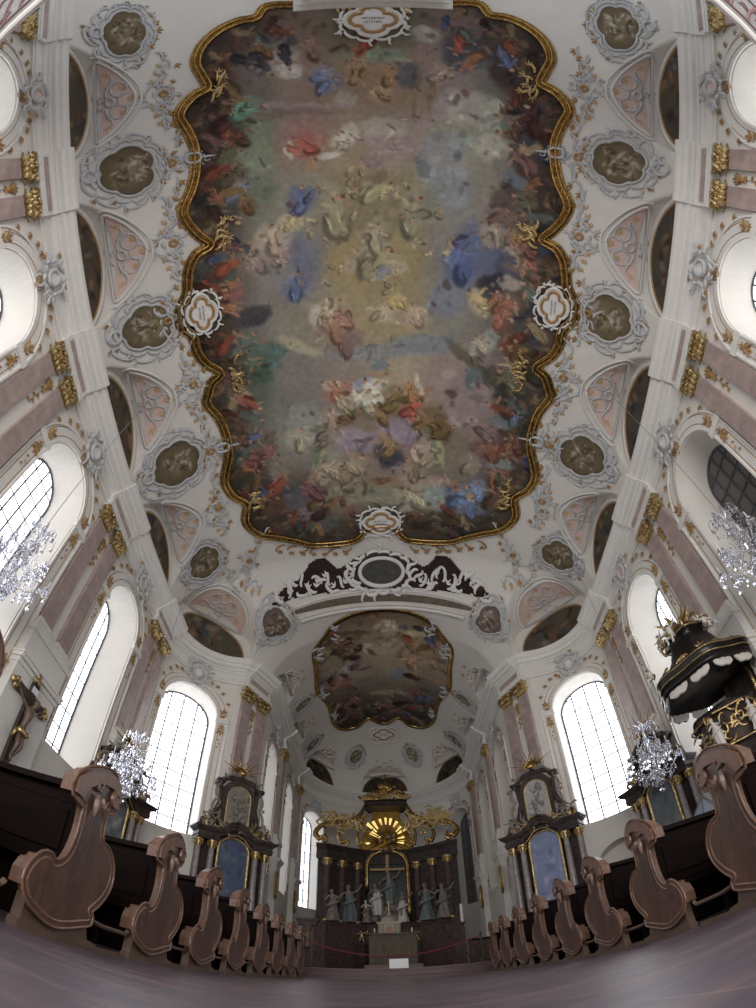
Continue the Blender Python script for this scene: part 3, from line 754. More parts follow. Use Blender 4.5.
def vault_painting(name, outl, field, blobs, seed, step, h, parent, gain=None, fsurf=H, **k):
    xs = [p[0] for p in outl]; yv = [p[1] for p in outl]
    gx = np.arange(min(xs)-step, max(xs)+2*step, step); gy = np.arange(min(yv)-step, max(yv)+2*step, step)
    X, Y = np.meshgrid(gx, gy); C = paint_field(X, Y, field, blobs, seed, gain=gain, **k)
    cc = in_poly(X+step/2, Y+step/2, outl)
    used = np.zeros(X.shape, bool); used[:-1, :-1] |= cc[:-1, :-1]; used[1:, :-1] |= cc[:-1, :-1]; used[:-1, 1:] |= cc[:-1, :-1]; used[1:, 1:] |= cc[:-1, :-1]
    idx = -np.ones(X.shape, int); idx[used] = np.arange(used.sum())
    mb = MB(); cols = np.ones((int(used.sum()), 4)); cols[:, :3] = C[used]
    for x, y in zip(X[used], Y[used]): mb.v.append(tuple(onV(x, y, h, fsurf)))
    for i, j in zip(*np.nonzero(cc[:-1, :-1])): mb.F(int(idx[i, j]), int(idx[i+1, j]), int(idx[i+1, j+1]), int(idx[i, j+1]))
    mb.c = cols
    return mb.build(name, PAINT, parent, smooth=True)
def plan_sweep(mb, outl, prof, fsurf=H, closed=True):
    """prof: list of (offset outward in plan, relief)"""
    N = len(outl); rows = []; area = sum(outl[i][0]*outl[(i+1) % N][1]-outl[(i+1) % N][0]*outl[i][1] for i in range(N)); sg = 1 if area > 0 else -1
    for i in range(N):
        a, b = outl[(i-2) % N], outl[(i+2) % N]
        if not closed: a, b = outl[max(0, i-1)], outl[min(N-1, i+1)]
        tx, ty = b[0]-a[0], b[1]-a[1]; l = math.hypot(tx, ty) or 1; nx, ny = sg*ty/l, -sg*tx/l
        rows.append([onV(outl[i][0]+nx*o, outl[i][1]+ny*o, h, fsurf) for o, h in prof])
    mb.grid(rows, closed_v=closed)
FRL = [(-0.76, -7.93), (-2.44, -7.96), (-3.53, -7.95), (-3.88, -7.49), (-4.5, -7.37), (-5.13, -7.01), (-5.61, -6.43), (-5.78, -5.75), (-5.57, -5.16), (-5.45, -4.75), (-5.82, -4.52), (-6.14, -4.18), (-6.31, -3.75), (-6.07, -3.15), (-5.89, -2.48), (-5.9, -1.75), (-6.07, -1.03), (-6.37, -0.35), (-6.26, 0.16), (-5.95, 0.66), (-5.64, 1.05), (-6.07, 1.29), (-6.34, 1.71), (-6.44, 2.19), (-6.53, 2.68), (-6.80, 3.17), (-6.80, 3.77), (-6.52, 4.2), (-6.46, 4.79), (-6.23, 5.31), (-5.80, 5.81), (-6.14, 6.13), (-6.33, 6.56), (-6.41, 6.9), (-6.1, 7.57), (-5.96, 8.36), (-5.97, 9.16), (-6.2, 9.87), (-6.33, 10.44), (-6.14, 11.13), (-5.70, 11.7), (-5.85, 12.6), (-5.4, 13.44), (-4.45, 13.95), (-3.71, 14.33), (-3.16, 14.62), (-2.12, 14.72), (-1.17, 14.6), (-0.72, 14.09), (-0.3, 13.8)]
FR = smooth_closed(FRL+[(-x, y) for x, y in FRL[::-1]], 5)
DC = [(100, 62, 52), (78, 50, 42), (54, 40, 34), (66, 74, 92), (125, 98, 75), (86, 68, 48), (138, 120, 96), (70, 68, 54), (92, 72, 66), (46, 44, 48), (112, 78, 62), (60, 52, 42)]
FC = [(125, 70, 55), (95, 58, 46), (80, 88, 112), (140, 112, 78), (104, 84, 60), (150, 132, 105), (84, 84, 66), (112, 84, 80), (58, 56, 62), (130, 92, 70), (72, 62, 50), (92, 98, 92), (60, 44, 40)]
def rim_figs(R):
    out = []
    n = len(FR)
    for ring, cnt, s0, dim in ((0.80, 46, 1.25, 1.0), (0.87, 56, 1.05, 0.85), (0.93, 50, 0.85, 0.65)):
        for k in range(cnt):
            p = FR[int(n*(k+R.uniform(-0.3, 0.3))/cnt) % n]; t = ring+R.normal(0, 0.018)
            x, y = p[0]*t, 3.3+(p[1]-3.3)*(t+0.03); 
            if abs(p[0]) < 2.4 and y > 0 and ring < 0.9: continue
            col = np.array(FC[R.integers(len(FC))])*dim; ang = math.degrees(math.atan2(3.3-y if abs(p[1]-3.3) > 8 else 0, -p[0]))+R.uniform(-55, 55)
            out.append((x, y, s0*R.uniform(0.75, 1.2), ang, col, dim))
    for k in range(34):            # small pale figures in the clouds round the light centre
        a = R.uniform(0, 2*PI); r = R.uniform(0.9, 2.7); out.append((r*math.cos(a), 1.2+r*1.15*math.sin(a), R.uniform(0.35, 0.6), R.uniform(200, 340), np.array((150, 136, 108))*R.uniform(0.88, 1.1), 1.0))
    return out
def rimf(R):
    p = FR[R.integers(len(FR))]; t = 1-abs(R.normal(0, 0.085))-0.02
    return p[0]*t, 3.3+(p[1]-3.3)*t
t_fr = thing('ceiling_fresco', 'huge scalloped ceiling painting of clouds and figures, in a gilded frame, over the nave', 'ceiling painting', (0, 3.4, 0))
FIELD = [(-5.66, -7.59, 50, 38, 34), (-4.08, -7.42, 70, 55, 48), (-2.44, -7.29, 110, 95, 85), (-0.77, -7.21, 95, 90, 75), (0.91, -7.18, 95, 92, 78), (2.58, -7.22, 112, 95, 90), (4.22, -7.3, 60, 55, 60), (5.8, -7.42, 50, 40, 35), (-5.66, -5.09, 50, 40, 38), (-4.09, -4.9, 100, 92, 88), (-2.46, -4.76, 125, 110, 100), (-0.8, -4.68, 125, 110, 90), (0.87, -4.65, 135, 115, 95), (2.53, -4.69, 125, 112, 108), (4.17, -4.78, 100, 98, 92), (5.74, -4.92, 55, 40, 38), (-5.72, -2.79, 70, 55, 50), (-4.15, -2.58, 115, 125, 105), (-2.51, -2.43, 140, 112, 105), (-0.84, -2.34, 140, 128, 108), (0.84, -2.31, 140, 125, 118), (2.52, -2.35, 140, 135, 120), (4.16, -2.46, 130, 130, 118), (5.74, -2.62, 60, 50, 45), (-5.83, -0.61, 65, 60, 55), (-4.24, -0.37, 110, 112, 98), (-2.59, -0.2, 130, 125, 112), (-0.89, -0.1, 128, 118, 90), (0.82, -0.07, 132, 122, 92), (2.53, -0.11, 120, 120, 115), (4.2, -0.23, 125, 118, 108), (5.8, -0.42, 60, 50, 45), (-6.0, 1.53, 75, 65, 60), (-4.39, 1.81, 125, 115, 105), (-2.69, 2.01, 100, 102, 115), (-0.95, 2.12, 140, 125, 90), (0.81, 2.15, 135, 122, 88), (2.56, 2.1, 115, 112, 108), (4.28, 1.97, 85, 90, 110), (5.91, 1.74, 80, 65, 55), (-6.23, 3.68, 60, 50, 45), (-4.57, 4.02, 115, 110, 105), (-2.82, 4.25, 125, 118, 105), (-1.02, 4.39, 140, 128, 100), (0.81, 4.43, 138, 125, 98), (2.63, 4.37, 120, 118, 108), (4.4, 4.2, 105, 98, 92), (6.08, 3.93, 65, 58, 48), (-6.52, 5.9, 60, 50, 45), (-4.82, 6.32, 95, 105, 95), (-2.99, 6.61, 115, 108, 105), (-1.1, 6.78, 130, 118, 108), (0.82, 6.83, 150, 138, 118), (2.72, 6.75, 135, 120, 112), (4.58, 6.55, 120, 105, 105), (6.32, 6.21, 60, 55, 48), (-6.88, 8.26, 60, 45, 40), (-5.13, 8.81, 110, 110, 105), (-3.21, 9.18, 120, 118, 108), (-1.2, 9.39, 120, 108, 95), (0.83, 9.45, 125, 105, 100), (2.86, 9.35, 115, 105, 90), (4.81, 9.09, 105, 85, 85), (6.63, 8.64, 60, 50, 45), (-7.33, 10.81, 50, 42, 38), (-5.52, 11.57, 60, 50, 45), (-3.48, 12.07, 90, 78, 70), (-1.33, 12.35, 120, 112, 95), (0.86, 12.42, 120, 112, 92), (3.04, 12.29, 110, 108, 100), (5.13, 11.94, 90, 85, 85), (7.02, 11.32, 50, 42, 38), (-7.68, 12.66, 45, 35, 30), (-5.84, 13.62, 62, 52, 44), (-3.71, 14.25, 70, 60, 50), (-1.44, 14.59, 78, 68, 55), (0.89, 14.69, 78, 68, 55), (3.2, 14.52, 78, 68, 55), (5.39, 14.08, 60, 52, 44), (7.35, 13.28, 45, 35, 30)]
BLOBS = [(-3.27, -5.64, 0.83, 0.67, 0, 150, 140, 125), (-2.78, -5.19, 0.45, 0.4, 20, 165, 158, 145), (-3.69, -6.09, 0.38, 0.59, 0, 105, 75, 50), (-2.94, -6.37, 0.34, 0.34, 0, 60, 58, 62), (-2.11, -5.97, 0.45, 0.59, 0, 125, 95, 80), (-1.54, -4.51, 0.61, 0.4, -30, 95, 105, 135), (-1.73, -4.92, 0.48, 0.4, 0, 105, 112, 140), (0.08, -5.72, 1.12, 0.38, 0, 110, 130, 108), (-0.6, -4.99, 0.41, 0.64, 0, 150, 115, 80), (0.47, -4.85, 0.41, 0.56, 0, 150, 112, 75), (0.19, -4.06, 0.41, 0.4, 0, 165, 130, 90), (-0.98, -3.89, 0.41, 0.4, 0, 150, 140, 125), (1.14, -4.86, 0.48, 0.67, 0, 75, 78, 88), (1.73, -6.58, 0.54, 0.44, 0, 150, 145, 130), (2.88, -5.94, 0.68, 1.01, 0, 55, 60, 72), (3.47, -5.63, 0.51, 0.48, 0, 70, 78, 92), (2.2, -4.88, 0.48, 0.48, 0, 150, 130, 112), (1.72, -5.81, 0.34, 0.42, 0, 140, 105, 100), (3.18, -3.61, 1.16, 0.76, 10, 158, 154, 136), (4.0, -3.2, 0.64, 0.53, -10, 150, 150, 130), (2.69, -3.51, 0.45, 0.53, 0, 165, 160, 142), (2.91, -2.37, 0.48, 0.3, 0, 140, 155, 140), (-2.48, -3.77, 1.57, 0.11, 5, 150, 120, 115), (-2.48, -3.5, 1.41, 0.11, 4, 120, 95, 90), (1.36, -4.06, 0.1, 1.04, 5, 130, 100, 70), (1.93, -4.27, 0.14, 0.96, 8, 130, 100, 70), (0.34, -2.77, 0.88, 0.38, 0, 165, 155, 140), (0.1, -2.31, 1.36, 0.18, 3, 150, 120, 118), (0.67, -1.93, 1.16, 0.15, -3, 158, 128, 124), (-0.11, -1.49, 0.58, 0.23, 0, 140, 110, 112), (1.85, -3.17, 0.68, 0.19, -30, 150, 122, 120), (2.52, -3.89, 0.61, 0.15, -50, 150, 122, 120), (-2.35, -2.19, 0.44, 0.57, 0, 165, 85, 70), (-1.85, -2.31, 0.34, 0.3, 0, 170, 110, 85), (-1.11, -2.35, 0.48, 0.34, 0, 185, 172, 150), (-0.77, -2.64, 0.31, 0.34, 0, 190, 178, 155), (-1.52, -1.8, 0.45, 0.15, 0, 190, 185, 170), (-2.2, -1.54, 0.17, 0.32, 20, 165, 125, 70), (-4.72, -5.78, 0.32, 0.48, 0, 80, 45, 35), (-5.16, -5.43, 0.36, 0.56, 0, 60, 38, 34), (-4.7, -3.48, 0.45, 0.99, 0, 75, 48, 44), (-5.23, -3.4, 0.24, 0.91, 0, 50, 38, 36), (-4.21, -3.66, 0.52, 0.68, 0, 95, 130, 105), (-4.1, -4.11, 0.38, 0.23, 0, 100, 130, 110), (-4.6, -2.64, 0.39, 0.53, -20, 85, 60, 48), (-4.01, -1.82, 0.84, 0.3, 30, 120, 130, 100), (-3.83, -0.76, 0.45, 0.5, 20, 98, 112, 85), (-4.78, -1.36, 0.58, 0.5, 0, 90, 78, 58), (-4.54, -0.96, 0.39, 0.25, 15, 110, 118, 150), (-4.83, -0.45, 0.29, 0.32, 0, 95, 108, 145), (-5.24, -1.06, 0.23, 0.43, 0, 58, 62, 48), (-4.39, -0.21, 0.48, 0.38, 0, 110, 80, 50), (-4.86, 0.09, 0.33, 0.5, 0, 60, 62, 60), (-2.85, -2.08, 0.13, 0.38, 0, 190, 180, 150), (-2.59, -0.2, 0.62, 0.61, 20, 85, 92, 125), (-2.96, 0.58, 0.41, 0.32, 0, 175, 160, 110), (-3.6, 1.17, 0.68, 0.61, 0, 170, 150, 125), (-3.36, 1.75, 0.48, 0.38, 0, 150, 125, 115), (-2.91, 2.91, 0.55, 0.69, 20, 85, 95, 125), (-3.55, 2.47, 0.62, 0.53, 0, 125, 118, 112), (-4.22, 1.9, 0.39, 0.61, 0, 140, 120, 110), (-4.94, 2.83, 0.23, 0.47, 0, 140, 75, 65), (-5.3, 1.66, 0.26, 0.72, 0, 85, 82, 58), (-5.1, 2.36, 0.29, 0.51, 0, 65, 80, 65), (-4.35, 3.9, 0.62, 0.38, -8, 52, 52, 58), (-4.85, 4.04, 0.41, 0.31, -20, 60, 60, 66), (-5.29, 4.84, 0.28, 0.38, 30, 120, 125, 95), (-5.36, 4.25, 0.28, 0.69, 0, 70, 60, 42), (-5.44, 3.11, 0.28, 0.72, 0, 48, 30, 32), (-4.29, 5.42, 0.8, 0.61, 0, 65, 92, 78), (-3.91, 5.2, 0.58, 0.2, 20, 78, 108, 98), (-4.6, 6.04, 0.62, 0.57, 0, 60, 82, 62), (-3.45, 5.43, 0.36, 0.11, -20, 75, 105, 100), (-3.85, 5.77, 0.36, 0.11, 40, 75, 105, 95), (-4.86, 5.12, 0.28, 0.46, 0, 78, 100, 85), (-5.27, 7.05, 0.44, 0.48, 0, 135, 85, 72), (-4.89, 7.55, 0.37, 0.3, 0, 150, 105, 85), (-5.52, 7.83, 0.3, 0.51, 0, 85, 60, 45), (-4.74, 9.45, 0.78, 0.31, -10, 120, 75, 70), (-5.26, 9.78, 0.55, 0.46, 0, 110, 62, 60), (-4.02, 10.07, 0.4, 0.14, 10, 130, 90, 75), (-4.45, 8.96, 0.47, 0.27, -50, 95, 80, 62), (-5.57, 10.55, 0.72, 0.68, 0, 58, 52, 38), (-4.14, 10.43, 0.57, 0.56, 0, 120, 112, 95), (-5.49, 8.71, 0.37, 0.44, 0, 100, 70, 50), (-4.76, 12.05, 0.69, 0.6, 0, 85, 58, 45), (-3.67, 11.77, 0.6, 0.73, 0, 75, 78, 92), (-2.93, 11.64, 0.59, 0.8, 0, 110, 70, 72), (-3.35, 12.9, 0.53, 0.43, 0, 125, 100, 105), (-4.24, 12.99, 0.72, 0.43, 0, 62, 50, 42), (-1.99, 12.28, 0.71, 0.43, 0, 120, 85, 65), (-1.36, 12.99, 0.44, 0.34, 0, 110, 78, 62), (-2.74, 13.56, 0.89, 0.45, 0, 75, 82, 82), (-5.14, 13.3, 0.5, 0.27, 0, 48, 38, 34), (-2.55, 11.08, 0.51, 0.4, 0, 150, 132, 105), (-2.1, 10.74, 0.84, 0.4, 10, 155, 140, 115), (-0.05, 1.33, 0.58, 0.65, 0, 150, 142, 112), (-0.01, 1.04, 0.31, 0.54, 0, 166, 160, 134), (-0.03, 2.22, 1.02, 0.61, 0, 142, 132, 100), (-0.14, 0.22, 1.5, 1.29, 0, 126, 112, 76), (-1.42, 0.43, 0.43, 1.29, 0, 142, 134, 102), (1.23, 0.48, 0.41, 1.29, 0, 140, 134, 104), (0.01, -0.44, 1.02, 0.36, 0, 148, 140, 104), (-0.04, 2.6, 0.5, 0.29, 0, 120, 126, 138), (-0.88, 2.42, 0.34, 0.3, 0, 160, 138, 112), (0.81, 2.45, 0.43, 0.3, 0, 160, 140, 112), (2.91, 2.16, 0.65, 1.08, 12, 78, 90, 130), (2.53, 3.61, 0.79, 0.68, -40, 110, 115, 135), (3.23, 1.32, 0.41, 0.72, 0, 85, 95, 128), (3.66, 3.52, 0.43, 0.76, 0, 170, 150, 105), (2.18, -1.59, 0.88, 1.14, 20, 130, 134, 134), (2.69, -0.49, 0.61, 0.72, 0, 120, 126, 130), (-1.73, 4.04, 0.79, 0.53, 0, 170, 150, 120), (-2.27, 4.15, 0.34, 0.46, 0, 182, 168, 145), (-1.31, 4.37, 0.46, 0.56, 0, 160, 115, 95), (-1.58, 4.74, 0.84, 0.32, 0, 150, 110, 85), (-1.23, 5.24, 0.91, 0.38, -20, 120, 92, 85), (0.16, 4.12, 0.58, 0.38, 0, 170, 150, 120), (0.63, 3.77, 0.43, 0.32, 40, 175, 150, 90), (1.36, 4.23, 0.58, 0.46, 0, 165, 140, 115), (-2.89, 5.22, 0.94, 0.23, 30, 160, 150, 110), (1.56, 5.39, 1.3, 0.48, 0, 108, 116, 128), (-0.31, 5.67, 1.9, 0.32, 0, 118, 122, 122), (0.06, 6.25, 0.38, 0.4, 0, 100, 115, 125), (0.05, 6.57, 0.46, 0.25, 0, 160, 125, 80), (-0.27, 7.32, 0.88, 0.59, -20, 190, 185, 160), (-0.43, 7.74, 0.68, 0.62, 0, 168, 162, 132), (-0.72, 7.01, 0.53, 0.21, -30, 130, 138, 165), (0.51, 7.67, 0.53, 0.7, 0, 120, 100, 58), (1.21, 7.33, 0.46, 0.5, 0, 165, 120, 70), (1.3, 8.01, 0.46, 0.7, 20, 170, 80, 66), (1.79, 7.31, 0.46, 0.21, -40, 160, 100, 75), (-1.7, 7.24, 0.56, 0.5, 0, 160, 100, 75), (-1.88, 6.98, 0.4, 0.25, 0, 180, 150, 120), (-1.3, 7.1, 0.3, 0.34, 0, 170, 95, 75), (1.59, 6.98, 0.11, 0.59, -10, 190, 180, 150), (-1.16, 8.27, 0.96, 0.31, -20, 115, 92, 60), (0.03, 8.32, 0.72, 0.35, 10, 125, 98, 66), (-1.33, 7.69, 0.46, 0.62, -30, 150, 138, 110), (-0.19, 9.44, 1.93, 0.46, -12, 135, 115, 130), (0.83, 8.99, 0.88, 0.55, 20, 138, 118, 135), (-1.2, 9.3, 0.8, 0.55, 0, 145, 125, 138), (2.03, 8.69, 0.68, 0.97, 0, 112, 88, 52), (2.59, 8.92, 0.4, 0.74, 0, 105, 82, 50), (-1.96, 8.43, 0.72, 0.44, 0, 150, 128, 115), (-1.99, 8.96, 0.56, 1.01, 0, 142, 125, 110), (-2.51, 9.55, 0.28, 1.11, 14, 105, 122, 85), (-2.35, 9.57, 0.1, 1.11, 14, 150, 145, 95), (-1.85, 10.09, 0.4, 0.96, 0, 135, 130, 112), (2.31, 9.67, 0.32, 1.15, -14, 105, 120, 88), (2.47, 9.76, 0.11, 1.11, -14, 165, 152, 95), (1.87, 9.98, 0.4, 1.06, 0, 150, 130, 110), (0.34, 9.68, 0.59, 0.62, 0, 140, 112, 72), (0.34, 10.11, 0.42, 0.77, 0, 48, 55, 68), (0.01, 9.91, 0.34, 0.38, 30, 60, 66, 78), (0.76, 10.49, 0.34, 0.7, 0, 52, 58, 70), (-1.17, 10.63, 0.93, 0.67, 0, 140, 125, 98), (-1.49, 11.2, 1.01, 0.5, 0, 125, 112, 88), (1.27, 10.87, 0.92, 0.4, 0, 140, 122, 98), (0.42, 11.38, 0.88, 0.16, 0, 120, 75, 45), (-0.1, 12.15, 2.64, 0.52, 0, 135, 130, 102), (-1.31, 11.93, 1.26, 0.42, 0, 128, 122, 92), (-2.94, 8.32, 0.73, 0.88, 0, 132, 134, 122), (-3.21, 9.18, 0.57, 0.65, 0, 150, 142, 118), (3.45, 7.53, 0.99, 1.27, 0, 135, 112, 110), (4.01, 8.77, 0.77, 0.62, 0, 130, 105, 100), (1.39, 12.3, 0.84, 0.86, 0, 155, 148, 118), (2.38, 12.09, 0.59, 0.94, 0, 130, 145, 140), (3.45, 12.03, 0.85, 0.63, -30, 90, 110, 145), (4.19, 11.71, 0.4, 0.73, 0, 105, 122, 155), (3.93, 12.6, 0.86, 0.38, -10, 85, 100, 130), (2.98, 11.37, 0.59, 0.25, 20, 140, 95, 80), (1.7, 11.36, 1.32, 0.3, 0, 160, 130, 110), (4.91, 11.88, 0.68, 0.73, 0, 95, 70, 55), (3.99, 13.25, 1.71, 0.34, 0, 60, 52, 38), (1.55, 13.33, 0.62, 0.35, 0, 85, 62, 48), (2.69, 13.76, 1.77, 0.35, 0, 45, 36, 32), (3.43, 5.88, 1.23, 0.24, 38, 88, 80, 60), (4.39, 6.5, 0.73, 0.4, 38, 72, 66, 48), (4.8, 7.01, 0.51, 0.84, 0, 58, 56, 42), (3.65, 6.46, 0.43, 0.34, 0, 80, 100, 105), (3.48, 6.77, 0.23, 0.34, 0, 78, 98, 104), (4.05, 2.92, 0.48, 0.5, 0, 45, 42, 50), (3.97, 2.67, 0.62, 0.22, -30, 52, 48, 56), (3.93, 3.31, 0.34, 0.22, 0, 56, 55, 62), (4.4, 4.13, 0.41, 0.53, 0, 150, 95, 75), (4.03, 5.02, 0.36, 0.56, 0, 125, 135, 120), (4.62, 4.75, 0.34, 0.76, 0, 110, 68, 52), (5.01, 5.28, 0.41, 0.53, 0, 90, 62, 42), (3.76, 5.25, 0.41, 0.46, 0, 150, 140, 118), (4.36, -0.25, 0.54, 0.46, 0, 85, 62, 58), (4.21, 0.32, 0.55, 0.36, 0, 110, 85, 78), (3.89, 0.6, 0.41, 0.3, 0, 140, 112, 100), (4.51, -0.81, 0.39, 0.32, 0, 70, 60, 58), (4.75, -1.76, 0.39, 0.58, 0, 60, 62, 55), (4.34, -1.35, 0.45, 0.36, 0, 115, 105, 95), (4.07, 1.07, 0.55, 0.5, 0, 145, 132, 115), (4.88, 0.61, 0.34, 0.5, 0, 110, 72, 60), (4.74, 1.18, 0.48, 0.29, 10, 150, 120, 105), (5.28, 1.91, 0.45, 0.38, 15, 155, 95, 80), (5.09, 1.5, 0.52, 0.32, 20, 110, 70, 62), (4.68, 1.85, 0.32, 0.43, 0, 150, 135, 115), (5.34, 2.94, 0.35, 1.09, 0, 85, 80, 62), (4.45, 2.02, 0.41, 0.29, 0, 60, 70, 90), (4.66, 2.85, 0.48, 0.29, 0, 165, 145, 125), (4.54, 3.61, 0.55, 0.46, 0, 140, 88, 65), (5.12, 4.49, 0.35, 0.95, 0, 78, 76, 58), (4.8, -4.24, 0.45, 0.68, 0, 60, 48, 50), (5.18, -3.31, 0.39, 0.99, 0, 75, 45, 42), (4.64, -2.88, 0.45, 0.38, 0, 85, 58, 50), (4.32, -2.92, 0.16, 0.53, 0, 120, 95, 60), (3.84, -2.13, 0.58, 0.53, 0, 165, 160, 138), (4.67, -1.01, 0.45, 0.22, 30, 95, 108, 130), (4.33, -5.2, 0.58, 0.88, 0, 56, 40, 36), (4.82, -5.85, 0.64, 0.56, 0, 62, 42, 34), (4.56, -5.54, 0.26, 0.32, 0, 72, 60, 62), (4.04, -6.42, 0.64, 0.59, 0, 70, 50, 42), (5.29, -5.69, 0.32, 0.84, 0, 48, 34, 32), (4.73, 8.22, 0.66, 0.34, 0, 100, 115, 115), (5.27, 8.03, 0.44, 0.34, 0, 90, 105, 125), (4.47, 9.61, 0.89, 0.32, 5, 115, 75, 58), (5.4, 9.2, 0.54, 0.4, 0, 100, 60, 48), (4.94, 10.28, 0.62, 0.34, 0, 120, 130, 122), (5.18, 10.66, 0.49, 0.29, 0, 115, 70, 55), (5.69, 8.46, 0.3, 0.89, 0, 62, 55, 42), (5.79, 10.76, 0.56, 0.58, 0, 58, 50, 40), (3.74, 10.43, 0.48, 0.58, 0, 130, 115, 98), (5.73, 7.17, 0.28, 0.8, 0, 70, 62, 50)]
def reparent(o, par): o.parent = par; o.matrix_parent_inverse = Matrix.Translation(-Vector(par.location)) if par.rotation_euler[2] == 0 else par.matrix_world.inverted()
fo = vault_painting('painted_field', FR, FIELD, BLOBS, 3, 0.055, 0.035, None, rim=rimf, daubs=700, dcol=DC, warp=0.16, dsize=(0.10, 0.40), rimdark=True, figs=rim_figs)
reparent(fo, t_fr)
mb = MB()
plan_sweep(mb, FR, [(-0.17, 0.0), (-0.17, 0.10), (-0.12, 0.17), (-0.07, 0.12), (-0.05, 0.04), (-0.01, 0.04), (0.01, 0.14), (0.05, 0.21), (0.09, 0.14), (0.10, 0.04), (0.14, 0.04), (0.16, 0.09), (0.19, 0.05), (0.20, 0.0)])
reparent(mb.build('gilded_frame', GOLD, smooth=True), t_fr)
R1 = random.Random(21)
def clump(mp, n=9, size=0.35, seed=1):
    """gilded rocaille clump"""
    mb = MB(); R = random.Random(seed)
    for i in range(n):
        a = R.uniform(-0.8, 0.8); b = (i/n-0.5)*1.5*size*2
        p = (b, R.uniform(-0.1, 0.25)); an = PI/2+R.uniform(-1.3, 1.3)
        relief(mb, mp, cscroll(p, (p[0]+math.cos(an)*size, p[1]+math.sin(an)*size), R.choice((-1, 1)), R.uniform(5, 9), 16, R.choice('CCS')), 0.065, 0.08)
        if R.random() < 0.8: sprig(mb, mp, p[0]+math.cos(an)*size*0.9, p[1]+math.sin(an)*size*0.9, an+R.uniform(-0.5, 0.5), size*0.7)
    return mb
def cart_white(name, mp, seed, parent):
    """small white framed cartouche with ochre lobes and two lines of lettering strokes"""
    R = random.Random(seed); mbp = MB(); panel(mbp, mp, lobes(0.62, 0.50, 4, 0.12, PI/4), 0.15)
    root = mbp.build(name, WHITE); reparent(root, parent)
    mo = MB(); ms = MB()
    closed_relief(mo, mp, lobes(0.50, 0.38, 4, 0.22, PI/4), 0.055, 0.15)
    closed_relief(ms, mp, lobes(0.64, 0.52, 4, 0.14, PI/4), 0.05, 0.14)
    scroll_ring(ms, ms, lambda a, b, h=0.0: mp(a, b, h+0.10), lobes(0.66, 0.54, 8, 0.1), 4, 0.26, R, 0)
    c = mo.build('ochre_rim', OCHRE, root); c = ms.build('rocaille_edge', WHITE, root)
    for r in range(2):
        ml = MB()
        n = 9-2*r
        for k in range(n):
            a = (k-(n-1)/2)*0.062; b = 0.05-0.13*r; kind = R.randint(0, 2)
            segs = [[(a-0.018, b-0.035), (a-0.018, b+0.035)]]
            if kind == 0: segs.append([(a+0.018, b-0.035), (a+0.018, b+0.035)])
            if kind == 1: segs.append([(a-0.018, b+0.035), (a+0.02, b+0.035)])
            if kind == 2: segs.append([(a-0.018, b-0.035), (a+0.02, b+0.03)])
            for s in segs: relief(ml, mp, s, 0.007, 0.155, prof=lambda t: 1, n=3)
        ml.build('text_line', RMARBLE, root)
    return root
for k, (x, y) in enumerate([(-5.35, -4.75), (-5.42, 0.8), (-5.45, 6.0), (-5.5, 11.6)]):
    for sg in (1, -1):
        m = vmap(x, y, 0, H, sg); reparent(clump(m, 9 if k else 7, 0.36, 40+k*2+(sg > 0)).build('gilt_rocaille_leaves', GOLDC, smooth=True), t_fr)
for k, (x, y) in enumerate([(-5.80, -2.15), (-6.02, 8.8)]):
    for sg in (1, -1):
        mb = MB(); m = vmap(x-0.15, y, 0, H, sg); R = random.Random(60+k)
        scroll_ring(mb, mb, m, lobes(0.22, 0.3, 6, 0.1), 6, 0.22, R, 0); closed_relief(mb, m, lobes(0.18, 0.26, 4, 0.1), 0.05, 0.12)
        leaf(mb, m, 0, 0.25, PI/2, 0.55, 0.05, 0.12)
        reparent(mb.build('stucco_clasp', SGREY, smooth=True), t_fr)
cart_white('inscription_cartouche', vmap(-6.15, 3.42, 0), 5, t_fr)
cart_white('inscription_cartouche', vmap(-6.15, 3.42, 0, H, -1), 6, t_fr)
def mcent(xc, yc, k): return lambda a, b, h=0.0: onV(xc+a*k, yc-b*k, h)
cart_white('inscription_cartouche', mcent(0, 13.55, 1.15), 7, t_fr)
cart_white('inscription_cartouche', lambda a, b, h=0.0: onV(a*1.4, -7.15+b*-1.3, h), 8, t_fr)
m = MB(); R = random.Random(9)
for i in range(14):
    a = (i-6.5)*0.17; mp = lambda p, q, h=0.0: onV(p, q, h)
    relief(m, mp, cscroll((a, -7.95), (a+R.uniform(-0.3, 0.3), -7.5), R.choice((-1, 1)), 7), 0.06, 0.1)
reparent(m.build('gilt_rocaille_leaves', GOLDC, smooth=True), t_fr)

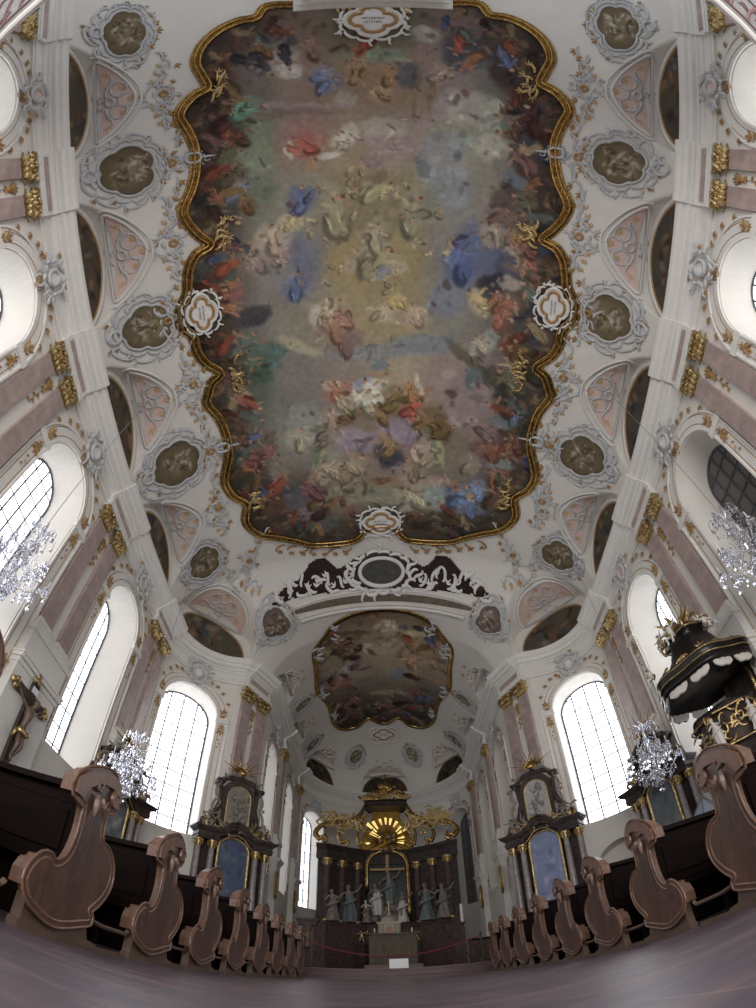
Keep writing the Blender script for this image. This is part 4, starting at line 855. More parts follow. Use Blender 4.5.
# ---------------------------------------------------------------- chancel fresco
CFL = [(0, 18.15), (-1.3, 18.3), (-2.4, 18.8), (-3.03, 19.6), (-3.55, 20.4), (-3.63, 22.1), (-3.74, 24.0), (-3.3, 25.9), (-3.17, 28.3), (-2.6, 29.35), (-1.7, 29.4), (-1.0, 28.7), (-0.3, 29.3)]
CF = smooth_closed(CFL+[(-x, y) for x, y in CFL[:0:-1]], 5)
t_cf = thing('ceiling_fresco', 'smaller cloud painting in a gilded frame on the chancel vault beyond the arch', 'ceiling painting', (0, 23.5, 0))
CFIELD = [(-3, 19, 70, 60, 50), (0, 18.6, 85, 72, 58), (3, 19, 75, 64, 52), (-3, 21, 110, 100, 84), (-1, 20.5, 105, 95, 78), (1, 20.5, 125, 110, 88), (3, 21, 112, 98, 78), (0, 21.5, 120, 108, 90), (-3, 23, 100, 95, 88), (-1, 23, 108, 98, 88), (1, 23, 115, 104, 88), (3, 23, 108, 95, 80), (-3, 25, 78, 68, 60), (0, 25, 88, 80, 70), (3, 25, 75, 66, 58), (-3, 27, 46, 38, 34), (-1, 27, 60, 52, 46), (1, 27, 58, 50, 46), (3, 27, 48, 40, 36), (-2, 29, 38, 32, 28), (2, 29, 38, 32, 28)]
CB = [(-1.8, 19.6, 1.2, 0.25, 10, 70, 55, 45), (-2.2, 20.6, 0.9, 0.4, 20, 80, 60, 50), (1.8, 19.8, 1.0, 0.3, -10, 150, 135, 105), (0.2, 19.4, 0.7, 0.5, 0, 150, 142, 120), (0.0, 21.2, 1.6, 0.5, 5, 135, 122, 100), (1.6, 22.2, 1.0, 0.5, 0, 130, 100, 80), (-1.8, 22.6, 0.9, 0.5, 0, 120, 112, 110), (-2.4, 24.0, 0.8, 0.5, 0, 130, 85, 70), (-0.9, 24.2, 0.7, 0.5, 0, 95, 80, 70), (0.9, 23.6, 0.6, 0.5, 0, 88, 92, 110), (0.4, 25.6, 1.3, 0.3, 0, 115, 110, 80), (2.2, 25.8, 0.7, 0.5, 0, 70, 78, 100), (-2, 26.2, 0.8, 0.4, 0, 95, 65, 55), (0, 27.2, 1.0, 0.5, 0, 100, 70, 60), (1.6, 26.8, 0.5, 0.5, 0, 65, 70, 90), (-1.6, 28.0, 0.8, 0.5, 0, 60, 48, 42)]
def crim(R): p = CF[R.integers(len(CF))]; t = 1-abs(R.normal(0, 0.25)); return p[0]*t, 23.5+(p[1]-23.5)*t
reparent(vault_painting('painted_field', CF, CFIELD, CB, 8, 0.09, 0.035, None, rim=crim, daubs=220, dcol=DC, warp=0.25, dsize=(0.14, 0.6), gain=2.7, figs=lambda R: [(R.choice([-1, 1])*R.uniform(1.2, 3.0), R.uniform(19.2, 28.5), R.uniform(0.7, 1.2), R.uniform(0, 360), np.array(FC[R.integers(len(FC))])*0.8, 0.8) for _ in range(40)]+[(R.uniform(-2.6, 2.6), R.uniform(26.5, 29), R.uniform(0.8, 1.3), R.uniform(200, 340), np.array(FC[R.integers(len(FC))])*0.6, 0.6) for _ in range(18)]), t_cf)
mb = MB(); plan_sweep(mb, CF, [(-0.12, 0), (-0.12, 0.07), (-0.06, 0.12), (0.0, 0.07), (0.05, 0.12), (0.11, 0.03), (0.11, 0)])
reparent(mb.build('gilded_frame', GOLD, smooth=True), t_cf)
for k, (x, y) in enumerate([(-3.55, 20.6), (-3.7, 24.4), (-3.3, 27.2), (-2.7, 19.1)]):
    for sg in (1, -1):
        mb = clump(vmap(x, y, 0, H, sg), 6, 0.34, 80+2*k+(sg > 0)); reparent(mb.build('stucco_rocaille_edging', SGREY, smooth=True), t_cf)
cart_white('inscription_cartouche', lambda a, b, h=0.0: onV(a*1.2, 30.4-b*1.2, h), 31, t_cf)

# ---------------------------------------------------------------- brown painted ribbon with white rocaille above the chancel arch
RB = [(0, 15.35), (-0.55, 15.4), (-1.1, 15.57), (-1.74, 15.95), (-2.08, 16.04), (-2.45, 15.75), (-2.69, 15.49), (-3.26, 15.57), (-3.64, 15.92), (-4.01, 16.23), (-4.6, 16.4), (-5.15, 16.75), (-5.0, 16.98), (-4.3, 16.85), (-3.3, 16.95), (-2.5, 17.0), (-1.6, 16.98), (-0.9, 16.98), (0, 17.05)]
RB2 = smooth_closed(RB[1:-1]+[RB[-1]]+[(-x, y) for x, y in RB[::-1][1:-1]]+[RB[0]], 4)
t_rb = thing('painted_ribbon', 'dark brown painted ribbon with white scrollwork and a small dark oval, above the chancel arch', 'vault ornament', (0, 16.5, 0))
reparent(vault_painting('painted_field', RB2, [(-4, 17, 38, 26, 26), (4, 17, 38, 26, 26), (0, 16, 60, 50, 45), (-2.5, 16.5, 45, 30, 32), (2.5, 16.5, 45, 30, 32)], [], 12, 0.07, 0.03, None, daubs=60, rim=lambda R: (R.uniform(-5, 5), R.uniform(15.6, 17.6)), dcol=[(60, 42, 40), (34, 24, 24), (52, 38, 44)], dsize=(0.1, 0.4)), t_rb)
ms = MB(); mp = lambda a, b, h=0.0: onV(a, b, h); R = random.Random(77); mo = MB()
closed_relief(ms, mp, [(1.05*math.cos(t), 16.3+0.62*math.sin(t)) for t in np.linspace(0, 2*PI, 32, endpoint=False)], 0.09, 0.08)
scroll_ring(ms, mo, lambda a, b, h=0.0: onV(a, 16.3+b, h+0.06), lobes(1.12, 0.68, 10, 0.08), 4, 0.5, R, 0.2)
for sgn in (1, -1):
    for k in range(17):
        x = sgn*(1.15+0.22*k); y = 16.85-0.25*math.sin(k*1.1)-0.03*k*0.5; a = R.uniform(-2, 1)
        relief(ms, mp, cscroll((x, y), (x+sgn*0.45*math.cos(a), y-0.45*abs(math.sin(a))-0.1), sgn*R.choice((-1, 1)), 7, 16, R.choice('CCS')), 0.07, 0.06)
        if k % 2: sprig(ms, mp, x, y-0.15, -PI/2+R.uniform(-0.8, 0.8), 0.3)
reparent(ms.build('scroll_moulding', WHITE, smooth=True), t_rb)
mb = MB(); panel(mb, lambda a, b, h: onV(a, 16.3+b, h), [(0.98*math.cos(t), 0.56*math.sin(t)) for t in np.linspace(0, 2*PI, 24, endpoint=False)], 0.075); reparent(mb.build('oval_field', mat('dark_olive_paint', (0.05, 0.05, 0.042, 1), 0.8, col2=(0.10, 0.095, 0.075, 1), nscale=5)), t_rb)
# painted band on the face of the arch
mb = MB(); xs_ = np.linspace(-4.3, 4.3, 60)
mb.grid([[onV(x, 17.27+0.08*(x/4.3)**2+d*(1-0.6*(x/4.3)**4), 0.03) for x in xs_] for d in (0, 0.12, 0.24, 0.36)])
t_b = tag(mb.build('painted_arch_band', mat('brown_paint', (0.13, 0.10, 0.075, 1), 0.8, col2=(0.20, 0.16, 0.11, 1), nscale=5)), 'narrow brown painted band along the edge of the chancel arch, under the dark ribbon', 'arch band')

# ---------------------------------------------------------------- side cartouches on the vault between the lunettes
GRIS = [(112, 102, 86), (92, 82, 66), (66, 56, 42), (132, 126, 112), (146, 142, 132), (58, 50, 38)]
def cartouche(xc, yc, sg, A, B, seed, label, name='stucco_cartouche', base=(88, 78, 60), ang=0.0, group='grisaille cartouches on the nave vault', gain=1.9, n=6, size=0.32, gold=0.3):
    R = random.Random(seed); RN = np.random.default_rng(seed)
    m = vmap(xc, yc, ang, H, sg); ol = lobes(A, B, n, 0.07, R.uniform(0, 1), 6, 0.15, R)
    pts = np.array(ol); dabs = [(RN.uniform(-A*.55, A*.55), RN.uniform(-B*.6, B*.6), RN.uniform(0.06, 0.26), RN.uniform(0.03, 0.10), RN.uniform(0, PI), GRIS[RN.integers(len(GRIS))]) for _ in range(60)]
    def colf(a, b):
        c = np.array(base, float)*(1.12-0.28*min(1, (a/A)**2+(b/B)**2))
        for x, y, rx, ry, an, cc in dabs:
            u = ((a-x)*math.cos(an)+(b-y)*math.sin(an))/rx; v = (-(a-x)*math.sin(an)+(b-y)*math.cos(an))/ry; k = max(0, 1-u*u-v*v)*0.9
            c = c*(1-k)+np.array(cc)*k
        return P2L(c, gain)+[1]
    mb = MB(); panel(mb, m, smooth_closed(ol, 2), 0.045, 14, colf)
    p0 = m(0, 0, 0); t = thing(name, label, 'cartouche', (p0.x, p0.y, p0.z), 0, group)
    reparent(mb.build('grisaille_panel', PAINT, smooth=True), t)
    ms, mo = MB(), MB()
    closed_relief(ms, m, ol, 0.045, 0.04); sp = smooth_closed(ol, 1)
    scroll_ring(ms, mo, m, ol, 3, size, R, gold)
    scroll_ring(ms, mo, m, [(a*1.2, b*1.2) for a, b in ol], 4, size*0.85, R, gold*1.3)
    # small shield low down, putto-like knob and trailing sprigs
    closed_relief(ms, m, [(0.2*math.cos(q), -B*1.25+0.17*math.sin(q)) for q in np.linspace(0, 2*PI, 14, endpoint=False)], 0.045, 0.06)
    for k in range(5):
        a = (k-2)*0.32*A; b = B*1.42+0.14*abs(k-2)*-1; sprig(mo, m, a, b, PI/2+(2-k)*0.35, 0.26)
    reparent(ms.build('stucco_scroll_moulding', SGREY, smooth=True), t)
    if mo.v: reparent(mo.build('gilt_leaves', OCHRE, smooth=True), t)
    return t
CW = ['beside the organ loft, above the rearmost %s pilaster pair', 'between the first and second %s lunettes', 'between the second and third %s lunettes', 'between the third and fourth %s lunettes', 'between the fourth and the corner %s lunettes']
for sg in (1, -1):
    side = 'left' if sg > 0 else 'right'
    for i, y in enumerate([-7.3, -2.05, 3.42, 8.85, 13.85]):
        cartouche(-7.75, y, sg, (0.95, 0.80, 0.84, 0.80, 0.78)[i], (0.78, 0.98, 0.92, 0.92, 0.80)[i], 200+10*i+(sg > 0), ('olive grisaille cartouche in blue-grey scrolls '+CW[i]) % side)
    cartouche(-5.0, 17.6, sg, 0.78, 0.70, 300+(sg > 0), 'purplish cartouche in grey scrolls on the %s pendentive of the chancel arch' % side, base=(92, 80, 76), group='pendentive cartouches of the chancel arch', n=5)
    for k, y in enumerate((24.2, 29.1)):
        cartouche(-4.55, y, sg, 0.42, 0.62, 320+k*2+(sg > 0), 'small dim cartouche on the %s side of the chancel vault, the one %s' % (side, ('nearer the nave', 'nearer the apse')[k]), base=(100, 92, 74), group='chancel vault cartouches', gain=2.2, size=0.26)
    cartouche(-1.95, 31.9, sg, 0.42, 0.62, 330+(sg > 0), 'small dim cartouche on the apse vault, %s of the centre lunette' % side, base=(100, 92, 82), group='chancel vault cartouches', gain=2.0, size=0.26, ang=0)

# ---------------------------------------------------------------- lunettes: painting, mouldings, pink shell panel
def groin(L, u):
    p0, n, hw, h, sl = L; t = Vector((-n.y, n.x, 0)); lo = 0
    for k in range(1, 61):
        w = hw*0.99*k/60; p = p0+n*u+t*w
        if Hlun(L, p.x, p.y) < Hmain(p.x, p.y): return hw*0.99*(k-1)/60
    return hw*0.98
def lunette(L, sg, seed, label, plabel, big=True, dark=1.0, group='lunette paintings over the nave windows'):
    p0, n, hw, h, sl = L; t = Vector((-n.y, n.x, 0)); R = random.Random(seed); RN = np.random.default_rng(seed)
    sc = s_of(p0.x, p0.y); hi = hw-0.22; hh = h-0.28
    th = thing('lunette_painting', label, 'painting', (p0.x*sg, p0.y, Z0), 0, group)
    mb = MB(); cols = []; rows = []
    cent = [(RN.uniform(-hi, hi), RN.uniform(0.1, hh), RN.uniform(0.1, 0.5), RN.uniform(0.08, 0.3), RN.uniform(0, PI), [(58, 48, 44), (80, 58, 48), (50, 55, 62), (98, 90, 78), (38, 32, 30), (110, 84, 66), (68, 62, 50)][RN.integers(7)]) for _ in range(46)]
    NW, NZ = 60, 26
    for j in range(NZ+1):
        row = []
        for i in range(NW+1):
            w = -hi+2*hi*i/NW; zt = hh*math.sqrt(max(0, 1-(w/hi)**2)); z = zt*j/NZ
            row.append(W(sc+w, Z0+0.02+z, 0.045, sg)); c = np.array((66, 60, 50), float)
            for x, y, rx, ry, an, cc in cent:
                u = ((w-x)*math.cos(an)+(z-y)*math.sin(an))/rx; v = (-(w-x)*math.sin(an)+(z-y)*math.cos(an))/ry; k = max(0, 1-u*u-v*v)*0.85
                c = c*(1-k)+np.array(cc)*k
            cols.append(P2L(c, 1.8*dark)+[1])
        rows.append(row)
    mb.grid(rows); mb.c = cols
    reparent(mb.build('painted_field', PAINT), th)
    mo, mw = MB(), MB(); m = wmap(sc, Z0, sg, 0.02)
    relief(mo, m, [(hi*math.cos(q), 0.02+hh*math.sin(q)) for q in np.linspace(0, PI, 34)], 0.035, 0.03, prof=lambda q: 1)
    relief(mw, m, [((hi+0.10)*math.cos(q), 0.02+(hh+0.12)*math.sin(q)) for q in np.linspace(0, PI, 34)], 0.07, 0.03, prof=lambda q: 1)
    reparent(mo.build('gilt_moulding', OCHRE, smooth=True), th); reparent(mw.build('white_moulding', TRIM, smooth=True), th)
    # pink panel on the lunette vault
    def mp(a, b, hgt=0.0):      # a lateral, b distance from wall
        p = p0+n*b+t*a; q = onV(p.x, p.y, hgt); return Vector((q.x*sg, q.y, q.z))
    us = np.linspace(0.34, 3.0, 50); g = [(u, groin(L, u)) for u in us]; g = [(u, w) for u, w in g if w > 0.12]
    if len(g) < 4: return th
    umax = g[-1][0]
    tp = thing('shell_panel', plabel, 'vault ornament', tuple(mp(0, umax*0.6)), 0, group.replace('lunette paintings', 'pink shell panels'))
    # the pink field is a pointed oval: wide at the wall and rounded at the tip
    tip = umax*0.93; u0 = 0.42
    def wid(u): return max(0.02, min(np.interp(u, [q[0] for q in g], [q[1] for q in g])*0.90, 1.5))*math.sqrt(max(0, 1-((u-u0)/(tip-u0))**3))
    mb = MB(); rr = []
    for k in range(19):
        u = u0+(tip-u0)*k/18; w = wid(u); rr.append([mp(w*a, u, 0.03) for a in np.linspace(-1, 1, 25)])
    mb.grid(rr); reparent(mb.build('pink_field', PINK, smooth=True), tp)
    edge = [(wid(u), u) for u in np.linspace(u0, tip, 22)]+[(-wid(u), u) for u in np.linspace(tip, u0, 22)]
    mw, ms, mo = MB(), MB(), MB(); closed_relief(mw, mp, edge, 0.055, 0.03)
    outer = [((wid(u)+0.16), u) for u in np.linspace(u0-0.05, tip, 22)]+[(-(wid(u)+0.16), u) for u in np.linspace(tip, u0-0.05, 22)]
    relief(mw, mp, [(a, b+0.16*max(0, (b-u0)/(tip-u0))) for a, b in outer], 0.035, 0.03, prof=lambda q: 1)
    reparent(mw.build('white_moulding', TRIM, smooth=True), tp)
    # shell: three lobes of flutes ringed by C scrolls
    cu = u0+(tip-u0)*0.50; sc2 = min(1.0, wid(cu)/1.0)
    for da, an in ((-0.42, 0.5), (0, 0), (0.42, -0.5)):
        ca, cb = da*sc2, cu+(0.24 if da == 0 else 0)*sc2
        closed_relief(ms, mp, [(ca+0.27*sc2*math.cos(q), cb+0.27*sc2*math.sin(q)) for q in np.linspace(0, 2*PI, 18, endpoint=False)], 0.035*sc2, 0.04)
        for k in range(5):
            q = (k-2)*0.28; a0 = PI/2+an+q
            relief(mo, mp, [(ca+0.04*math.cos(a0)*sc2, cb+0.02), (ca+0.13*sc2*math.cos(a0), cb+0.13*sc2*math.sin(a0)), (ca+0.22*sc2*math.cos(a0), cb+0.22*sc2*math.sin(a0))], 0.028*sc2, 0.04)
    closed_relief(ms, mp, [(0.16*sc2*math.cos(q), u0+0.22+0.13*sc2*math.sin(q)) for q in np.linspace(0, 2*PI, 12, endpoint=False)], 0.05, 0.05)
    for s_ in (-1, 1):
        relief(ms, mp, cscroll((s_*0.18, u0+0.15), (s_*0.6*sc2, u0+0.4), s_*1, 7), 0.045, 0.05)
        relief(ms, mp, cscroll((s_*0.6*sc2, u0+0.1), (s_*0.95*sc2, u0+0.3), -s_*1, 7), 0.04, 0.05)
        sprig(mo, mp, s_*0.95*sc2, u0+0.18, PI/2-s_*1.2, 0.26); sprig(mo, mp, s_*0.5*sc2, u0+0.62, PI/2, 0.2)
    # foliage cluster at the keystone of the lunette and beyond the tip
    R2 = random.Random(seed+5)
    scroll_ring(ms, mo, lambda a, b, hgt=0.0: mp(a, 0.12+b, hgt), lobes(0.16, 0.12, 5, 0.1), 6, 0.2, R2, 0.4)
    if big:
        scroll_ring(ms, mo, lambda a, b, hgt=0.0: mp(a, tip+0.55+b, hgt), lobes(0.24, 0.2, 6, 0.1), 4, 0.26, R2, 0.4)
        for s_ in (-1, 1):
            for k in range(3):
                relief(ms, mp, cscroll((s_*(0.3+0.28*k), tip+0.55+0.12*k), (s_*(0.55+0.28*k), tip+0.75+0.06*k), s_*(-1)**k, 7), 0.04, 0.03); sprig(mo, mp, s_*(0.45+0.3*k), tip+0.42+0.1*k, PI/2-s_*(0.7+0.2*k), 0.2)
    reparent(ms.build('stucco_scroll_moulding', SGREY if big else WHITE, smooth=True), tp); reparent(mo.build('gilt_flute_lattice', mat('gilt_salmon', (0.60, 0.42, 0.25, 1), 0.6, 0.1), smooth=True), tp)
LN = ['first', 'second', 'third', 'fourth']
for k, L in enumerate(LUN):
    for sg in ((1, -1) if k < 8 else (1,)):
        side = 'left' if sg > 0 else 'right'
        if k < 4: wh = 'over the %s %s nave window from the organ loft' % (LN[k], side); gp = 'lunette paintings over the nave windows'
        elif k == 4: wh = 'over the %s corner window before the chancel' % side; gp = 'lunette paintings over the corner windows'
        elif k < 8: wh = 'over the %s %s chancel window from the arch' % (LN[k-5], side); gp = 'lunette paintings in the chancel'
        else: wh = 'at the centre of the apse, behind the altar crown'; gp = 'lunette paintings in the chancel'
        lunette(L, sg, 400+2*k+(sg > 0), 'dark lunette painting '+wh, 'pink shell stucco panel '+wh, k < 5, 1.0 if k < 5 else 0.55, gp)

# ---------------------------------------------------------------- loose stucco between the frame and the lunettes
def festoon(xc, yc, sg, seed, label, A=0.5, n=7, ang=0.0, size=0.34):
    R = random.Random(seed); m = vmap(xc, yc, ang, H, sg); ms, mo = MB(), MB()
    scroll_ring(ms, mo, m, lobes(A*0.45, A*0.4, 5, 0.1), 5, size, R, 0.35)
    closed_relief(mo, m, [(0.10*math.cos(q), 0.13*math.sin(q)) for q in np.linspace(0, 2*PI, 12, endpoint=False)], 0.05, 0.03)
    for k in range(n):
        s_ = -1 if k % 2 else 1; j = k//2; a = s_*(A*0.7+0.33*j); b = 0.15*math.sin(j*1.7+seed)
        relief(ms, m, cscroll((a, b), (a+s_*0.36, b+R.uniform(-0.25, 0.25)), s_*R.choice((-1, 1)), 7, 14, R.choice('CS')), 0.05, 0.02)
        sprig(mo, m, a+s_*0.18, b+R.uniform(-0.15, 0.3), R.uniform(0.5, 2.6), 0.24)
    p = m(0, 0, 0); th = thing('stucco_festoon', label, 'vault ornament', tuple(p), 0, 'stucco sprays round the nave fresco')
    reparent(ms.build('stucco_scroll_moulding', SGREY, smooth=True), th); reparent(mo.build('gilt_leaves', OCHRE, smooth=True), th)
for sg in (1, -1):
    side = 'left' if sg > 0 else 'right'
    for i, y in enumerate([-4.7, 0.75, 6.0, 11.5]): festoon(-6.75, y, sg, 500+2*i+(sg > 0), 'blue-grey and gilt spray between the big frame and the %s %s lunette' % (LN[i], side), 0.42)
    for i, y in enumerate([-2.1, 8.85]): festoon(-6.6, y, sg, 520+2*i+(sg > 0), 'scattered gilt leaves inside the frame bulge, %s side, %s' % (side, ('nearer the organ loft', 'nearer the altar')[i]), 0.3, 8)
    festoon(-6.05, 14.75, sg, 540+(sg > 0), 'gilt and grey spray at the %s altar-end corner of the big frame' % side, 0.4, 9, 0.6)
    festoon(-7.2, 3.42, sg, 550+(sg > 0), 'grey spray behind the %s inscription cartouche of the big frame' % side, 0.3, 6)
m = MB(); R = random.Random(3)
for s_ in (-1, 1):
    for k in range(7):
        x = s_*(1.4+0.5*k); y = 15.05-0.03*k*k*0.6; mp = lambda a, b, h=0.0: onV(a, b, h)
        relief(m, mp, cscroll((x, y), (x+s_*0.4, y+R.uniform(0.0, 0.4)), s_*R.choice((-1, 1)), 7), 0.05, 0.02); sprig(m, mp, x+s_*0.2, y+0.25, PI/2-s_*0.8, 0.26)
tag(m.build('gilt_spray', OCHRE, smooth=True), 'gilt leaf sprays along the altar end of the big fresco frame', 'vault ornament')

# ---------------------------------------------------------------- rocaille over the windows, on frieze and architrave
def over_window(w, sg, label, seed):
    R = random.Random(seed); s0 = w['s']; zc = w['zs']+w['fw']+0.12; ms, mo, mp_ = MB(), MB(), MB()
    m = wmap(s0, zc, sg, 0.16); k = 1.0 if w['k'] < 5 else 0.75
    scroll_ring(ms, mo, lambda a, b, h=0.0: m(a*k, b*k, h+0.05), lobes(0.34, 0.34, 6, 0.12), 3, 0.34, R, 0.2)
    closed_relief(ms, m, [(0.22*k*math.cos(q), 0.25*k*math.sin(q)) for q in np.linspace(0, 2*PI, 18, endpoint=False)], 0.06, 0.06)
    panel(mp_, m, [(0.2*k*math.cos(q), 0.23*k*math.sin(q)) for q in np.linspace(0, 2*PI, 16, endpoint=False)], 0.05)
    for s_ in (-1, 1):
        for j in range(4): sprig(mo, wmap(s0, 0, sg, 0.04), s_*(0.75+0.3*j)*k, zc-0.12-0.20*j*j*0.5*k, s_*0.2-PI/2, 0.2)
    t = thing('window_rocaille', label, 'wall ornament', tuple(W(s0, zc, 0.1, sg)), 0, 'rocaille crests over the windows')
    reparent(mp_.build('shield', PINK if w['k'] in (0, 3) else WHITE), t)
    reparent(ms.build('stucco_scroll_moulding', SGREY, smooth=True), t); reparent(mo.build('gilt_leaves', OCHRE, smooth=True), t)
    if w['k'] in (0, 1, 2):
        md = wmap(s0, w['zs']+(w['hw']+w['fw'])/2-0.05, sg, 0.05); a, b = MB(), MB()
        closed_relief(a, md, [(0.2*math.cos(q), 0.24*math.sin(q)) for q in np.linspace(0, 2*PI, 20, endpoint=False)], 0.018, 0)
        closed_relief(a, md, [(0.13*math.cos(q), 0.17*math.sin(q)) for q in np.linspace(0, 2*PI, 20, endpoint=False)], 0.014, 0)
        sprig(a, md, 0, -0.1, PI/2, 0.2, 0.04, 5, 0.5); reparent(a.build('oval_medallion', OCHRE), t)
for w in WIN:
    for sg in (1, -1):
        side = 'left' if sg > 0 else 'right'; k = w['k']
        wh = ('%s %s nave window from the organ loft' % (LN[k], side)) if k < 4 else ('%s corner window' % side if k == 4 else ('%s %s chancel window from the arch' % (LN[k-5], side)))
        over_window(w, sg, 'stucco crest with shield over the '+wh, 600+2*k+(sg > 0))
# ================================================================ PEWS
PROFILE = [(-0.23, 0.95), (-0.22, 1.02), (-0.14, 1.10), (0.0, 1.17), (0.10, 1.20), (0.18, 1.18), (0.235, 1.12), (0.235, 1.05), (0.19, 1.02), (0.15, 1.05), (0.13, 1.0), (0.13, 0.90), (0.145, 0.78), (0.19, 0.72), (0.27, 0.705), (0.33, 0.67),
           (0.37, 0.61), (0.38, 0.53), (0.34, 0.44), (0.27, 0.36), (0.20, 0.30), (0.20, 0.25), (0.23, 0.22), (0.15, 0.20), (0.02, 0.165), (-0.10, 0.14), (-0.20, 0.145), (-0.31, 0.18), (-0.40, 0.22), (-0.44, 0.29),
           (-0.42, 0.37), (-0.36, 0.44), (-0.30, 0.455), (-0.26, 0.43), (-0.20, 0.445), (-0.13, 0.50), (-0.08, 0.60), (-0.055, 0.72), (-0.06, 0.84), (-0.09, 0.93)]
def make_pew():
    """local: x=0 aisle face, benches run to -x, y towards the altar"""
    t = thing('church_pew', '', 'pew')
    pf = smooth_closed(PROFILE, 2); mb = MB()
    def shr(k, s):                       # inset outline towards its local spine
        out = []; N = len(pf)
        for i, (a, b) in enumerate(pf):
            a0, b0 = pf[(i-2) % N]; a1, b1 = pf[(i+2) % N]; tx, ty = a1-a0, b1-b0; l = math.hypot(tx, ty) or 1
            out.append((a-ty/l*s*-1*k, b+tx/l*s*-1*k))
        return out
    inn = shr(-1, 0.028); inn2 = shr(-1, 0.045); X0 = -0.07
    rows = [[(X0, a, b) for a, b in pf], [(0.0, a, b) for a, b in pf], [(0.008, a, b) for a, b in shr(-1, 0.012)], [(-0.012, a, b) for a, b in inn], [(0.012, a, b) for a, b in inn2]]
    mb.grid(rows, closed_u=True)
    mb.cur = 1; mb.F(*[mb.V((0.012, a, b)) for a, b in inn2]); mb.cur = 0; mb.F(*[mb.V((X0, a, b)) for a, b in pf[::-1]])
    fm = lambda a, b, h=0.0: (0.006+h, a, b)
    closed_relief(mb, fm, shr(-1, 0.012), 0.012); closed_relief(mb, fm, shr(-1, 0.055), 0.010, 0.004)
    end = mb.build('bench_end', [WOOD, WOOD2], t)
    # scroll cap carved across the top, volute at its front
    mb = MB(); cap = [(-0.26, 0.93), (-0.26, 1.03), (-0.15, 1.13), (0.0, 1.195), (0.12, 1.225), (0.20, 1.205), (0.255, 1.14), (0.25, 1.05), (0.20, 1.015), (0.165, 1.05), (0.19, 1.10), (0.14, 1.14), (0.0, 1.11), (-0.12, 1.03), (-0.17, 0.93)]
    mb.prism(cap, -0.09, 0.035, lambda a, b, d: (d, a, b))
    for k in range(3): mb.tube([(0.03-0.045*k, 0.205+0.05*math.cos(q), 1.08+0.05*math.sin(q)) for q in np.linspace(0, 5.5, 14)], 0.017, 5)
    mb.tube([(0.03, -0.02+0.03*math.cos(q), 1.08+0.03*math.sin(q)) for q in np.linspace(0, 5.5, 10)], 0.014, 5)
    leaf(mb, lambda a, b, h=0.0: (0.012+h, a, b), -0.02, 1.02, -PI/2, 0.16, 0.03); leaf(mb, lambda a, b, h=0.0: (0.012+h, a, b), 0.04, 1.02, -PI/2+0.4, 0.12, 0.025)
    mb.build('scroll_cap', WOOD, end)
    mb = MB(); ar = [(-0.455, 0.25), (-0.45, 0.34), (-0.42, 0.40), (-0.37, 0.455), (-0.30, 0.475), (-0.26, 0.45), (-0.30, 0.44), (-0.36, 0.42), (-0.40, 0.36), (-0.42, 0.30), (-0.42, 0.25)]
    mb.prism(ar, -0.11, -0.005, lambda a, b, d: (d, a, b)); mb.build('arm_volute', WOOD, end)
    mb = MB(); pb = [(-0.42, 0.0), (0.42, 0.0), (0.42, 0.05), (0.30, 0.07), (0.26, 0.19), (0.16, 0.21), (0.0, 0.17), (-0.12, 0.15), (-0.22, 0.155), (-0.33, 0.19), (-0.38, 0.22), (-0.40, 0.06), (-0.42, 0.05)]
    mb.prism(pb, -0.09, -0.02, lambda a, b, d: (d, a, b)); mb.build('plinth', WOODP, t)
    mb = MB(); mb.box(-5.6, -0.07, 0.02, 0.17, 1.04, 1.085); mb.box(-5.6, -0.07, 0.09, 0.115, 0.52, 1.04); mb.box(-5.6, -0.07, 0.085, 0.12, 0.95, 1.04)
    for k in range(4): mb.box(-5.5+k*1.36, -4.3+k*1.36, 0.075, 0.09, 0.6, 0.9)
    mb.build('back_panel', WOODD, t)
    mb = MB(); mb.box(-5.6, -0.09, -0.40, 0.06, 0.42, 0.455); mb.box(-5.6, -0.09, -0.05, -0.02, 0.06, 0.42); mb.build('seat', WOODD, t)
    mb = MB(); mb.box(-5.6, -0.09, 0.36, 0.56, 0.16, 0.19); mb.box(-5.6, -0.09, 0.52, 0.55, 0.03, 0.16); mb.build('kneeler', WOODD, t)
    mb = MB(); mb.tube([(-0.05, 0.20, 0.235), (-0.05, 0.5, 0.20), (-0.05, 0.87, 0.20), (-0.05, 0.90, 0.23)], 0.018, 6)
    mb.box(-0.09, -0.03, 0.42, 0.86, 0.0, 0.035); mb.build('foot_rail', WOODP, t)
    return t
pew0 = make_pew(); PWK = kids(pew0)
YL = [1.27, 2.72, 4.05, 5.26, 6.50, 7.75, 9.00, 10.28, 11.45]
YR = [1.40, 2.83, 4.23, 5.50, 6.68, 7.90, 9.22, 10.45, 11.60]
PN = ['nearest the camera', 'second from the camera', 'third from the camera', 'fourth from the camera', 'fifth from the camera', 'sixth from the camera', 'seventh from the camera', 'second from the altar steps', 'nearest the altar steps']
for sg, YY, X in ((1, YL, -1.94), (-1, YR, 2.04)):
    side = 'left' if sg > 0 else 'right'
    for i, y in enumerate(YY):
        lab = 'dark oak pew with carved scroll end, %s of aisle, %s' % (side, PN[i])
        if sg > 0: M = Matrix.Translation((X, y, 0))
        else: M = Matrix.Translation((X, y, 0)) @ Matrix.Scale(-1, 4, (1, 0, 0))
        if i == 0 and sg > 0: pew0.matrix_world = M; pew0['label'] = lab; pew0['group'] = 'pews left of the aisle'
        else: dup(pew0, M, lab, 'pews %s of the aisle' % side, PWK)

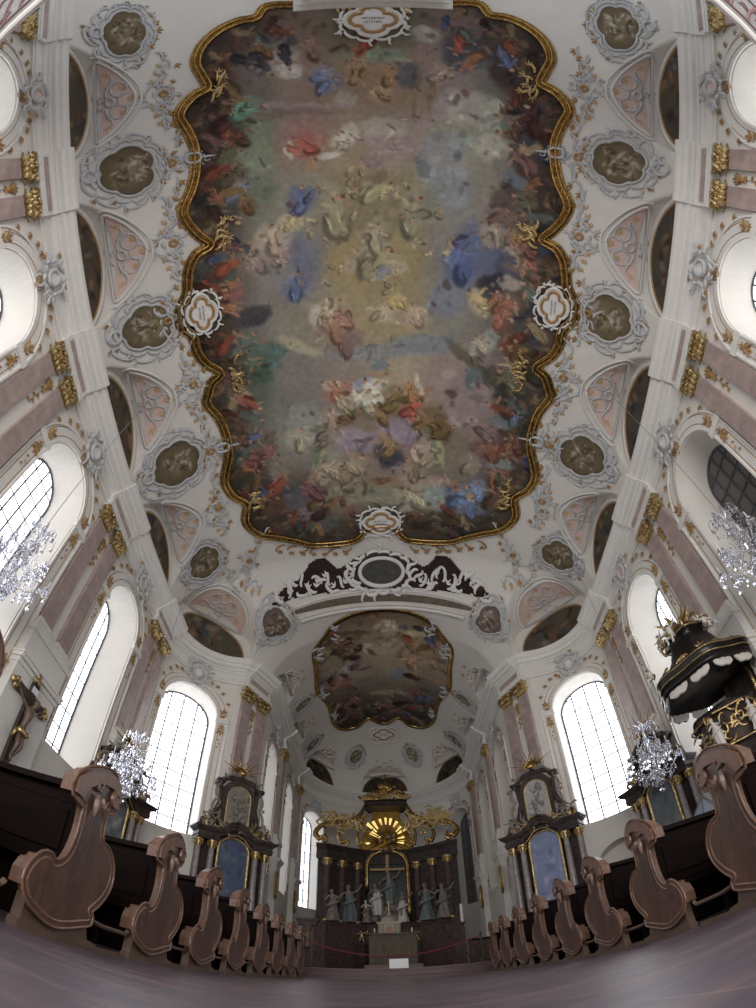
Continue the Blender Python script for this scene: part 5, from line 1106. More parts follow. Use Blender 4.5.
# ================================================================ FIGURES
def skinfig(name, V, E, m, parent=None, sub=1):
    """V: list of (x,y,z,r); one continuous skinned surface"""
    me = bpy.data.meshes.new(name); me.from_pydata([v[:3] for v in V], E, []); me.materials.append(m)
    o = bpy.data.objects.new(name, me); COL.objects.link(o)
    o.modifiers.new('skin', 'SKIN')
    if not me.skin_vertices: return o
    d = me.skin_vertices[0].data
    for i, v in enumerate(V):
        r = v[3]; r = r if isinstance(r, tuple) else (r, r); d[i].radius = r; d[i].use_root = (i == 0)
    s = o.modifiers.new('sub', 'SUBSURF'); s.levels = sub; s.render_levels = sub
    o.modifiers['skin'].use_smooth_shade = True
    if parent: o.parent = parent
    return o
def body(h, arms, legs, lean=(0, 0), head=(0, 0), fat=1.0, hd=1.0):
    """standing figure of height h, hips at 0.52h; arms/legs: lists of joint points relative (in units of h)"""
    k = h; lx, ly = lean
    V = [(0, 0, 0.52*k, 0.075*k*fat), (lx*0.4*k, ly*0.4*k, 0.61*k, 0.068*k*fat), (lx*0.8*k, ly*0.8*k, 0.72*k, 0.085*k*fat), (lx*k, ly*k, 0.80*k, 0.05*k*fat),
         ((lx+head[0]*0.3)*k, (ly+head[1]*0.3)*k, 0.85*k, 0.032*k), ((lx+head[0]*0.7)*k, (ly+head[1]*0.7)*k, 0.90*k, 0.055*k*hd), ((lx+head[0])*k, (ly+head[1])*k, 0.965*k, 0.05*k*hd)]
    E = [(0, 1), (1, 2), (2, 3), (3, 4), (4, 5), (5, 6)]
    for arm in arms:
        p = 3
        for j, q in enumerate(arm):
            V.append((q[0]*k+lx*k, q[1]*k+ly*k, q[2]*k, (0.036, 0.028, 0.022, 0.016, 0.012)[min(j, 4)]*k*fat)); E.append((p, len(V)-1)); p = len(V)-1
    for leg in legs:
        p = 0
        for j, q in enumerate(leg):
            V.append((q[0]*k, q[1]*k, q[2]*k, (0.058, 0.04, 0.026, 0.028)[min(j, 3)]*k*fat)); E.append((p, len(V)-1)); p = len(V)-1
    return V, E
ARMS_OPEN = [[(-0.10, 0, 0.80), (-0.19, 0.05, 0.70), (-0.27, 0.13, 0.76), (-0.31, 0.16, 0.80)], [(0.10, 0, 0.80), (0.18, 0.06, 0.69), (0.16, 0.17, 0.66), (0.13, 0.2, 0.66)]]
ARMS_UP = [[(-0.10, 0, 0.80), (-0.22, 0.02, 0.86), (-0.29, 0.05, 0.98), (-0.31, 0.06, 1.03)], [(0.10, 0, 0.80), (0.2, 0.03, 0.72), (0.24, 0.12, 0.62), (0.25, 0.14, 0.57)]]
LEGS = [[(-0.05, 0, 0.47), (-0.06, 0.03, 0.27), (-0.06, 0, 0.05), (-0.06, 0.08, 0.02)], [(0.05, 0, 0.47), (0.08, 0.06, 0.28), (0.08, 0, 0.05), (0.09, 0.08, 0.02)]]
def robe(h, seed, m, parent, name='robe'):
    R = random.Random(seed); mb = MB(); ph = [R.uniform(0, 6) for _ in range(4)]; rows = []
    for i in range(15):
        t = i/14; z = h*0.83*t
        r = h*(0.155-0.06*t+0.02*math.sin(t*7+ph[0])) if t < 0.75 else h*(0.11+0.01*math.sin(t*9))*(1-(t-0.75)*1.9)
        rows.append([((r*(1+0.16*math.sin(5*a+ph[1]+t*2.4)*(1-t*0.7)+0.08*math.sin(9*a+ph[2]+t*3)))*math.cos(a)*1.05, r*(0.8+0.14*math.sin(4*a+ph[3]+t*2))*math.sin(a), z) for a in [2*PI*k/30 for k in range(30)]])
    mb.grid(rows, closed_u=True)
    # mantle thrown across
    pts = [(h*(0.17*math.cos(q)), h*(0.13*math.sin(q)), h*(0.42+0.22*q/PI)) for q in np.linspace(-1.2, 3.4, 16)]
    mb.tube(pts, lambda t: h*0.035*(0.5+math.sin(PI*t)), 7)
    return mb.build(name, m, parent, smooth=True)
def statue(label, loc, rotz, h, seed, pose='open', m=STATUE, rm=None, name='statue', cat='statue', group=None, wings=False):
    t = thing(name, label, cat, loc, rotz, group)
    V, E = body(h, ARMS_UP if pose == 'up' else ARMS_OPEN, LEGS, (0.02, 0.02), (0.015, 0.03), hd=1.0)
    skinfig('body', V, E, m, t); robe(h, seed, rm or m, t)
    mb = MB(); mb.ball((0.035*h, 0.035*h, 0.955*h), 0.062*h, 8, 1, 1.05, 0.95)
    mb.build('hair', m, t, smooth=True)
    if wings:
        mb = MB()
        for s in (-1, 1):
            for k in range(7): leaf(mb, lambda a, b, hh=0.0: (s*a, -0.10*h-hh, b), 0.05*h, 0.72*h, 1.25-0.22*k, h*(0.5-0.035*k), 0.045*h)
        mb.build('wings', GOLDC, t, smooth=True)
    return t
def putto(label, loc, rotz, h, arms='up', m=PUTTO, lying=0.0, group=None):
    t = thing('putto', label, 'putto', loc, rotz, group)
    A = [[(-0.12, 0, 0.78), (-0.28, 0.05, 0.84), (-0.40, 0.08, 0.94)], [(0.12, 0, 0.78), (0.28, 0.06, 0.72), (0.40, 0.12, 0.78)]]
    if arms == 'down': A = [[(-0.12, 0, 0.78), (-0.25, 0.08, 0.66), (-0.22, 0.2, 0.58)], [(0.12, 0, 0.78), (0.30, 0.02, 0.82), (0.38, 0.05, 0.96)]]
    L = [[(-0.07, 0.02, 0.46), (-0.10, 0.12+lying, 0.28+lying*0.4), (-0.09, 0.02+lying*1.6, 0.06+lying*0.5), (-0.09, 0.09+lying*1.8, 0.03+lying*0.5)], [(0.07, 0.02, 0.46), (0.13, 0.14+lying, 0.32+lying*0.4), (0.14, 0.0+lying*1.4, 0.12+lying*0.4), (0.15, 0.07+lying*1.6, 0.09+lying*0.4)]]
    V, E = body(h, A, L, (0.02, 0.03), (0.02, 0.05), 1.25, 1.75)
    skinfig('body', V, E, m, t)
    mb = MB(); mb.tube([(h*0.17*math.cos(q), h*0.14*math.sin(q), h*(0.50+0.05*math.sin(2*q))) for q in np.linspace(0, 5.6, 16)], lambda u: h*0.045*(0.6+0.4*math.sin(9*u)), 6)
    mb.build('drapery', GOLDC, t, smooth=True)
    return t

# ================================================================ ALTARS
def column(mb, x, y, z0, z1, r):
    mb.lathe([(r*1.02, z0), (r*1.06, z0+(z1-z0)*0.33), (r*0.86, z1)], (x, y, 0), 14)
def col_part(t, x, y, z0, z1, r, m):
    mb = MB(); column(mb, x, y, z0+0.12, z1-0.26, r); c = mb.build('column', m, t, smooth=True)
    mb = MB(); mb.lathe([(r*1.5, z0), (r*1.5, z0+0.05), (r*1.25, z0+0.07), (r*1.3, z0+0.10), (r*1.02, z0+0.13)], (x, y, 0), 14); mb.build('column_base', GOLDC, c)
    mb = MB(); q = z1-0.28; mb.lathe([(r*0.9, q), (r*1.05, q+0.02), (r*0.95, q+0.04), (r*1.3, q+0.2), (r*1.5, q+0.26), (r*1.5, q+0.28)], (x, y, 0), 12)
    for a in np.arange(0, 2*PI, PI/4):
        for zz, L in ((q+0.03, 0.12), (q+0.12, 0.13)):
            mb.tube([(x+r*math.cos(a), y+r*math.sin(a), zz), (x+r*1.25*math.cos(a), y+r*1.25*math.sin(a), zz+L*0.7), (x+r*1.65*math.cos(a), y+r*1.65*math.sin(a), zz+L*0.8)], r*0.22, 4)
    mb.build('column_capital', GOLDC, c, smooth=True)
def entab(t, segs, z0, k=1.0, m=DMARBLE):
    """entablature blocks: segs (x0,x1,ydepth)"""
    mb = MB()
    for x0, x1, d in segs:
        for a, b, e in ((0, 0.10, 0), (0.10, 0.13, 0.03), (0.13, 0.30, 0), (0.30, 0.35, 0.06), (0.35, 0.40, 0.12), (0.40, 0.46, 0.16)):
            mb.box(x0-e, x1+e, -0.02, d+e, z0+a*k, z0+b*k)
    return mb.build('entablature', m, t)
def side_altar(label, M, top=8.2, ze=4.75, w=1.42, seed=1, relief_col=STATUE, pic=((70, 82, 108), (52, 56, 66), (96, 100, 112)), crest=True):
    t = thing('side_altar', label, 'altar', M=M)
    zb = 1.75
    mb = MB()
    for x0, x1, d, z0, z1 in ((-w, w, 0.5, 0, 1.15), (-w-0.04, w+0.04, 0.56, 1.15, 1.22), (-w*0.98, -w*0.42, 0.62, 1.22, zb), (w*0.42, w*0.98, 0.62, 1.22, zb), (-w*0.42, w*0.42, 0.38, 1.22, zb)): mb.box(x0, x1, 0, d, z0, z1)
    mb.box(-w*0.95, w*0.95, 0, 0.16, zb, ze); mb.build('body', DMARBLE, t)
    mb = MB(); mb.box(-0.95, 0.95, 0.45, 1.0, 0, 1.0); mb.box(-1.02, 1.02, 0.42, 1.06, 1.0, 1.07); mb.build('mensa', RMARBLE, t)
    for x, y in ((-w*0.92, 0.30), (-w*0.60, 0.46), (w*0.60, 0.46), (w*0.92, 0.30)): col_part(t, x, y, zb, ze, 0.115, CMARBLE)
    entab(t, [(-w*1.03, -w*0.48, 0.60), (w*0.48, w*1.03, 0.60)], ze)
    # picture in an arched gilt frame
    pw, pz0, pz1 = w*0.42, zb+0.15, ze-0.12
    out = arch_outline(0, pw, pz0, pz1, pw*0.75, 12, 4)
    mb = MB(); R = np.random.default_rng(seed); dabs = [(R.uniform(-pw, pw), R.uniform(pz0, pz1+0.3), R.uniform(0.05, 0.3), R.uniform(0.05, 0.3), pic[R.integers(3)]) for _ in range(40)]
    def cf(a, b):
        c = np.array(pic[0], float)
        for x, y, rx, ry, cc in dabs:
            q = max(0, 1-((a-x)/rx)**2-((b-y)/ry)**2)*0.8; c = c*(1-q)+np.array(cc)*q
        return P2L(c, 2.0)+[1]
    panel(mb, lambda a, b, h: (a, 0.43, b), smooth_closed(out, 1), 0, 14, cf); p = mb.build('altar_picture', PAINT, t)
    mb = MB(); closed_relief(mb, lambda a, b, h=0.0: (a, 0.42+h, b), out, 0.05, 0.0); mb.build('picture_frame', GOLDC, p, smooth=True)
    # raised curved pediment
    mb = MB()
    for dz, r, y in ((0.22, 0.10, 0.52), (0.34, 0.07, 0.60), (0.44, 0.06, 0.64)):
        for s in (-1, 1):
            mb.tube([(s*w*0.95, y*0.8, ze+dz), (s*w*0.7, y, ze+dz+0.02), (s*w*0.5, y, ze+dz+0.03), (s*w*0.34, y, ze+dz+0.16), (s*w*0.2, y, ze+dz+0.38), (0, y, ze+dz+0.48)], r, 8)
    mb.grid([[(x, 0.40, ze) for x in np.linspace(-w*0.5, w*0.5, 9)], [(x, 0.40, ze+0.55+0.35*math.cos(PI*x/w)) for x in np.linspace(-w*0.5, w*0.5, 9)]])
    mb.build('pediment', DMARBLE, t, smooth=True)
    mb = MB(); R2 = random.Random(seed); mp = lambda a, b, h=0.0: (a, 0.62+h, b)
    for s in (-1, 1):
        relief(mb, mp, [(s*w*0.48, ze-0.02), (s*w*0.34, ze+0.12), (s*w*0.2, ze+0.34), (0, ze+0.42)], 0.03)
        for k in range(4): relief(mb, mp, cscroll((s*(0.1+0.2*k), ze+0.75-0.06*k), (s*(0.28+0.2*k), ze+0.95-0.1*k), s*R2.choice((-1, 1)), 7), 0.035)
    mb.build('gilt_scroll_moulding', GOLDC, t, smooth=True)
    # upper storey
    if crest:
        z1 = ze+0.62; z2 = top-0.95; uw = w*0.46
        o2 = arch_outline(0, uw, z1, z2-uw*0.8, uw*0.9, 12, 4); mb = MB()
        mb.prism(o2, 0.05, 0.34, lambda a, b, d: (a, d, b)); mb.build('upper_storey', DMARBLE, t)
        o3 = [(a*0.72, z1+0.12+(b-z1)*0.82) for a, b in o2]; mb = MB()
        rng = random.Random(seed+3)
        panel(mb, lambda a, b, h: (a, 0.37, b), smooth_closed(o3, 1), 0, 12)
        for k in range(26):
            a, b = rng.uniform(-0.28, 0.28), rng.uniform(z1+0.25, z2-0.45); mb.ball((a, 0.38, b), rng.uniform(0.05, 0.12), 7, rng.uniform(0.6, 1.3), 0.7, rng.uniform(0.8, 2.0))
        r_ = mb.build('relief', relief_col, t, smooth=True); mb = MB()
        for k in range(16):
            a, b = rng.uniform(-0.26, 0.26), rng.uniform(z1+0.3, z2-0.5); mb.ball((a, 0.42, b), rng.uniform(0.04, 0.09), 6, rng.uniform(0.6, 1.3), 0.7, rng.uniform(0.8, 2.2))
        mb.build('relief_cloud_figures', STATUE, r_, smooth=True)
        mb = MB(); closed_relief(mb, lambda a, b, h=0.0: (a, 0.36+h, b), o3, 0.03); mb.build('relief_frame', GOLDC, r_, smooth=True)
        mb = MB()
        for s in (-1, 1):
            mb.tube([(s*(uw+0.10), 0.2, z1+0.1), (s*(uw+0.22), 0.24, z1+0.5), (s*(uw+0.04), 0.24, z1+1.1), (s*(uw+0.10), 0.24, z2-0.4), (s*(uw+0.22), 0.24, z2-0.15), (s*(uw+0.02), 0.3, z2-0.05)], lambda q: 0.13-0.05*q, 8)
            mb.box(s*(uw+0.16)-0.16, s*(uw+0.16)+0.16, 0, 0.42, z2-0.22, z2-0.08)
            mb.tube([(s*w*0.95, 0.3, ze+0.46), (s*w*0.92, 0.3, ze+0.8), (s*w*0.72, 0.3, ze+0.95), (s*(uw+0.1), 0.25, ze+1.3)], lambda q: 0.10-0.03*q, 8)
        for dz, r in ((0, 0.07), (0.1, 0.06)): mb.tube([(uw*1.2*math.cos(q), 0.32, z2-0.25+dz+uw*0.55*math.sin(q)) for q in np.linspace(0, PI, 14)], r, 8)
        mb.build('upper_scrolls', DMARBLE, t, smooth=True)
        ms, mo = MB(), MB(); R3 = random.Random(seed+9)
        scroll_ring(ms, mo, lambda a, b, h=0.0: (a, 0.34+h, b), [(a*1.12, z1+0.35+(b-z1-0.35)*1.03) for a, b in o2 if b > z1+0.1], 2, 0.30, R3, 0.5)
        for k in range(30):
            s = R3.choice((-1, 1)); a, b = s*R3.uniform(0.25, w*0.98), ze+R3.uniform(0.45, 0.95); an = R3.uniform(0, 6.28)
            relief(R3.choice((ms, mo)), lambda p, q, h=0.0: (p, 0.55-0.15*abs(p)+h, q), cscroll((a, b), (a+0.26*math.cos(an), b+0.24*math.sin(an)), R3.choice((-1, 1)), 7), 0.045, 0.04)
        for k in range(14):
            a, b = R3.uniform(-0.3, 0.3), pz0+R3.uniform(-0.1, 0.35); an = R3.uniform(0, 6.28); relief(mo, lambda p, q, h=0.0: (p, 0.5+h, q), cscroll((a, b), (a+0.2*math.cos(an), b+0.2*math.sin(an)), 1, 7), 0.035, 0.03)
        ms.build('stucco_scroll_moulding', STATUE, t, smooth=True); mo.build('gilt_leaves', mat('antique_gilding', (0.42, 0.30, 0.15, 1), 0.4, 0.8, col2=(0.16, 0.10, 0.05, 1), nscale=12), t, smooth=True)
        mb = MB()
        for k in range(13):
            a = PI*(k+0.5)/13; L = 0.95 if k % 2 else 0.6
            mb.tube([(0.15*math.cos(a), 0.3, top-0.55+0.15*math.sin(a)), (L*math.cos(a), 0.3, top-0.55+L*0.95*math.sin(a))], lambda q: 0.03*(1-q)+0.006, 5)
        mb.ball((0, 0.32, top-0.55), 0.16, 8); mb.build('ray_crown', GOLD, t, smooth=True)
        for s in (-1, 1):
            mb = MB()
            for zz, rr in ((ze+0.46, 1.0), ):
                mb.lathe([(0.06, 0), (0.12, 0.04), (0.05, 0.09), (0.14, 0.2), (0.15, 0.27), (0.06, 0.34), (0.1, 0.38), (0.03, 0.46), (0.001, 0.5)], (s*w*0.80, 0.35, zz), 10)
            mb.build('urn', GOLDC, t, smooth=True)
    return t
def altM(x, y, nx, ny, sg):
    n = Vector((nx*sg, ny, 0)).normalized(); tt = Vector((n.y, -n.x, 0))
    return Matrix(((tt.x, n.x, 0, x*sg), (tt.y, n.y, 0, y), (0, 0, 1, 0.0), (0, 0, 0, 1)))
PALEREL = mat('pale_relief_stucco', (0.50, 0.47, 0.47, 1), 0.6, col2=(0.33, 0.31, 0.32, 1), nscale=6)
for sg in (1, -1):
    side = 'left' if sg > 0 else 'right'
    side_altar('tall dark marble altar with blue picture and ray crown, %s of the chancel arch' % side, altM(-5.62, 17.78, 0.62, -0.78, sg), 8.25, 4.62, 1.38, 11+(sg > 0), STATUE if sg > 0 else PALEREL,
               ((58, 66, 84), (44, 46, 54), (78, 84, 92)) if sg > 0 else ((96, 104, 128), (76, 82, 104), (130, 130, 140)))
    side_altar('dark marble altar behind a crystal chandelier, on the %s nave wall' % side, altM(-8.68, 14.1, 0.93, -0.37, sg), 7.2, 4.55, 1.3, 21+(sg > 0), STATUE,
               ((74, 78, 82), (50, 52, 56), (120, 118, 112)), True)

for sg in (1, -1):
    side = 'left' if sg > 0 else 'right'; M = altM(-5.62, 17.78, 0.62, -0.78, sg)
    for sx, w in ((-1, 'nearer the window'), (1, 'nearer the chancel')):
        p = M @ Vector((sx*(1.08), 0.45, 5.1)); putto('grey putto on the cornice of the altar %s of the arch, %s' % (side, w), tuple(p), math.atan2(M[1][1], M[0][1])-PI/2, 0.72, 'up' if sx > 0 else 'down', STATUE, 0.2, 'putti on the corner altars')
# ================================================================ HIGH ALTAR
t = thing('high_altar', 'towering dark marble and gilt high altar with columns filling the apse', 'altar', (0, 30, 0.318)); HA = t
def HP(mb, name, m, smooth=False, par=None):
    o = mb.build(name, m, None, smooth); o.parent = par or t
    if par is None: o.location = (0, -30, -0.318)
    return o
mb = MB()
YC = [(-3.35, 29.2), (-2.56, 29.9), (-1.72, 30.5), (1.72, 30.5), (2.56, 29.9), (3.35, 29.2)]
curve = [(-3.95, 29.0), (-3.35, 29.05), (-2.56, 29.75), (-1.72, 30.3), (-1.2, 30.7), (1.2, 30.7), (1.72, 30.3), (2.56, 29.75), (3.35, 29.05), (3.95, 29.0)]
def band(mb, z0, z1, off, depth=0.9):
    f = [(x, y-off) for x, y in curve]; b = [(x*0.98, min(y+depth, 31.7)) for x, y in curve]
    for i in range(len(f)-1):
        q = [f[i], f[i+1], b[i+1], b[i]]; v = [mb.V((a, c, z)) for z in (z0, z1) for a, c in q]
        for s in ((0, 3, 2, 1), (4, 5, 6, 7), (0, 1, 5, 4), (1, 2, 6, 5), (2, 3, 7, 6), (3, 0, 4, 7)): mb.F(*[v[k] for k in s])
band(mb, 0.32, 1.5, 0.15); band(mb, 1.5, 1.62, 0.22); band(mb, 1.62, 3.2, 0.08); band(mb, 3.2, 3.3, 0.2); band(mb, 3.3, 3.42, 0.14)
HP(mb, 'pedestal', RMARBLE)
mb = MB(); band(mb, 3.42, 7.35, -0.55, 0.3); HP(mb, 'back_wall', DMARBLE)
mb = MB(); band(mb, 7.32, 7.55, 0.1); band(mb, 7.55, 7.95, 0.02); band(mb, 7.95, 8.05, 0.16); band(mb, 8.05, 8.15, 0.28); band(mb, 8.15, 8.22, 0.34); HP(mb, 'entablature', DMARBLE)
for x, y in YC:
    mbx = MB(); column(mbx, x, y, 3.6, 6.95, 0.20); c = HP(mbx, 'column', RMARBLE, True)
    q = MB(); q.lathe([(0.30, 3.42), (0.30, 3.5), (0.24, 3.53), (0.26, 3.58), (0.2, 3.62)], (x, y, 0), 14); q.build('column_base', GOLDC, c)
    q = MB(); q.lathe([(0.18, 6.92), (0.21, 6.95), (0.19, 7.0), (0.26, 7.2), (0.32, 7.3), (0.32, 7.34)], (x, y, 0), 14)
    for a in np.arange(0, 2*PI, PI/5):
        for zz in (6.98, 7.12): q.tube([(x+0.19*math.cos(a), y+0.19*math.sin(a), zz), (x+0.24*math.cos(a), y+0.24*math.sin(a), zz+0.12), (x+0.32*math.cos(a), y+0.32*math.sin(a), zz+0.14)], 0.035, 4)
    q.build('column_capital', GOLDC, c, smooth=True)
# centre niche with arch
mb = MB(); o = arch_outline(0, 1.12, 3.42, 7.2, 0.95, 14, 4); panel(mb, lambda a, b, h: (a, 30.75, b), o, 0, 3); HP(mb, 'niche', BLACK)
mb = MB()
for r, e in ((0.09, 0), (0.05, 0.14)): mb.tube([(a*(1+e*0.5), 30.5, b) for a, b in arch_outline(0, 1.15, 3.5, 7.2, 1.0+e, 14, 4)[6:-1]], r, 6)
HP(mb, 'niche_frame', GOLD, True)
# volutes and crown above
mb = MB()
for s in (-1, 1):
    for pts, r in (([(3.75, 28.9, 8.5), (4.05, 28.9, 9.0), (3.75, 29.0, 9.7), (3.1, 29.2, 10.1), (2.3, 29.5, 10.35), (1.6, 29.8, 11.0), (1.25, 30, 11.9), (1.2, 30, 12.1)], 0.17),
                   ([(2.55, 29.5, 8.4), (2.75, 29.5, 9.1), (2.45, 29.6, 9.9), (1.8, 29.7, 10.5), (1.35, 29.8, 11.2)], 0.13), ([(1.6, 30, 8.4), (1.7, 30, 9.4), (1.45, 30.0, 10.3), (1.2, 30.1, 11.2)], 0.10)):
        P0 = [Vector((s*a, b, c-0.85*max(0, c-8.4)/3.7)) for a, b, c in pts]; sp = []
        for i in range(len(P0)-1):
            for j in range(5):
                q0, q1, q2, q3 = P0[max(0, i-1)], P0[i], P0[i+1], P0[min(len(P0)-1, i+2)]; u = j/5
                sp.append(0.5*((2*q1)+(-q0+q2)*u+(2*q0-5*q1+4*q2-q3)*u*u+(-q0+3*q1-3*q2+q3)*u**3))
        sp.append(P0[-1]); mb.tube(sp, lambda q: r*(1-0.35*q), 8)
        c0 = P0[0]; mb.tube([c0+Vector((s*(-0.22+0.24*math.cos(a)*(1-a/9)), -0.05, 0.24*math.sin(a)*(1-a/9))) for a in np.linspace(0, 7.5, 26)], r*0.6, 6)
HP(mb, 'crown_volutes', GOLD, True)
mb = MB(); R = random.Random(8)
for s in (-1, 1):
    for k in range(80):
        x = R.uniform(1.1, 3.7); z = 9.35+0.8*R.random()*(1.2-abs(x-2.6)*0.4)+R.uniform(-0.35, 0.35); a = R.uniform(0, 6.28)
        relief(mb, lambda p, q, h=0.0: (p, 28.95+(3.9-abs(p))*0.25-h, q), cscroll((s*x, z), (s*x+0.4*math.cos(a), z+0.35*math.sin(a)), R.choice((-1, 1)), 7), 0.06, 0.05)
HP(mb, 'gilt_leaves', GOLDC, True)
mb = MB()
for z0, z1, w, y in ((11.0, 11.12, 1.15, 29.75), (11.12, 11.22, 1.25, 29.65), (11.22, 11.36, 1.12, 29.8), (11.36, 11.43, 1.3, 29.6)): mb.box(-w, w, y, 31.2, z0, z1)
HP(mb, 'crown_entablature', DMARBLE)
mb = MB(); R = random.Random(18)
for k in range(90):
    x = R.uniform(-1.3, 1.3); zt = 11.4+1.05*(max(0, 1-abs(x)/1.35)**1.6)*R.random(); a = R.uniform(0.3, 2.8)
    relief(mb, lambda p, q, h=0.0: (p, 29.7-h, q), cscroll((x, zt), (x+0.42*math.cos(a), zt+0.36*math.sin(a)), R.choice((-1, 1)), 7), 0.06, 0.05)
mb.tube([(0, 29.8, 12.2), (0, 29.8, 13.25)], 0.05, 6); mb.tube([(-0.22, 29.8, 13.0), (0.22, 29.8, 13.0)], 0.05, 6); mb.ball((0, 29.8, 12.35), 0.25, 8)
HP(mb, 'crown_crest', GOLD, True)
# glory: amber panes behind gilded rays
mb = MB()
bell = lambda z: 1.62-0.8*sstep((z-8.5)/2.5)
rows = []
for z in np.linspace(8.25, 11.0, 16): rows.append([(x*bell(z), 30.9, z) for x in np.linspace(-1, 1, 9)])
mb.grid(rows); HP(mb, 'glory_backing', mat('amber_gilding', (0.50, 0.29, 0.05, 1), 0.35, 0.7, col2=(0.26, 0.14, 0.03, 1), nscale=3))
mb = MB(); R = random.Random(4)
for a, r0, r1, w in ((0.55, 0.55, 1.5, 0.11), (0.78, 0.75, 1.25, 0.10), (1.05, 0.95, 1.35, 0.10), (1.35, 1.0, 1.4, 0.09), (1.6, 1.0, 1.42, 0.09), (1.85, 1.0, 1.4, 0.08), (2.15, 0.9, 1.45, 0.12), (2.4, 0.8, 1.6, 0.11), (2.62, 0.45, 1.1, 0.14), (0.2, 0.6, 1.1, 0.13), (-0.1, 0.6, 1.05, 0.12), (3.25, 1.0, 1.3, 0.09)):
    c, s_ = math.cos(a), math.sin(a); z0 = 8.95
    v = [mb.V((c*r+q*-s_, 30.86, z0+s_*r*1.15+q*c)) for r, q in ((r0, -w*0.6), (r1, -w), (r1, w), (r0, w*0.6))]; mb.F(*v)
HP(mb, 'glory_pane', GLORY)
mb = MB()
for k in range(22):
    a = -0.5+4.1*k/21; L = 1.7 if k % 2 else 1.35
    mb.tube([(0.5*math.cos(a), 30.75, 8.95+0.5*math.sin(a)), (L*math.cos(a), 30.7, 8.95+L*1.0*math.sin(a))], lambda q: 0.045*(1-q*0.7), 4)
for k in range(16): mb.ball((R.uniform(-0.55, 0.55), 30.5, 8.8+R.uniform(-0.6, 0.65)), R.uniform(0.12, 0.26), 7)
HP(mb, 'glory_rays_and_cloud', mat('dim_gilding', (0.30, 0.19, 0.08, 1), 0.45, 0.6), True)
# tabernacle
t2 = thing('tabernacle', 'small gilt tabernacle with a little dome, standing behind the altar table', 'tabernacle', (0, 27.6, 0.318)); mb = MB()
mb.box(-0.95, 0.95, -0.3, 0.5, 0, 2.1); mb.build('base', RMARBLE, t2)
mb = MB(); mb.box(-0.55, 0.55, -0.35, 0.35, 2.1, 2.75); mb.box(-0.62, 0.62, -0.42, 0.42, 2.75, 2.85); mb.box(-0.3, 0.3, -0.3, 0.3, 2.85, 3.1)
for x in (-0.48, -0.3, 0.3, 0.48): mb.lathe([(0.06, 2.1), (0.05, 2.75)], (x, -0.38, 0), 8)
mb.lathe([(0.45, 2.85), (0.42, 3.05), (0.25, 3.2), (0.12, 3.25), (0.1, 3.4)], (0, 0, 0), 14); mb.build('housing', mat('cream_gilt_marble', (0.42, 0.36, 0.28, 1), 0.4), t2)
mb = MB(); o = arch_outline(0, 0.17, 2.16, 2.45, 0.17, 8, 3); mb.prism(o, -0.37, -0.36, lambda a, b, d: (a, d, b)); mb.build('door', mat('amber_door', (0.35, 0.12, 0.05, 1), 0.4), t2)
mb = MB(); mb.tube([(0, 0, 3.35), (0, 0, 4.1)], 0.03, 5); mb.tube([(-0.16, 0, 3.9), (0.16, 0, 3.9)], 0.03, 5); mb.build('cross', GOLDC, t2)
# statues of the altar
statue('grey statue between the outer left columns of the high altar', (-2.95, 28.95, 3.42), PI, 1.9, 1, 'open', STATUE, None, group=None)
statue('statue with green-grey mantle between the inner left columns of the high altar', (-2.1, 29.6, 3.42), PI, 2.3, 2, 'up', STATUE, GREENROBE)
statue('grey statue between the outer right columns of the high altar', (2.95, 28.95, 3.42), PI, 2.1, 3, 'up', STATUE, None)
statue('statue with green-grey mantle between the inner right columns of the high altar', (2.1, 29.6, 3.42), PI, 2.3, 4, 'open', STATUE, GREENROBE)
GR = 'figures of the central altar group'
statue('tall standing figure in green-grey cloak, at the centre of the high altar niche', (0.12, 30.2, 4.6), PI, 2.1, 5, 'up', STATUE, GREENROBE)
statue('left hand pale figure of the central high altar group', (-0.62, 30.0, 3.9), PI-0.4, 2.0, 6, 'open', STATUE, PUTTO)
statue('right hand pale figure of the central high altar group', (0.8, 30.0, 3.42), PI+0.4, 1.9, 7, 'up', STATUE, PUTTO)
statue('small grey figure low at the left of the central altar group', (-1.2, 29.9, 3.42), PI, 1.4, 8, 'open', PUTTO, STATUE)
mb = MB(); R = random.Random(2)
for k in range(26): mb.ball((R.uniform(-0.8, 0.9), 30.2+R.uniform(-0.2, 0.2), 3.5+R.uniform(0, 1.0)), R.uniform(0.15, 0.32), 7)
tag(mb.build('cloud_bank', STATUE, smooth=True), 'bank of grey stucco clouds under the central figures of the high altar', 'sculpture')
mb = MB(); mb.box(-0.09, 0.09, 30.4, 30.5, 3.9, 7.9); mb.box(-1.0, 1.0, 30.38, 30.48, 6.85, 7.0)
tag(mb.build('wooden_cross', mat('gilt_brown_wood', (0.36, 0.24, 0.10, 1), 0.5)), 'gilt brown cross behind the central figures of the high altar', 'cross')
for sg in (1, -1): putto('putto on the %s end of the high altar pedestal' % ('left' if sg > 0 else 'right'), (-sg*1.35, 27.4, 1.9), PI, 0.8, 'up' if sg > 0 else 'down', GOLDC)
for sg in (1, -1):
    t3 = thing('putto_plinth', 'dark carved plinth under the %s putto beside the altar table' % ('left' if sg > 0 else 'right'), 'plinth', (-sg*1.35, 27.4, 0.318)); mb = MB()
    mb.lathe([(0.32, 0), (0.32, 0.2), (0.22, 0.3), (0.28, 0.8), (0.2, 1.3), (0.3, 1.52), (0.3, 1.582), (0.001, 1.582)], (0, 0, 0), 12); mb.build('block', DMARBLE, t3)
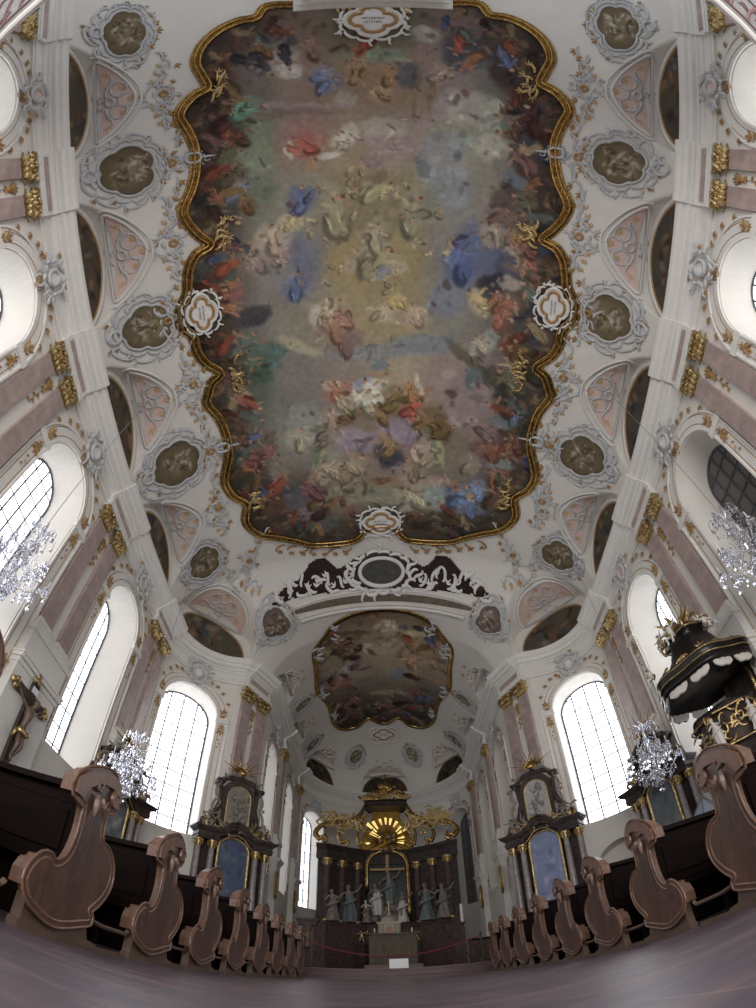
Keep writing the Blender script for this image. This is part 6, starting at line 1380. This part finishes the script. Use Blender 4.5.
# altar table
t4 = thing('altar_table', 'stone altar table with olive patterned frontal before the high altar', 'altar table', (0.05, 19.0, 0.318)); mb = MB()
mb.box(-0.95, 0.95, -0.55, 0.9, 0, 0.2); mb.build('predella', STONE, t4)
mb = MB(); mb.box(-0.80, 0.80, -0.25, 0.4, 0.2, 1.40); mb.build('frontal', OLIVE, t4)
mb = MB(); mb.box(-0.88, 0.88, -0.33, 0.48, 1.40, 1.46); mb.build('table_top', RMARBLE, t4)
mb = MB()
for k in range(5): closed_relief(mb, lambda a, b, h=0.0: (a, -0.25-h, b), [(-0.62+0.31*k+0.12*math.cos(q), 0.85+0.3*math.sin(q)) for q in np.linspace(0, 2*PI, 14, endpoint=False)], 0.018)
mb.build('frontal_pattern', mat('faded_gold_thread', (0.17, 0.135, 0.075, 1), 0.8), t4)
for sx in (-0.62, 0.66):
    tc = thing('altar_candle', 'short white candle on the %s end of the altar table' % ('left' if sx < 0 else 'right'), 'candle', (0.05+sx, 19.05, 1.778)); mb = MB()
    mb.lathe([(0.06, 0), (0.06, 0.02), (0.02, 0.03), (0.02, 0.06), (0.04, 0.08)], (0, 0, 0), 10); mb.build('holder', GOLDC, tc)
    mb = MB(); mb.lathe([(0.022, 0.08), (0.022, 0.22), (0.001, 0.225)], (0, 0, 0), 8); mb.build('wax', PAPER, tc)
mb = MB(); M2 = Matrix.Rotation(-0.15, 4, 'X'); mb.box(-0.24, 0.24, -0.01, 0.01, 0, 0.29, M2); o = mb.build('notice_card', PAPER, loc=(0.12, 14.3, 0.32)); tag(o, 'blank white notice card standing on the top altar step', 'sign')
# rope barrier with posts
for nm, y0 in (('upper', 14.9), ):
    for sg in (1, -1):
        tp = thing('rope_post', 'slim dark post of the rope barrier, %s side of the altar steps' % ('left' if sg > 0 else 'right'), 'barrier post', (-sg*2.35, y0, 0.318)); mb = MB()
        mb.lathe([(0.14, 0), (0.14, 0.02), (0.02, 0.04), (0.02, 0.9), (0.04, 0.93), (0.001, 0.97)], (0, 0, 0), 12); mb.build('post', BLACK, tp)
mb = MB(); mb.tube([(-2.35+4.7*k/24, 14.9, 0.72+0.46*(2*k/24-1)**2) for k in range(25)], 0.022, 6); tag(mb.build('barrier_rope', CORD), 'dark red rope sagging across the chancel in front of the altar table', 'rope')
# communion rail, right, and credence table, left
def rail(x0, x1, y, label, z0=0.318, hgt=0.85):
    t = thing('communion_rail', label, 'railing', ((x0+x1)/2, y, z0)); w = (x1-x0)/2; mb = MB()
    mb.box(-w, w, -0.10, 0.10, hgt-0.07, hgt); mb.build('top_rail', WOODD, t); mb = MB(); mb.box(-w, w, -0.08, 0.08, 0, 0.1); mb.build('bottom_rail', WOODD, t)
    mb = MB(); R = random.Random(3); n = int(w*2/0.32)
    mb.box(-w, w, -0.012, 0.0, 0.1, hgt-0.07)
    for k in range(n):
        x = -w+0.16+k*0.32
        closed_relief(mb, lambda a, b, h=0.0: (a, -0.012-h, b), [(x+0.12*math.cos(q), hgt*0.5+0.25*math.sin(q)) for q in np.linspace(0, 2*PI, 14, endpoint=False)], 0.025)
        for s in (-1, 1): relief(mb, lambda a, b, h=0.0: (a, -0.012-h, b), cscroll((x, 0.2), (x+s*0.1, hgt-0.2), s, 7), 0.022)
    mb.build('carved_screen_lattice', mat('dark_carved_wood', (0.06, 0.036, 0.028, 1), 0.6, spec=0.2), t); return t
rail(2.55, 5.6, 18.6, 'dark carved communion rail at the right foot of the chancel', 0.318, 1.0)
rail(-5.2, -2.75, 18.6, 'dark carved communion rail at the left foot of the chancel', 0.318, 0.85)
t5 = thing('credence_table', 'narrow table with dark moulded top beyond the last left pew', 'table', (-2.95, 19.6, 0.318)); mb = MB()
mb.box(-0.40, 0.40, -0.25, 0.25, 1.98, 2.08); mb.box(-0.34, 0.34, -0.2, 0.2, 1.8, 1.98); mb.build('table_top', DMARBLE, t5); mb = MB()
mb.lathe([(0.25, 0), (0.25, 0.12), (0.14, 0.2), (0.12, 1.5), (0.2, 1.8), (0.001, 1.8)], (0, 0, 0), 14); mb.build('pedestal', WOODP, t5)
t6 = thing('paschal_candle', 'tall white candle with reddish foot beside the right altar columns', 'candle', (3.45, 26.0, 0.318)); mb = MB()
mb.lathe([(0.22, 0), (0.22, 0.1), (0.06, 0.2), (0.06, 2.3), (0.14, 2.4), (0.14, 2.45), (0.001, 2.45)], (0, 0, 0), 12); mb.build('stand', RMARBLE, t6); mb = MB()
mb.lathe([(0.075, 2.45), (0.075, 3.45), (0.001, 3.46)], (0, 0, 0), 12); mb.build('wax', PAPER, t6)
for k, (x, y) in enumerate(((-3.15, 12.55), (-2.62, 12.75))):
    tb = thing('wooden_lectern', 'small brown wooden box stand behind the left pews, the %s of two' % ('left' if k == 0 else 'right'), 'stand', (x, y, 0)); mb = MB()
    mb.box(-0.2, 0.2, -0.14, 0.14, 0.7, 1.28); mb.box(-0.17, 0.17, -0.12, 0.12, 0.0, 0.7); mb.box(-0.22, 0.22, -0.16, 0.16, 1.28, 1.31); mb.build('box', mat('tan_wood', (0.32, 0.19, 0.12, 1), 0.5), tb)
    mb = MB(); mb.box(-0.09, 0.09, -0.15, -0.142, 0.8, 1.2); mb.build('niche_panel', WOODD, tb)
# gilded oval medallions on the chancel pedestals
for sg in (1, -1):
    side = 'left' if sg > 0 else 'right'
    for k, s in enumerate((s_of(-5.37, 23.7), s_of(-5.37, 28.9))):
        m = wmap(s, 4.45, sg, 0.31); p = m(0, 0, 0); tm = thing('oval_medallion', 'gilt framed oval relief on the %s chancel wall, the one %s the nave' % (side, ('nearer', 'farther from')[k]), 'relief', tuple(p)); mb = MB()
        closed_relief(mb, m, [(0.30*math.cos(q), 0.68*math.sin(q)) for q in np.linspace(0, 2*PI, 24, endpoint=False)], 0.07); reparent(mb.build('frame', GOLDC, smooth=True), tm)
        mb = MB(); panel(mb, m, [(0.26*math.cos(q), 0.62*math.sin(q)) for q in np.linspace(0, 2*PI, 20, endpoint=False)], 0.01); reparent(mb.build('relief_field', STATUE), tm)
# confessional in the left corner niche
M = WM(S_W4, 0, 1, -0.85); t7 = thing('confessional', 'dark wooden confessional with radiating arch grille in the left corner niche', 'confessional', M=M); mb = MB()
o = arch_outline(0, 1.0, 0.0, 2.75, 1.0, 16, 4); mb.prism(o, 0.0, 0.12, lambda a, b, d: (a, d, b)); mb.build('panelling', WOODD, t7); mb = MB()
for k in range(11):
    a = PI*(k+0.5)/11; mb.tube([(0.25*math.cos(a), 0.14, 2.75+0.25*math.sin(a)), (0.85*math.cos(a), 0.14, 2.75+0.85*math.sin(a))], 0.02, 5)
mb.tube([(0.9*math.cos(a), 0.14, 2.75+0.9*math.sin(a)) for a in np.linspace(0, PI, 18)], 0.04, 6); mb.box(-0.95, 0.95, 0.12, 0.2, 2.6, 2.72)
for x in (-0.9, -0.35, 0.35, 0.9): mb.box(x-0.05, x+0.05, 0.12, 0.2, 0, 2.6)
mb.build('grille', WOOD, t7)
# ================================================================ CHANDELIERS
def make_chandelier(k=1.0):
    """origin at the centre of the arm ring; hangs from a wire"""
    t = thing('crystal_chandelier', '', 'chandelier')
    mb = MB(); prof = [(0.001, -0.95), (0.05, -0.9), (0.11, -0.82), (0.05, -0.72), (0.04, -0.6), (0.14, -0.5), (0.16, -0.42), (0.06, -0.3), (0.05, -0.1), (0.12, 0.0), (0.13, 0.08), (0.05, 0.16), (0.04, 0.45), (0.10, 0.55), (0.10, 0.62), (0.04, 0.7), (0.03, 1.0), (0.08, 1.1), (0.07, 1.18), (0.02, 1.25), (0.001, 1.3)]
    mb.lathe(prof, n=12); mb.build('stem', CRYSTAL, t, smooth=True)
    def drop(mb, x, y, z, s):
        mb.lathe([(0.001, 0), (0.012*s, -0.015*s), (0.03*s, -0.08*s), (0.022*s, -0.11*s), (0.001, -0.13*s)], (x, y, z), 5)
    def arm(a, R0, z0, up, idx):
        R = random.Random(idx); ca, sa = math.cos(a), math.sin(a)
        pts = [(0.10, 0.0), (0.25, -0.14), (0.45, -0.18), (0.65, -0.08), (0.80, 0.06), (0.92, 0.12), (1.0, 0.06)]
        P = [Vector((ca*R0*p, sa*R0*p, z0+q*up)) for p, q in pts]
        m_ = MB(); m_.tube(P, 0.018, 6); e = P[-2]
        m_.lathe([(0.001, 0.0), (0.07, 0.02), (0.085, 0.04), (0.03, 0.03), (0.025, 0.08), (0.001, 0.08)], tuple(e), 10)
        ar = m_.build('arm', CRYSTAL, t, smooth=True)
        d = MB()
        for j in range(5):
            q = 2*PI*j/5; drop(d, e.x+0.08*math.cos(q), e.y+0.08*math.sin(q), e.z+0.01, 1.25)
        drop(d, P[-1].x, P[-1].y, P[-1].z-0.06, 1.9); drop(d, P[2].x, P[2].y, P[2].z-0.03, 1.6); drop(d, P[3].x, P[3].y, P[3].z-0.03, 1.4)
        for j in range(7):                                       # garland from arm to stem
            u = (j+0.5)/7; r = R0*0.92*(1-u)+0.08*u; z = e.z+0.02+(0.50-0.0)*u-0.35*math.sin(PI*u)*(1-u*0.4)
            d.ball((ca*r, sa*r, z), 0.024, 5); drop(d, ca*r, sa*r, z-0.03, 0.8)
        d.build('crystal_fringe', CRYSTAL, ar)
        c = MB(); c.lathe([(0.018, 0.06), (0.018, 0.26), (0.001, 0.27)], tuple(e), 7); c.build('candle', PAPER, ar)
    for i in range(8): arm(2*PI*i/8, 0.88*k, -0.35, 1.2, i)
    for i in range(6): arm(2*PI*(i+0.5)/6, 0.60*k, 0.12, 1.1, 30+i)
    mb = MB()
    for i in range(8):
        a = 2*PI*(i+0.25)/8; ca, sa = math.cos(a), math.sin(a)
        mb.tube([(ca*r, sa*r, z) for r, z in ((0.05, 0.95), (0.16, 1.12), (0.30, 1.18), (0.40, 1.08), (0.42, 0.95))], 0.012, 5)
        for r, z in ((0.42, 0.93), (0.30, 1.15), (0.2, 1.12)): drop(mb, ca*r, sa*r, z, 1.3)
        for j in range(5):
            r = 0.42-0.06*j; z = 0.9-0.1*j; mb.ball((ca*r, sa*r, z), 0.024, 5)
    for i in range(14):
        a = 2*PI*i/14; drop(mb, 0.22*math.cos(a), 0.22*math.sin(a), -0.5, 1.5); drop(mb, 0.13*math.cos(a), 0.13*math.sin(a), -0.72, 1.4)
    mb.ball((0, 0, -1.05), 0.08, 8); mb.build('crystal_fringe', CRYSTAL, t)
    return t
ch0 = make_chandelier(); CHK = kids(ch0)
def chand(x, y, z, label, first=False, s=1.0):
    M = Matrix.Translation((x, y, z)) @ Matrix.Scale(s, 4)
    if first: ch0.matrix_world = M; ch0['label'] = label; ch0['group'] = 'crystal chandeliers'; r = ch0
    else: r = dup(ch0, M, label, 'crystal chandeliers', CHK)
    zt = H(x, y); mb = MB(); mb.tube([(0, 0, 1.28), (0, 0, (zt-z)/s)], 0.010, 5); w = mb.build('suspension_wire', WIRE, r)
    return r
chand(-7.45, 12.75, 5.35, 'crystal chandelier before the left wall altar, farther from camera', True, 1.05)
chand(7.75, 12.9, 5.25, 'crystal chandelier before the right wall altar, farther from camera', s=1.05)
chand(-8.05, 6.0, 6.75, 'crystal chandelier before a left nave window, at the left picture edge', s=1.05)
chand(8.05, 6.0, 6.75, 'crystal chandelier before the dark window, at the right picture edge', s=1.05)

# ================================================================ PULPIT
t = thing('pulpit', 'black and gilt pulpit with scalloped sounding board on the right nave wall', 'pulpit', (7.42, 8.75, 0)); PU = t
mb = MB()
def hexa(a): return 1+0.05*math.cos(6*a)
def hl(mb, prof, n=48, cx=0, cy=0):
    mb.grid([[(cx+r*hexa(2*PI*k/n)*math.cos(2*PI*k/n), cy+r*hexa(2*PI*k/n)*math.sin(2*PI*k/n), z) for k in range(n)] for r, z in prof], closed_u=True)
ZC = 5.05
hl(mb, [(0.001, ZC+0.1), (1.10, ZC+0.1), (1.14, ZC), (1.22, ZC-0.02), (1.26, ZC+0.10), (1.20, ZC+0.16), (1.25, ZC+0.24), (1.28, ZC+0.34), (1.27, ZC+0.42), (1.24, ZC+0.46), (1.1, ZC+0.50), (0.9, ZC+0.62), (0.7, ZC+0.9), (0.58, ZC+1.2), (0.5, ZC+1.4), (0.62, ZC+1.46), (0.64, ZC+1.54), (0.5, ZC+1.6), (0.35, ZC+1.8), (0.001, ZC+1.95)])
so = mb.build('sounding_board', BLACK, t, smooth=True)
mb = MB()
for r, z, q in ((1.26, ZC+0.22, 0.02), (1.29, ZC+0.38, 0.018), (0.63, ZC+1.5, 0.03), (1.2, ZC+0.0, 0.02)):
    mb.tube([(r*hexa(a)*math.cos(a), r*hexa(a)*math.sin(a), z) for a in np.linspace(0, 2*PI, 49)], q, 5)
mb.build('gilt_moulding', GOLDC, so, smooth=True)
mb = MB(); R = random.Random(5)
for k in range(12):
    a = 2*PI*k/12; ca, sa = math.cos(a), math.sin(a); mp = lambda p, q, h=0.0: ((1.0+h-(q-0.62)*0.42)*hexa(a)*ca-p*sa, (1.0+h-(q-0.62)*0.42)*hexa(a)*sa+p*ca, ZC+q-0.02)
    relief(mb, mp, cscroll((-0.16, 0.55), (0.16, 0.58), R.choice((-1, 1)), 7), 0.04, 0.03); sprig(mb, mp, 0, 0.56, PI/2, 0.2, 0.04, 3, 0.8)
for k in range(9):
    a = 0.3+5.7*k/9; mb.tube([((0.55+0.2*math.cos(q))*math.cos(a), (0.55+0.2*math.cos(q))*math.sin(a), ZC+1.62+0.2*math.sin(q)) for q in np.linspace(-1, 4, 12)], lambda u: 0.045*(1-0.6*u), 5)
for k in range(16): leaf(mb, lambda p, q, h=0.0: (p*math.cos(k), p*math.sin(k)+0.0, ZC+1.85+q), 0.02, 0.0, 0.7+0.1*(k % 5), 0.5+0.02*k, 0.07)
mb.build('gilt_leaves', GOLDC, so, smooth=True)
for k in range(12):
    mb = MB(); a = 2*PI*(k+0.5)/12; rows = []
    for j in range(7):
        v = j/6; z = ZC-0.02-0.22*math.sin(PI*0.5*v)
        rows.append([((1.20+0.04*math.sin(PI*v))*hexa(a+w)*math.cos(a+w), (1.20+0.04*math.sin(PI*v))*hexa(a+w)*math.sin(a+w), z+0.02*math.cos(w*40)) for w in [0.22*(i/6*2-1)*math.sqrt(max(0, 1-v**2.2))*0.97 for i in range(7)]])
    mb.grid(rows); rows2 = [[(x*0.975, y*0.975, z) for x, y, z in r] for r in rows]; mb.grid(rows2); mb.build('lambrequin', PUTTO, so, smooth=True)
# body
ZB = 3.10
mb = MB(); hl(mb, [(0.001, ZB-0.75), (0.10, ZB-0.72), (0.16, ZB-0.6), (0.12, ZB-0.5), (0.3, ZB-0.3), (0.55, ZB-0.1), (0.62, ZB), (0.60, ZB+0.06), (0.74, ZB+0.15), (0.78, ZB+0.35), (0.70, ZB+0.7), (0.68, ZB+0.92), (0.76, ZB+0.98), (0.80, ZB+1.04), (0.78, ZB+1.08), (0.66, ZB+1.08), (0.64, ZB+0.3), (0.001, ZB+0.3)]); bo = mb.build('basket', DMARBLE, t, smooth=False)
mb = MB(); R = random.Random(7)
for k in range(6):
    a = 2*PI*k/6; ca, sa = math.cos(a), math.sin(a); mp = lambda p, q, h=0.0: ((0.75+h)*ca-p*sa, (0.75+h)*sa+p*ca, ZB+q)
    for j in range(24):
        p, q = R.uniform(-0.33, 0.33), R.uniform(0.1, 0.85); an = R.uniform(0, 6.28); relief(mb, mp, cscroll((p, q), (p+0.2*math.cos(an), q+0.2*math.sin(an)), R.choice((-1, 1)), 7), 0.028, 0.02)
    for z in (0.1, 0.97): relief(mb, mp, [(-0.38, z), (0, z), (0.38, z)], 0.025, 0.03, prof=lambda u: 1)
mb.build('gilt_leaves', GOLDC, bo, smooth=True)
mb = MB(); mb.tube([(0.79*hexa(a)*math.cos(a), 0.79*hexa(a)*math.sin(a), ZB+1.09) for a in np.linspace(0, 2*PI, 49)], 0.035, 6); mb.build('rim', BLACK, bo, smooth=True)
mb = MB(); mb.grid([[(0.92+0.05*math.cos(q*3), q, z) for q in np.linspace(-0.55, 0.55, 9)] for z in np.linspace(ZB+0.9, ZC+0.2, 6)]); mb.grid([[(1.0, q, z) for q in np.linspace(-0.55, 0.55, 9)] for z in np.linspace(ZB+0.9, ZC+0.2, 6)]); mb.build('back_panel', DMARBLE, t)
mb = MB()
for q in (-0.5, 0.5): mb.tube([(0.88, q, ZB+0.9), (0.84, q*1.1, ZB+1.4), (0.88, q, ZC+0.1)], 0.05, 6)
mb.build('panel_scroll', GOLDC, t, smooth=True)
PUG = 'white putti of the pulpit'
for x, y, z, rz, h, ar, ly, w in ((-0.72, -0.42, ZC+0.98, 2.0, 0.75, 'up', 0.15, 'seated on the front slope of the pulpit roof'), (-0.05, -0.95, ZC+0.72, 3.0, 0.72, 'down', 0.25, 'reclining on the right slope of the pulpit roof'),
                                 (-1.25, 0.35, ZC+0.45, 1.2, 0.62, 'up', 0.1, 'with raised arm at the left rim of the sounding board'), (-0.45, 0.42, ZC+1.5, 1.5, 0.6, 'up', 0.1, 'topmost, at the crest of the pulpit roof')):
    putto('white putto '+w, (7.42+x, 8.75+y, z), rz, h, ar, PUTTO, ly, PUG)
for a, w in ((3.7, 'left'), (4.7, 'right')):
    statue('small white statue on the %s face of the pulpit basket' % w, (7.42+0.92*math.cos(a), 8.75+0.92*math.sin(a), ZB+0.12), a-PI/2, 0.72, int(a*10), 'open', PUTTO)

# ================================================================ CRUCIFIX
t = thing('crucifix', 'dark wooden crucifix with gilt trefoil ends and gilt loincloth on the left nave wall', 'crucifix', M=WM(8.93, 0, 1, 0.34)); CX = t
CW_ = mat('dark_walnut', (0.065, 0.040, 0.034, 1), 0.4, col2=(0.035, 0.022, 0.02, 1), nscale=8)
mb = MB(); mb.box(-0.115, 0.115, 0.0, 0.11, 1.6, 5.52); mb.box(-0.66, 0.66, 0.01, 0.10, 4.95, 5.17); mb.box(-0.14, 0.14, 0.08, 0.11, 5.24, 5.44, Matrix.Identity(4)); mb.build('cross', CW_, t)
mb = MB()
for cx, cz in ((-0.72, 5.065), (0.72, 5.065), (0, 5.62)):
    for k in range(3):
        a = 2*PI*k/3+(PI/2 if cx == 0 else (0 if cx > 0 else PI)); mb.ball((cx+0.08*math.cos(a), 0.06, cz+0.09*math.sin(a)), 0.11, 7, 1, 0.6, 1)
mb.build('trefoil_ends', GOLDC, t, smooth=True)
mb = MB(); mb.box(-0.13, 0.13, 0.115, 0.135, 5.2, 5.38); mb.build('title_board', PAPER, t)
BRZ = mat('bronze_brown_figure', (0.17, 0.12, 0.085, 1), 0.4, col2=(0.09, 0.062, 0.048, 1), nscale=6)
V = [(0, 0.20, 4.12, 0.105), (0.01, 0.22, 4.32, 0.095), (0, 0.24, 4.55, 0.125), (0, 0.22, 4.72, 0.09), (-0.02, 0.26, 4.82, 0.05), (-0.05, 0.31, 4.90, 0.085), (-0.06, 0.33, 4.99, 0.075),
     (-0.17, 0.20, 4.75, 0.055), (-0.38, 0.14, 4.88, 0.04), (-0.58, 0.11, 5.04, 0.03), (-0.64, 0.11, 5.06, 0.035), (0.17, 0.20, 4.75, 0.055), (0.38, 0.14, 4.88, 0.04), (0.58, 0.11, 5.04, 0.03), (0.64, 0.11, 5.06, 0.035),
     (-0.07, 0.22, 4.02, 0.085), (-0.06, 0.34, 3.70, 0.06), (-0.02, 0.18, 3.38, 0.04), (-0.01, 0.22, 3.28, 0.035), (0.07, 0.22, 4.02, 0.085), (0.08, 0.32, 3.72, 0.06), (0.04, 0.20, 3.40, 0.04), (0.04, 0.26, 3.30, 0.035)]
E_ = [(0, 1), (1, 2), (2, 3), (3, 4), (4, 5), (5, 6), (3, 7), (7, 8), (8, 9), (9, 10), (3, 11), (11, 12), (12, 13), (13, 14), (0, 15), (15, 16), (16, 17), (17, 18), (0, 19), (19, 20), (20, 21), (21, 22)]
fg = skinfig('body', V, E_, BRZ, t)
mb = MB(); mb.tube([(0.15*math.cos(q), 0.22+0.13*math.sin(q), 4.06+0.03*math.sin(3*q)) for q in np.linspace(0, 2*PI, 20)], lambda u: 0.075+0.02*math.sin(20*u), 7); mb.tube([(0.16, 0.24, 4.1), (0.26, 0.26, 4.0), (0.28, 0.24, 3.82)], 0.05, 6); mb.build('loincloth', GOLDC, t, smooth=True)
mb = MB(); mb.ball((-0.055, 0.30, 4.97), 0.105, 8, 1, 0.95, 1.05); mb.build('hair', BRZ, t, smooth=True)
# ================================================================ ORGAN LOFT (edge overhead, behind the camera)
def lip(x):
    x = abs(x)
    return -6.6+0.75*sstep((x-3.0)/3.2)+0.95*sstep((x-5.0)/3.0)+0.45*max(0, (x-7.0))/2
xs = np.linspace(-8.95, 8.95, 90); ZG = 8.5
mb = MB()
mb.grid([[(x, lip(x)-d, z) for x in xs] for d, z in ((0.30, ZG+0.22), (0.06, ZG+0.20), (0.02, ZG+0.17), (0.06, ZG+0.13), (0.06, ZG+0.10), (0.0, ZG+0.08), (0.0, ZG+0.03), (0.06, ZG), (0.16, ZG), (0.18, ZG-0.02))]); g0 = struct(mb.build('trim_30', TRIM))
mb = MB(); mb.grid([[(x, lip(x)-d, ZG-0.02) for x in xs] for d in (0.16, 0.9, 1.7, 3.2)]); struct(mb.build('ceiling', SOFFIT))
mb = MB(); m = lambda a, b, h=0.0: (a, lip(a)-b, ZG-0.02-h)
for d in (0.26, 0.95): relief(mb, m, [(x, d) for x in xs], 0.035, 0.0, prof=lambda q: 1)
R = random.Random(6)
for s in (-1, 1):
    for k in range(9):
        x = s*(5.0+0.42*k); relief(mb, m, [(x, 0.26), (x+0.1, 0.6), (x+0.35, 0.95)], 0.04, 0, prof=lambda q: 1)
    for k in range(20):
        x, d = s*R.uniform(5.2, 8.4), R.uniform(0.35, 0.85); a = R.uniform(0, 6.28); relief(mb, m, cscroll((x, d), (x+0.25*math.cos(a), d+0.2*math.sin(a)), 1, 7), 0.03, 0.0)
tag(mb.build('soffit_ornament', REDLINE, smooth=True), 'dull red bands and scrolls under the organ loft, at the top corners', 'ceiling ornament')
mb = MB()
for z0, z1, w, y in ((16.35, 16.5, 2.2, -7.42), (16.5, 16.6, 2.35, -7.3), (16.6, 16.8, 2.25, -7.4), (16.8, 16.9, 2.5, -7.2)): mb.box(-w, w, -8.2, y, z0, z1)
t = thing('organ_case', 'white moulded cornice of the organ case at the top edge of the picture', 'organ', (0, -7.9, 8.5)); reparent(mb.build('cornice', TRIM), t)
mb = MB(); mb.box(-2.1, 2.1, -8.2, -7.55, 8.5, 16.35); reparent(mb.build('case', TRIM), t)
mb = MB()
for k in range(9): mb.lathe([(0.09, 0), (0.09, 4.5+0.3*abs(4-k)), (0.001, 4.52+0.3*abs(4-k))], (-1.4+0.35*k, -7.48, 10.2), 10)
reparent(mb.build('organ_pipes', WIRE), t)
mb = MB(); mb.tube([(x, -7.28, 16.98) for x in (-2.2, 0, 2.2)], 0.02, 5); reparent(mb.build('red_line', REDLINE), t)
# ---------------------------------------------------------------- folded-open grey cloth shade behind the right pews
t = thing('cloth_shade', 'grey-blue cone of cloth standing behind the pews beneath the right wall altar', 'parasol', (6.35, 9.2, 0)); mb = MB()
n = 8; ap = mb.V((0, 0, 2.55)); rim = [mb.V((0.62*math.cos(2*PI*k/n), 0.62*math.sin(2*PI*k/n), 1.85)) for k in range(n)]
for k in range(n): mb.F(ap, rim[k], rim[(k+1) % n])
c = mb.build('cloth', GREYCLOTH, t); mb = MB()
for k in range(n): mb.tube([(0, 0, 2.57), (0.62*math.cos(2*PI*k/n), 0.62*math.sin(2*PI*k/n), 1.86)], 0.01, 4)
mb.build('ribs', IRON, c); mb = MB(); mb.tube([(0, 0, 0.0), (0, 0, 2.62)], 0.02, 6); mb.lathe([(0.25, 0), (0.25, 0.04), (0.001, 0.06)], (0, 0, 0), 12); mb.build('pole', IRON, t)
# papers and hymn books on the nearest left pew rail
t = thing('leaflet', 'folded white leaflet on the shelf of the nearest left pew', 'leaflet', (-2.35, 1.98, 0.19)); mb = MB()
mb.grid([[(-0.10, 0, 0.16), (0.0, 0.02, 0.0), (0.12, 0.03, 0.13)], [(-0.10, 0.10, 0.16), (0.0, 0.12, 0.0), (0.12, 0.13, 0.13)]]); mb.build('paper', PAPER, t)
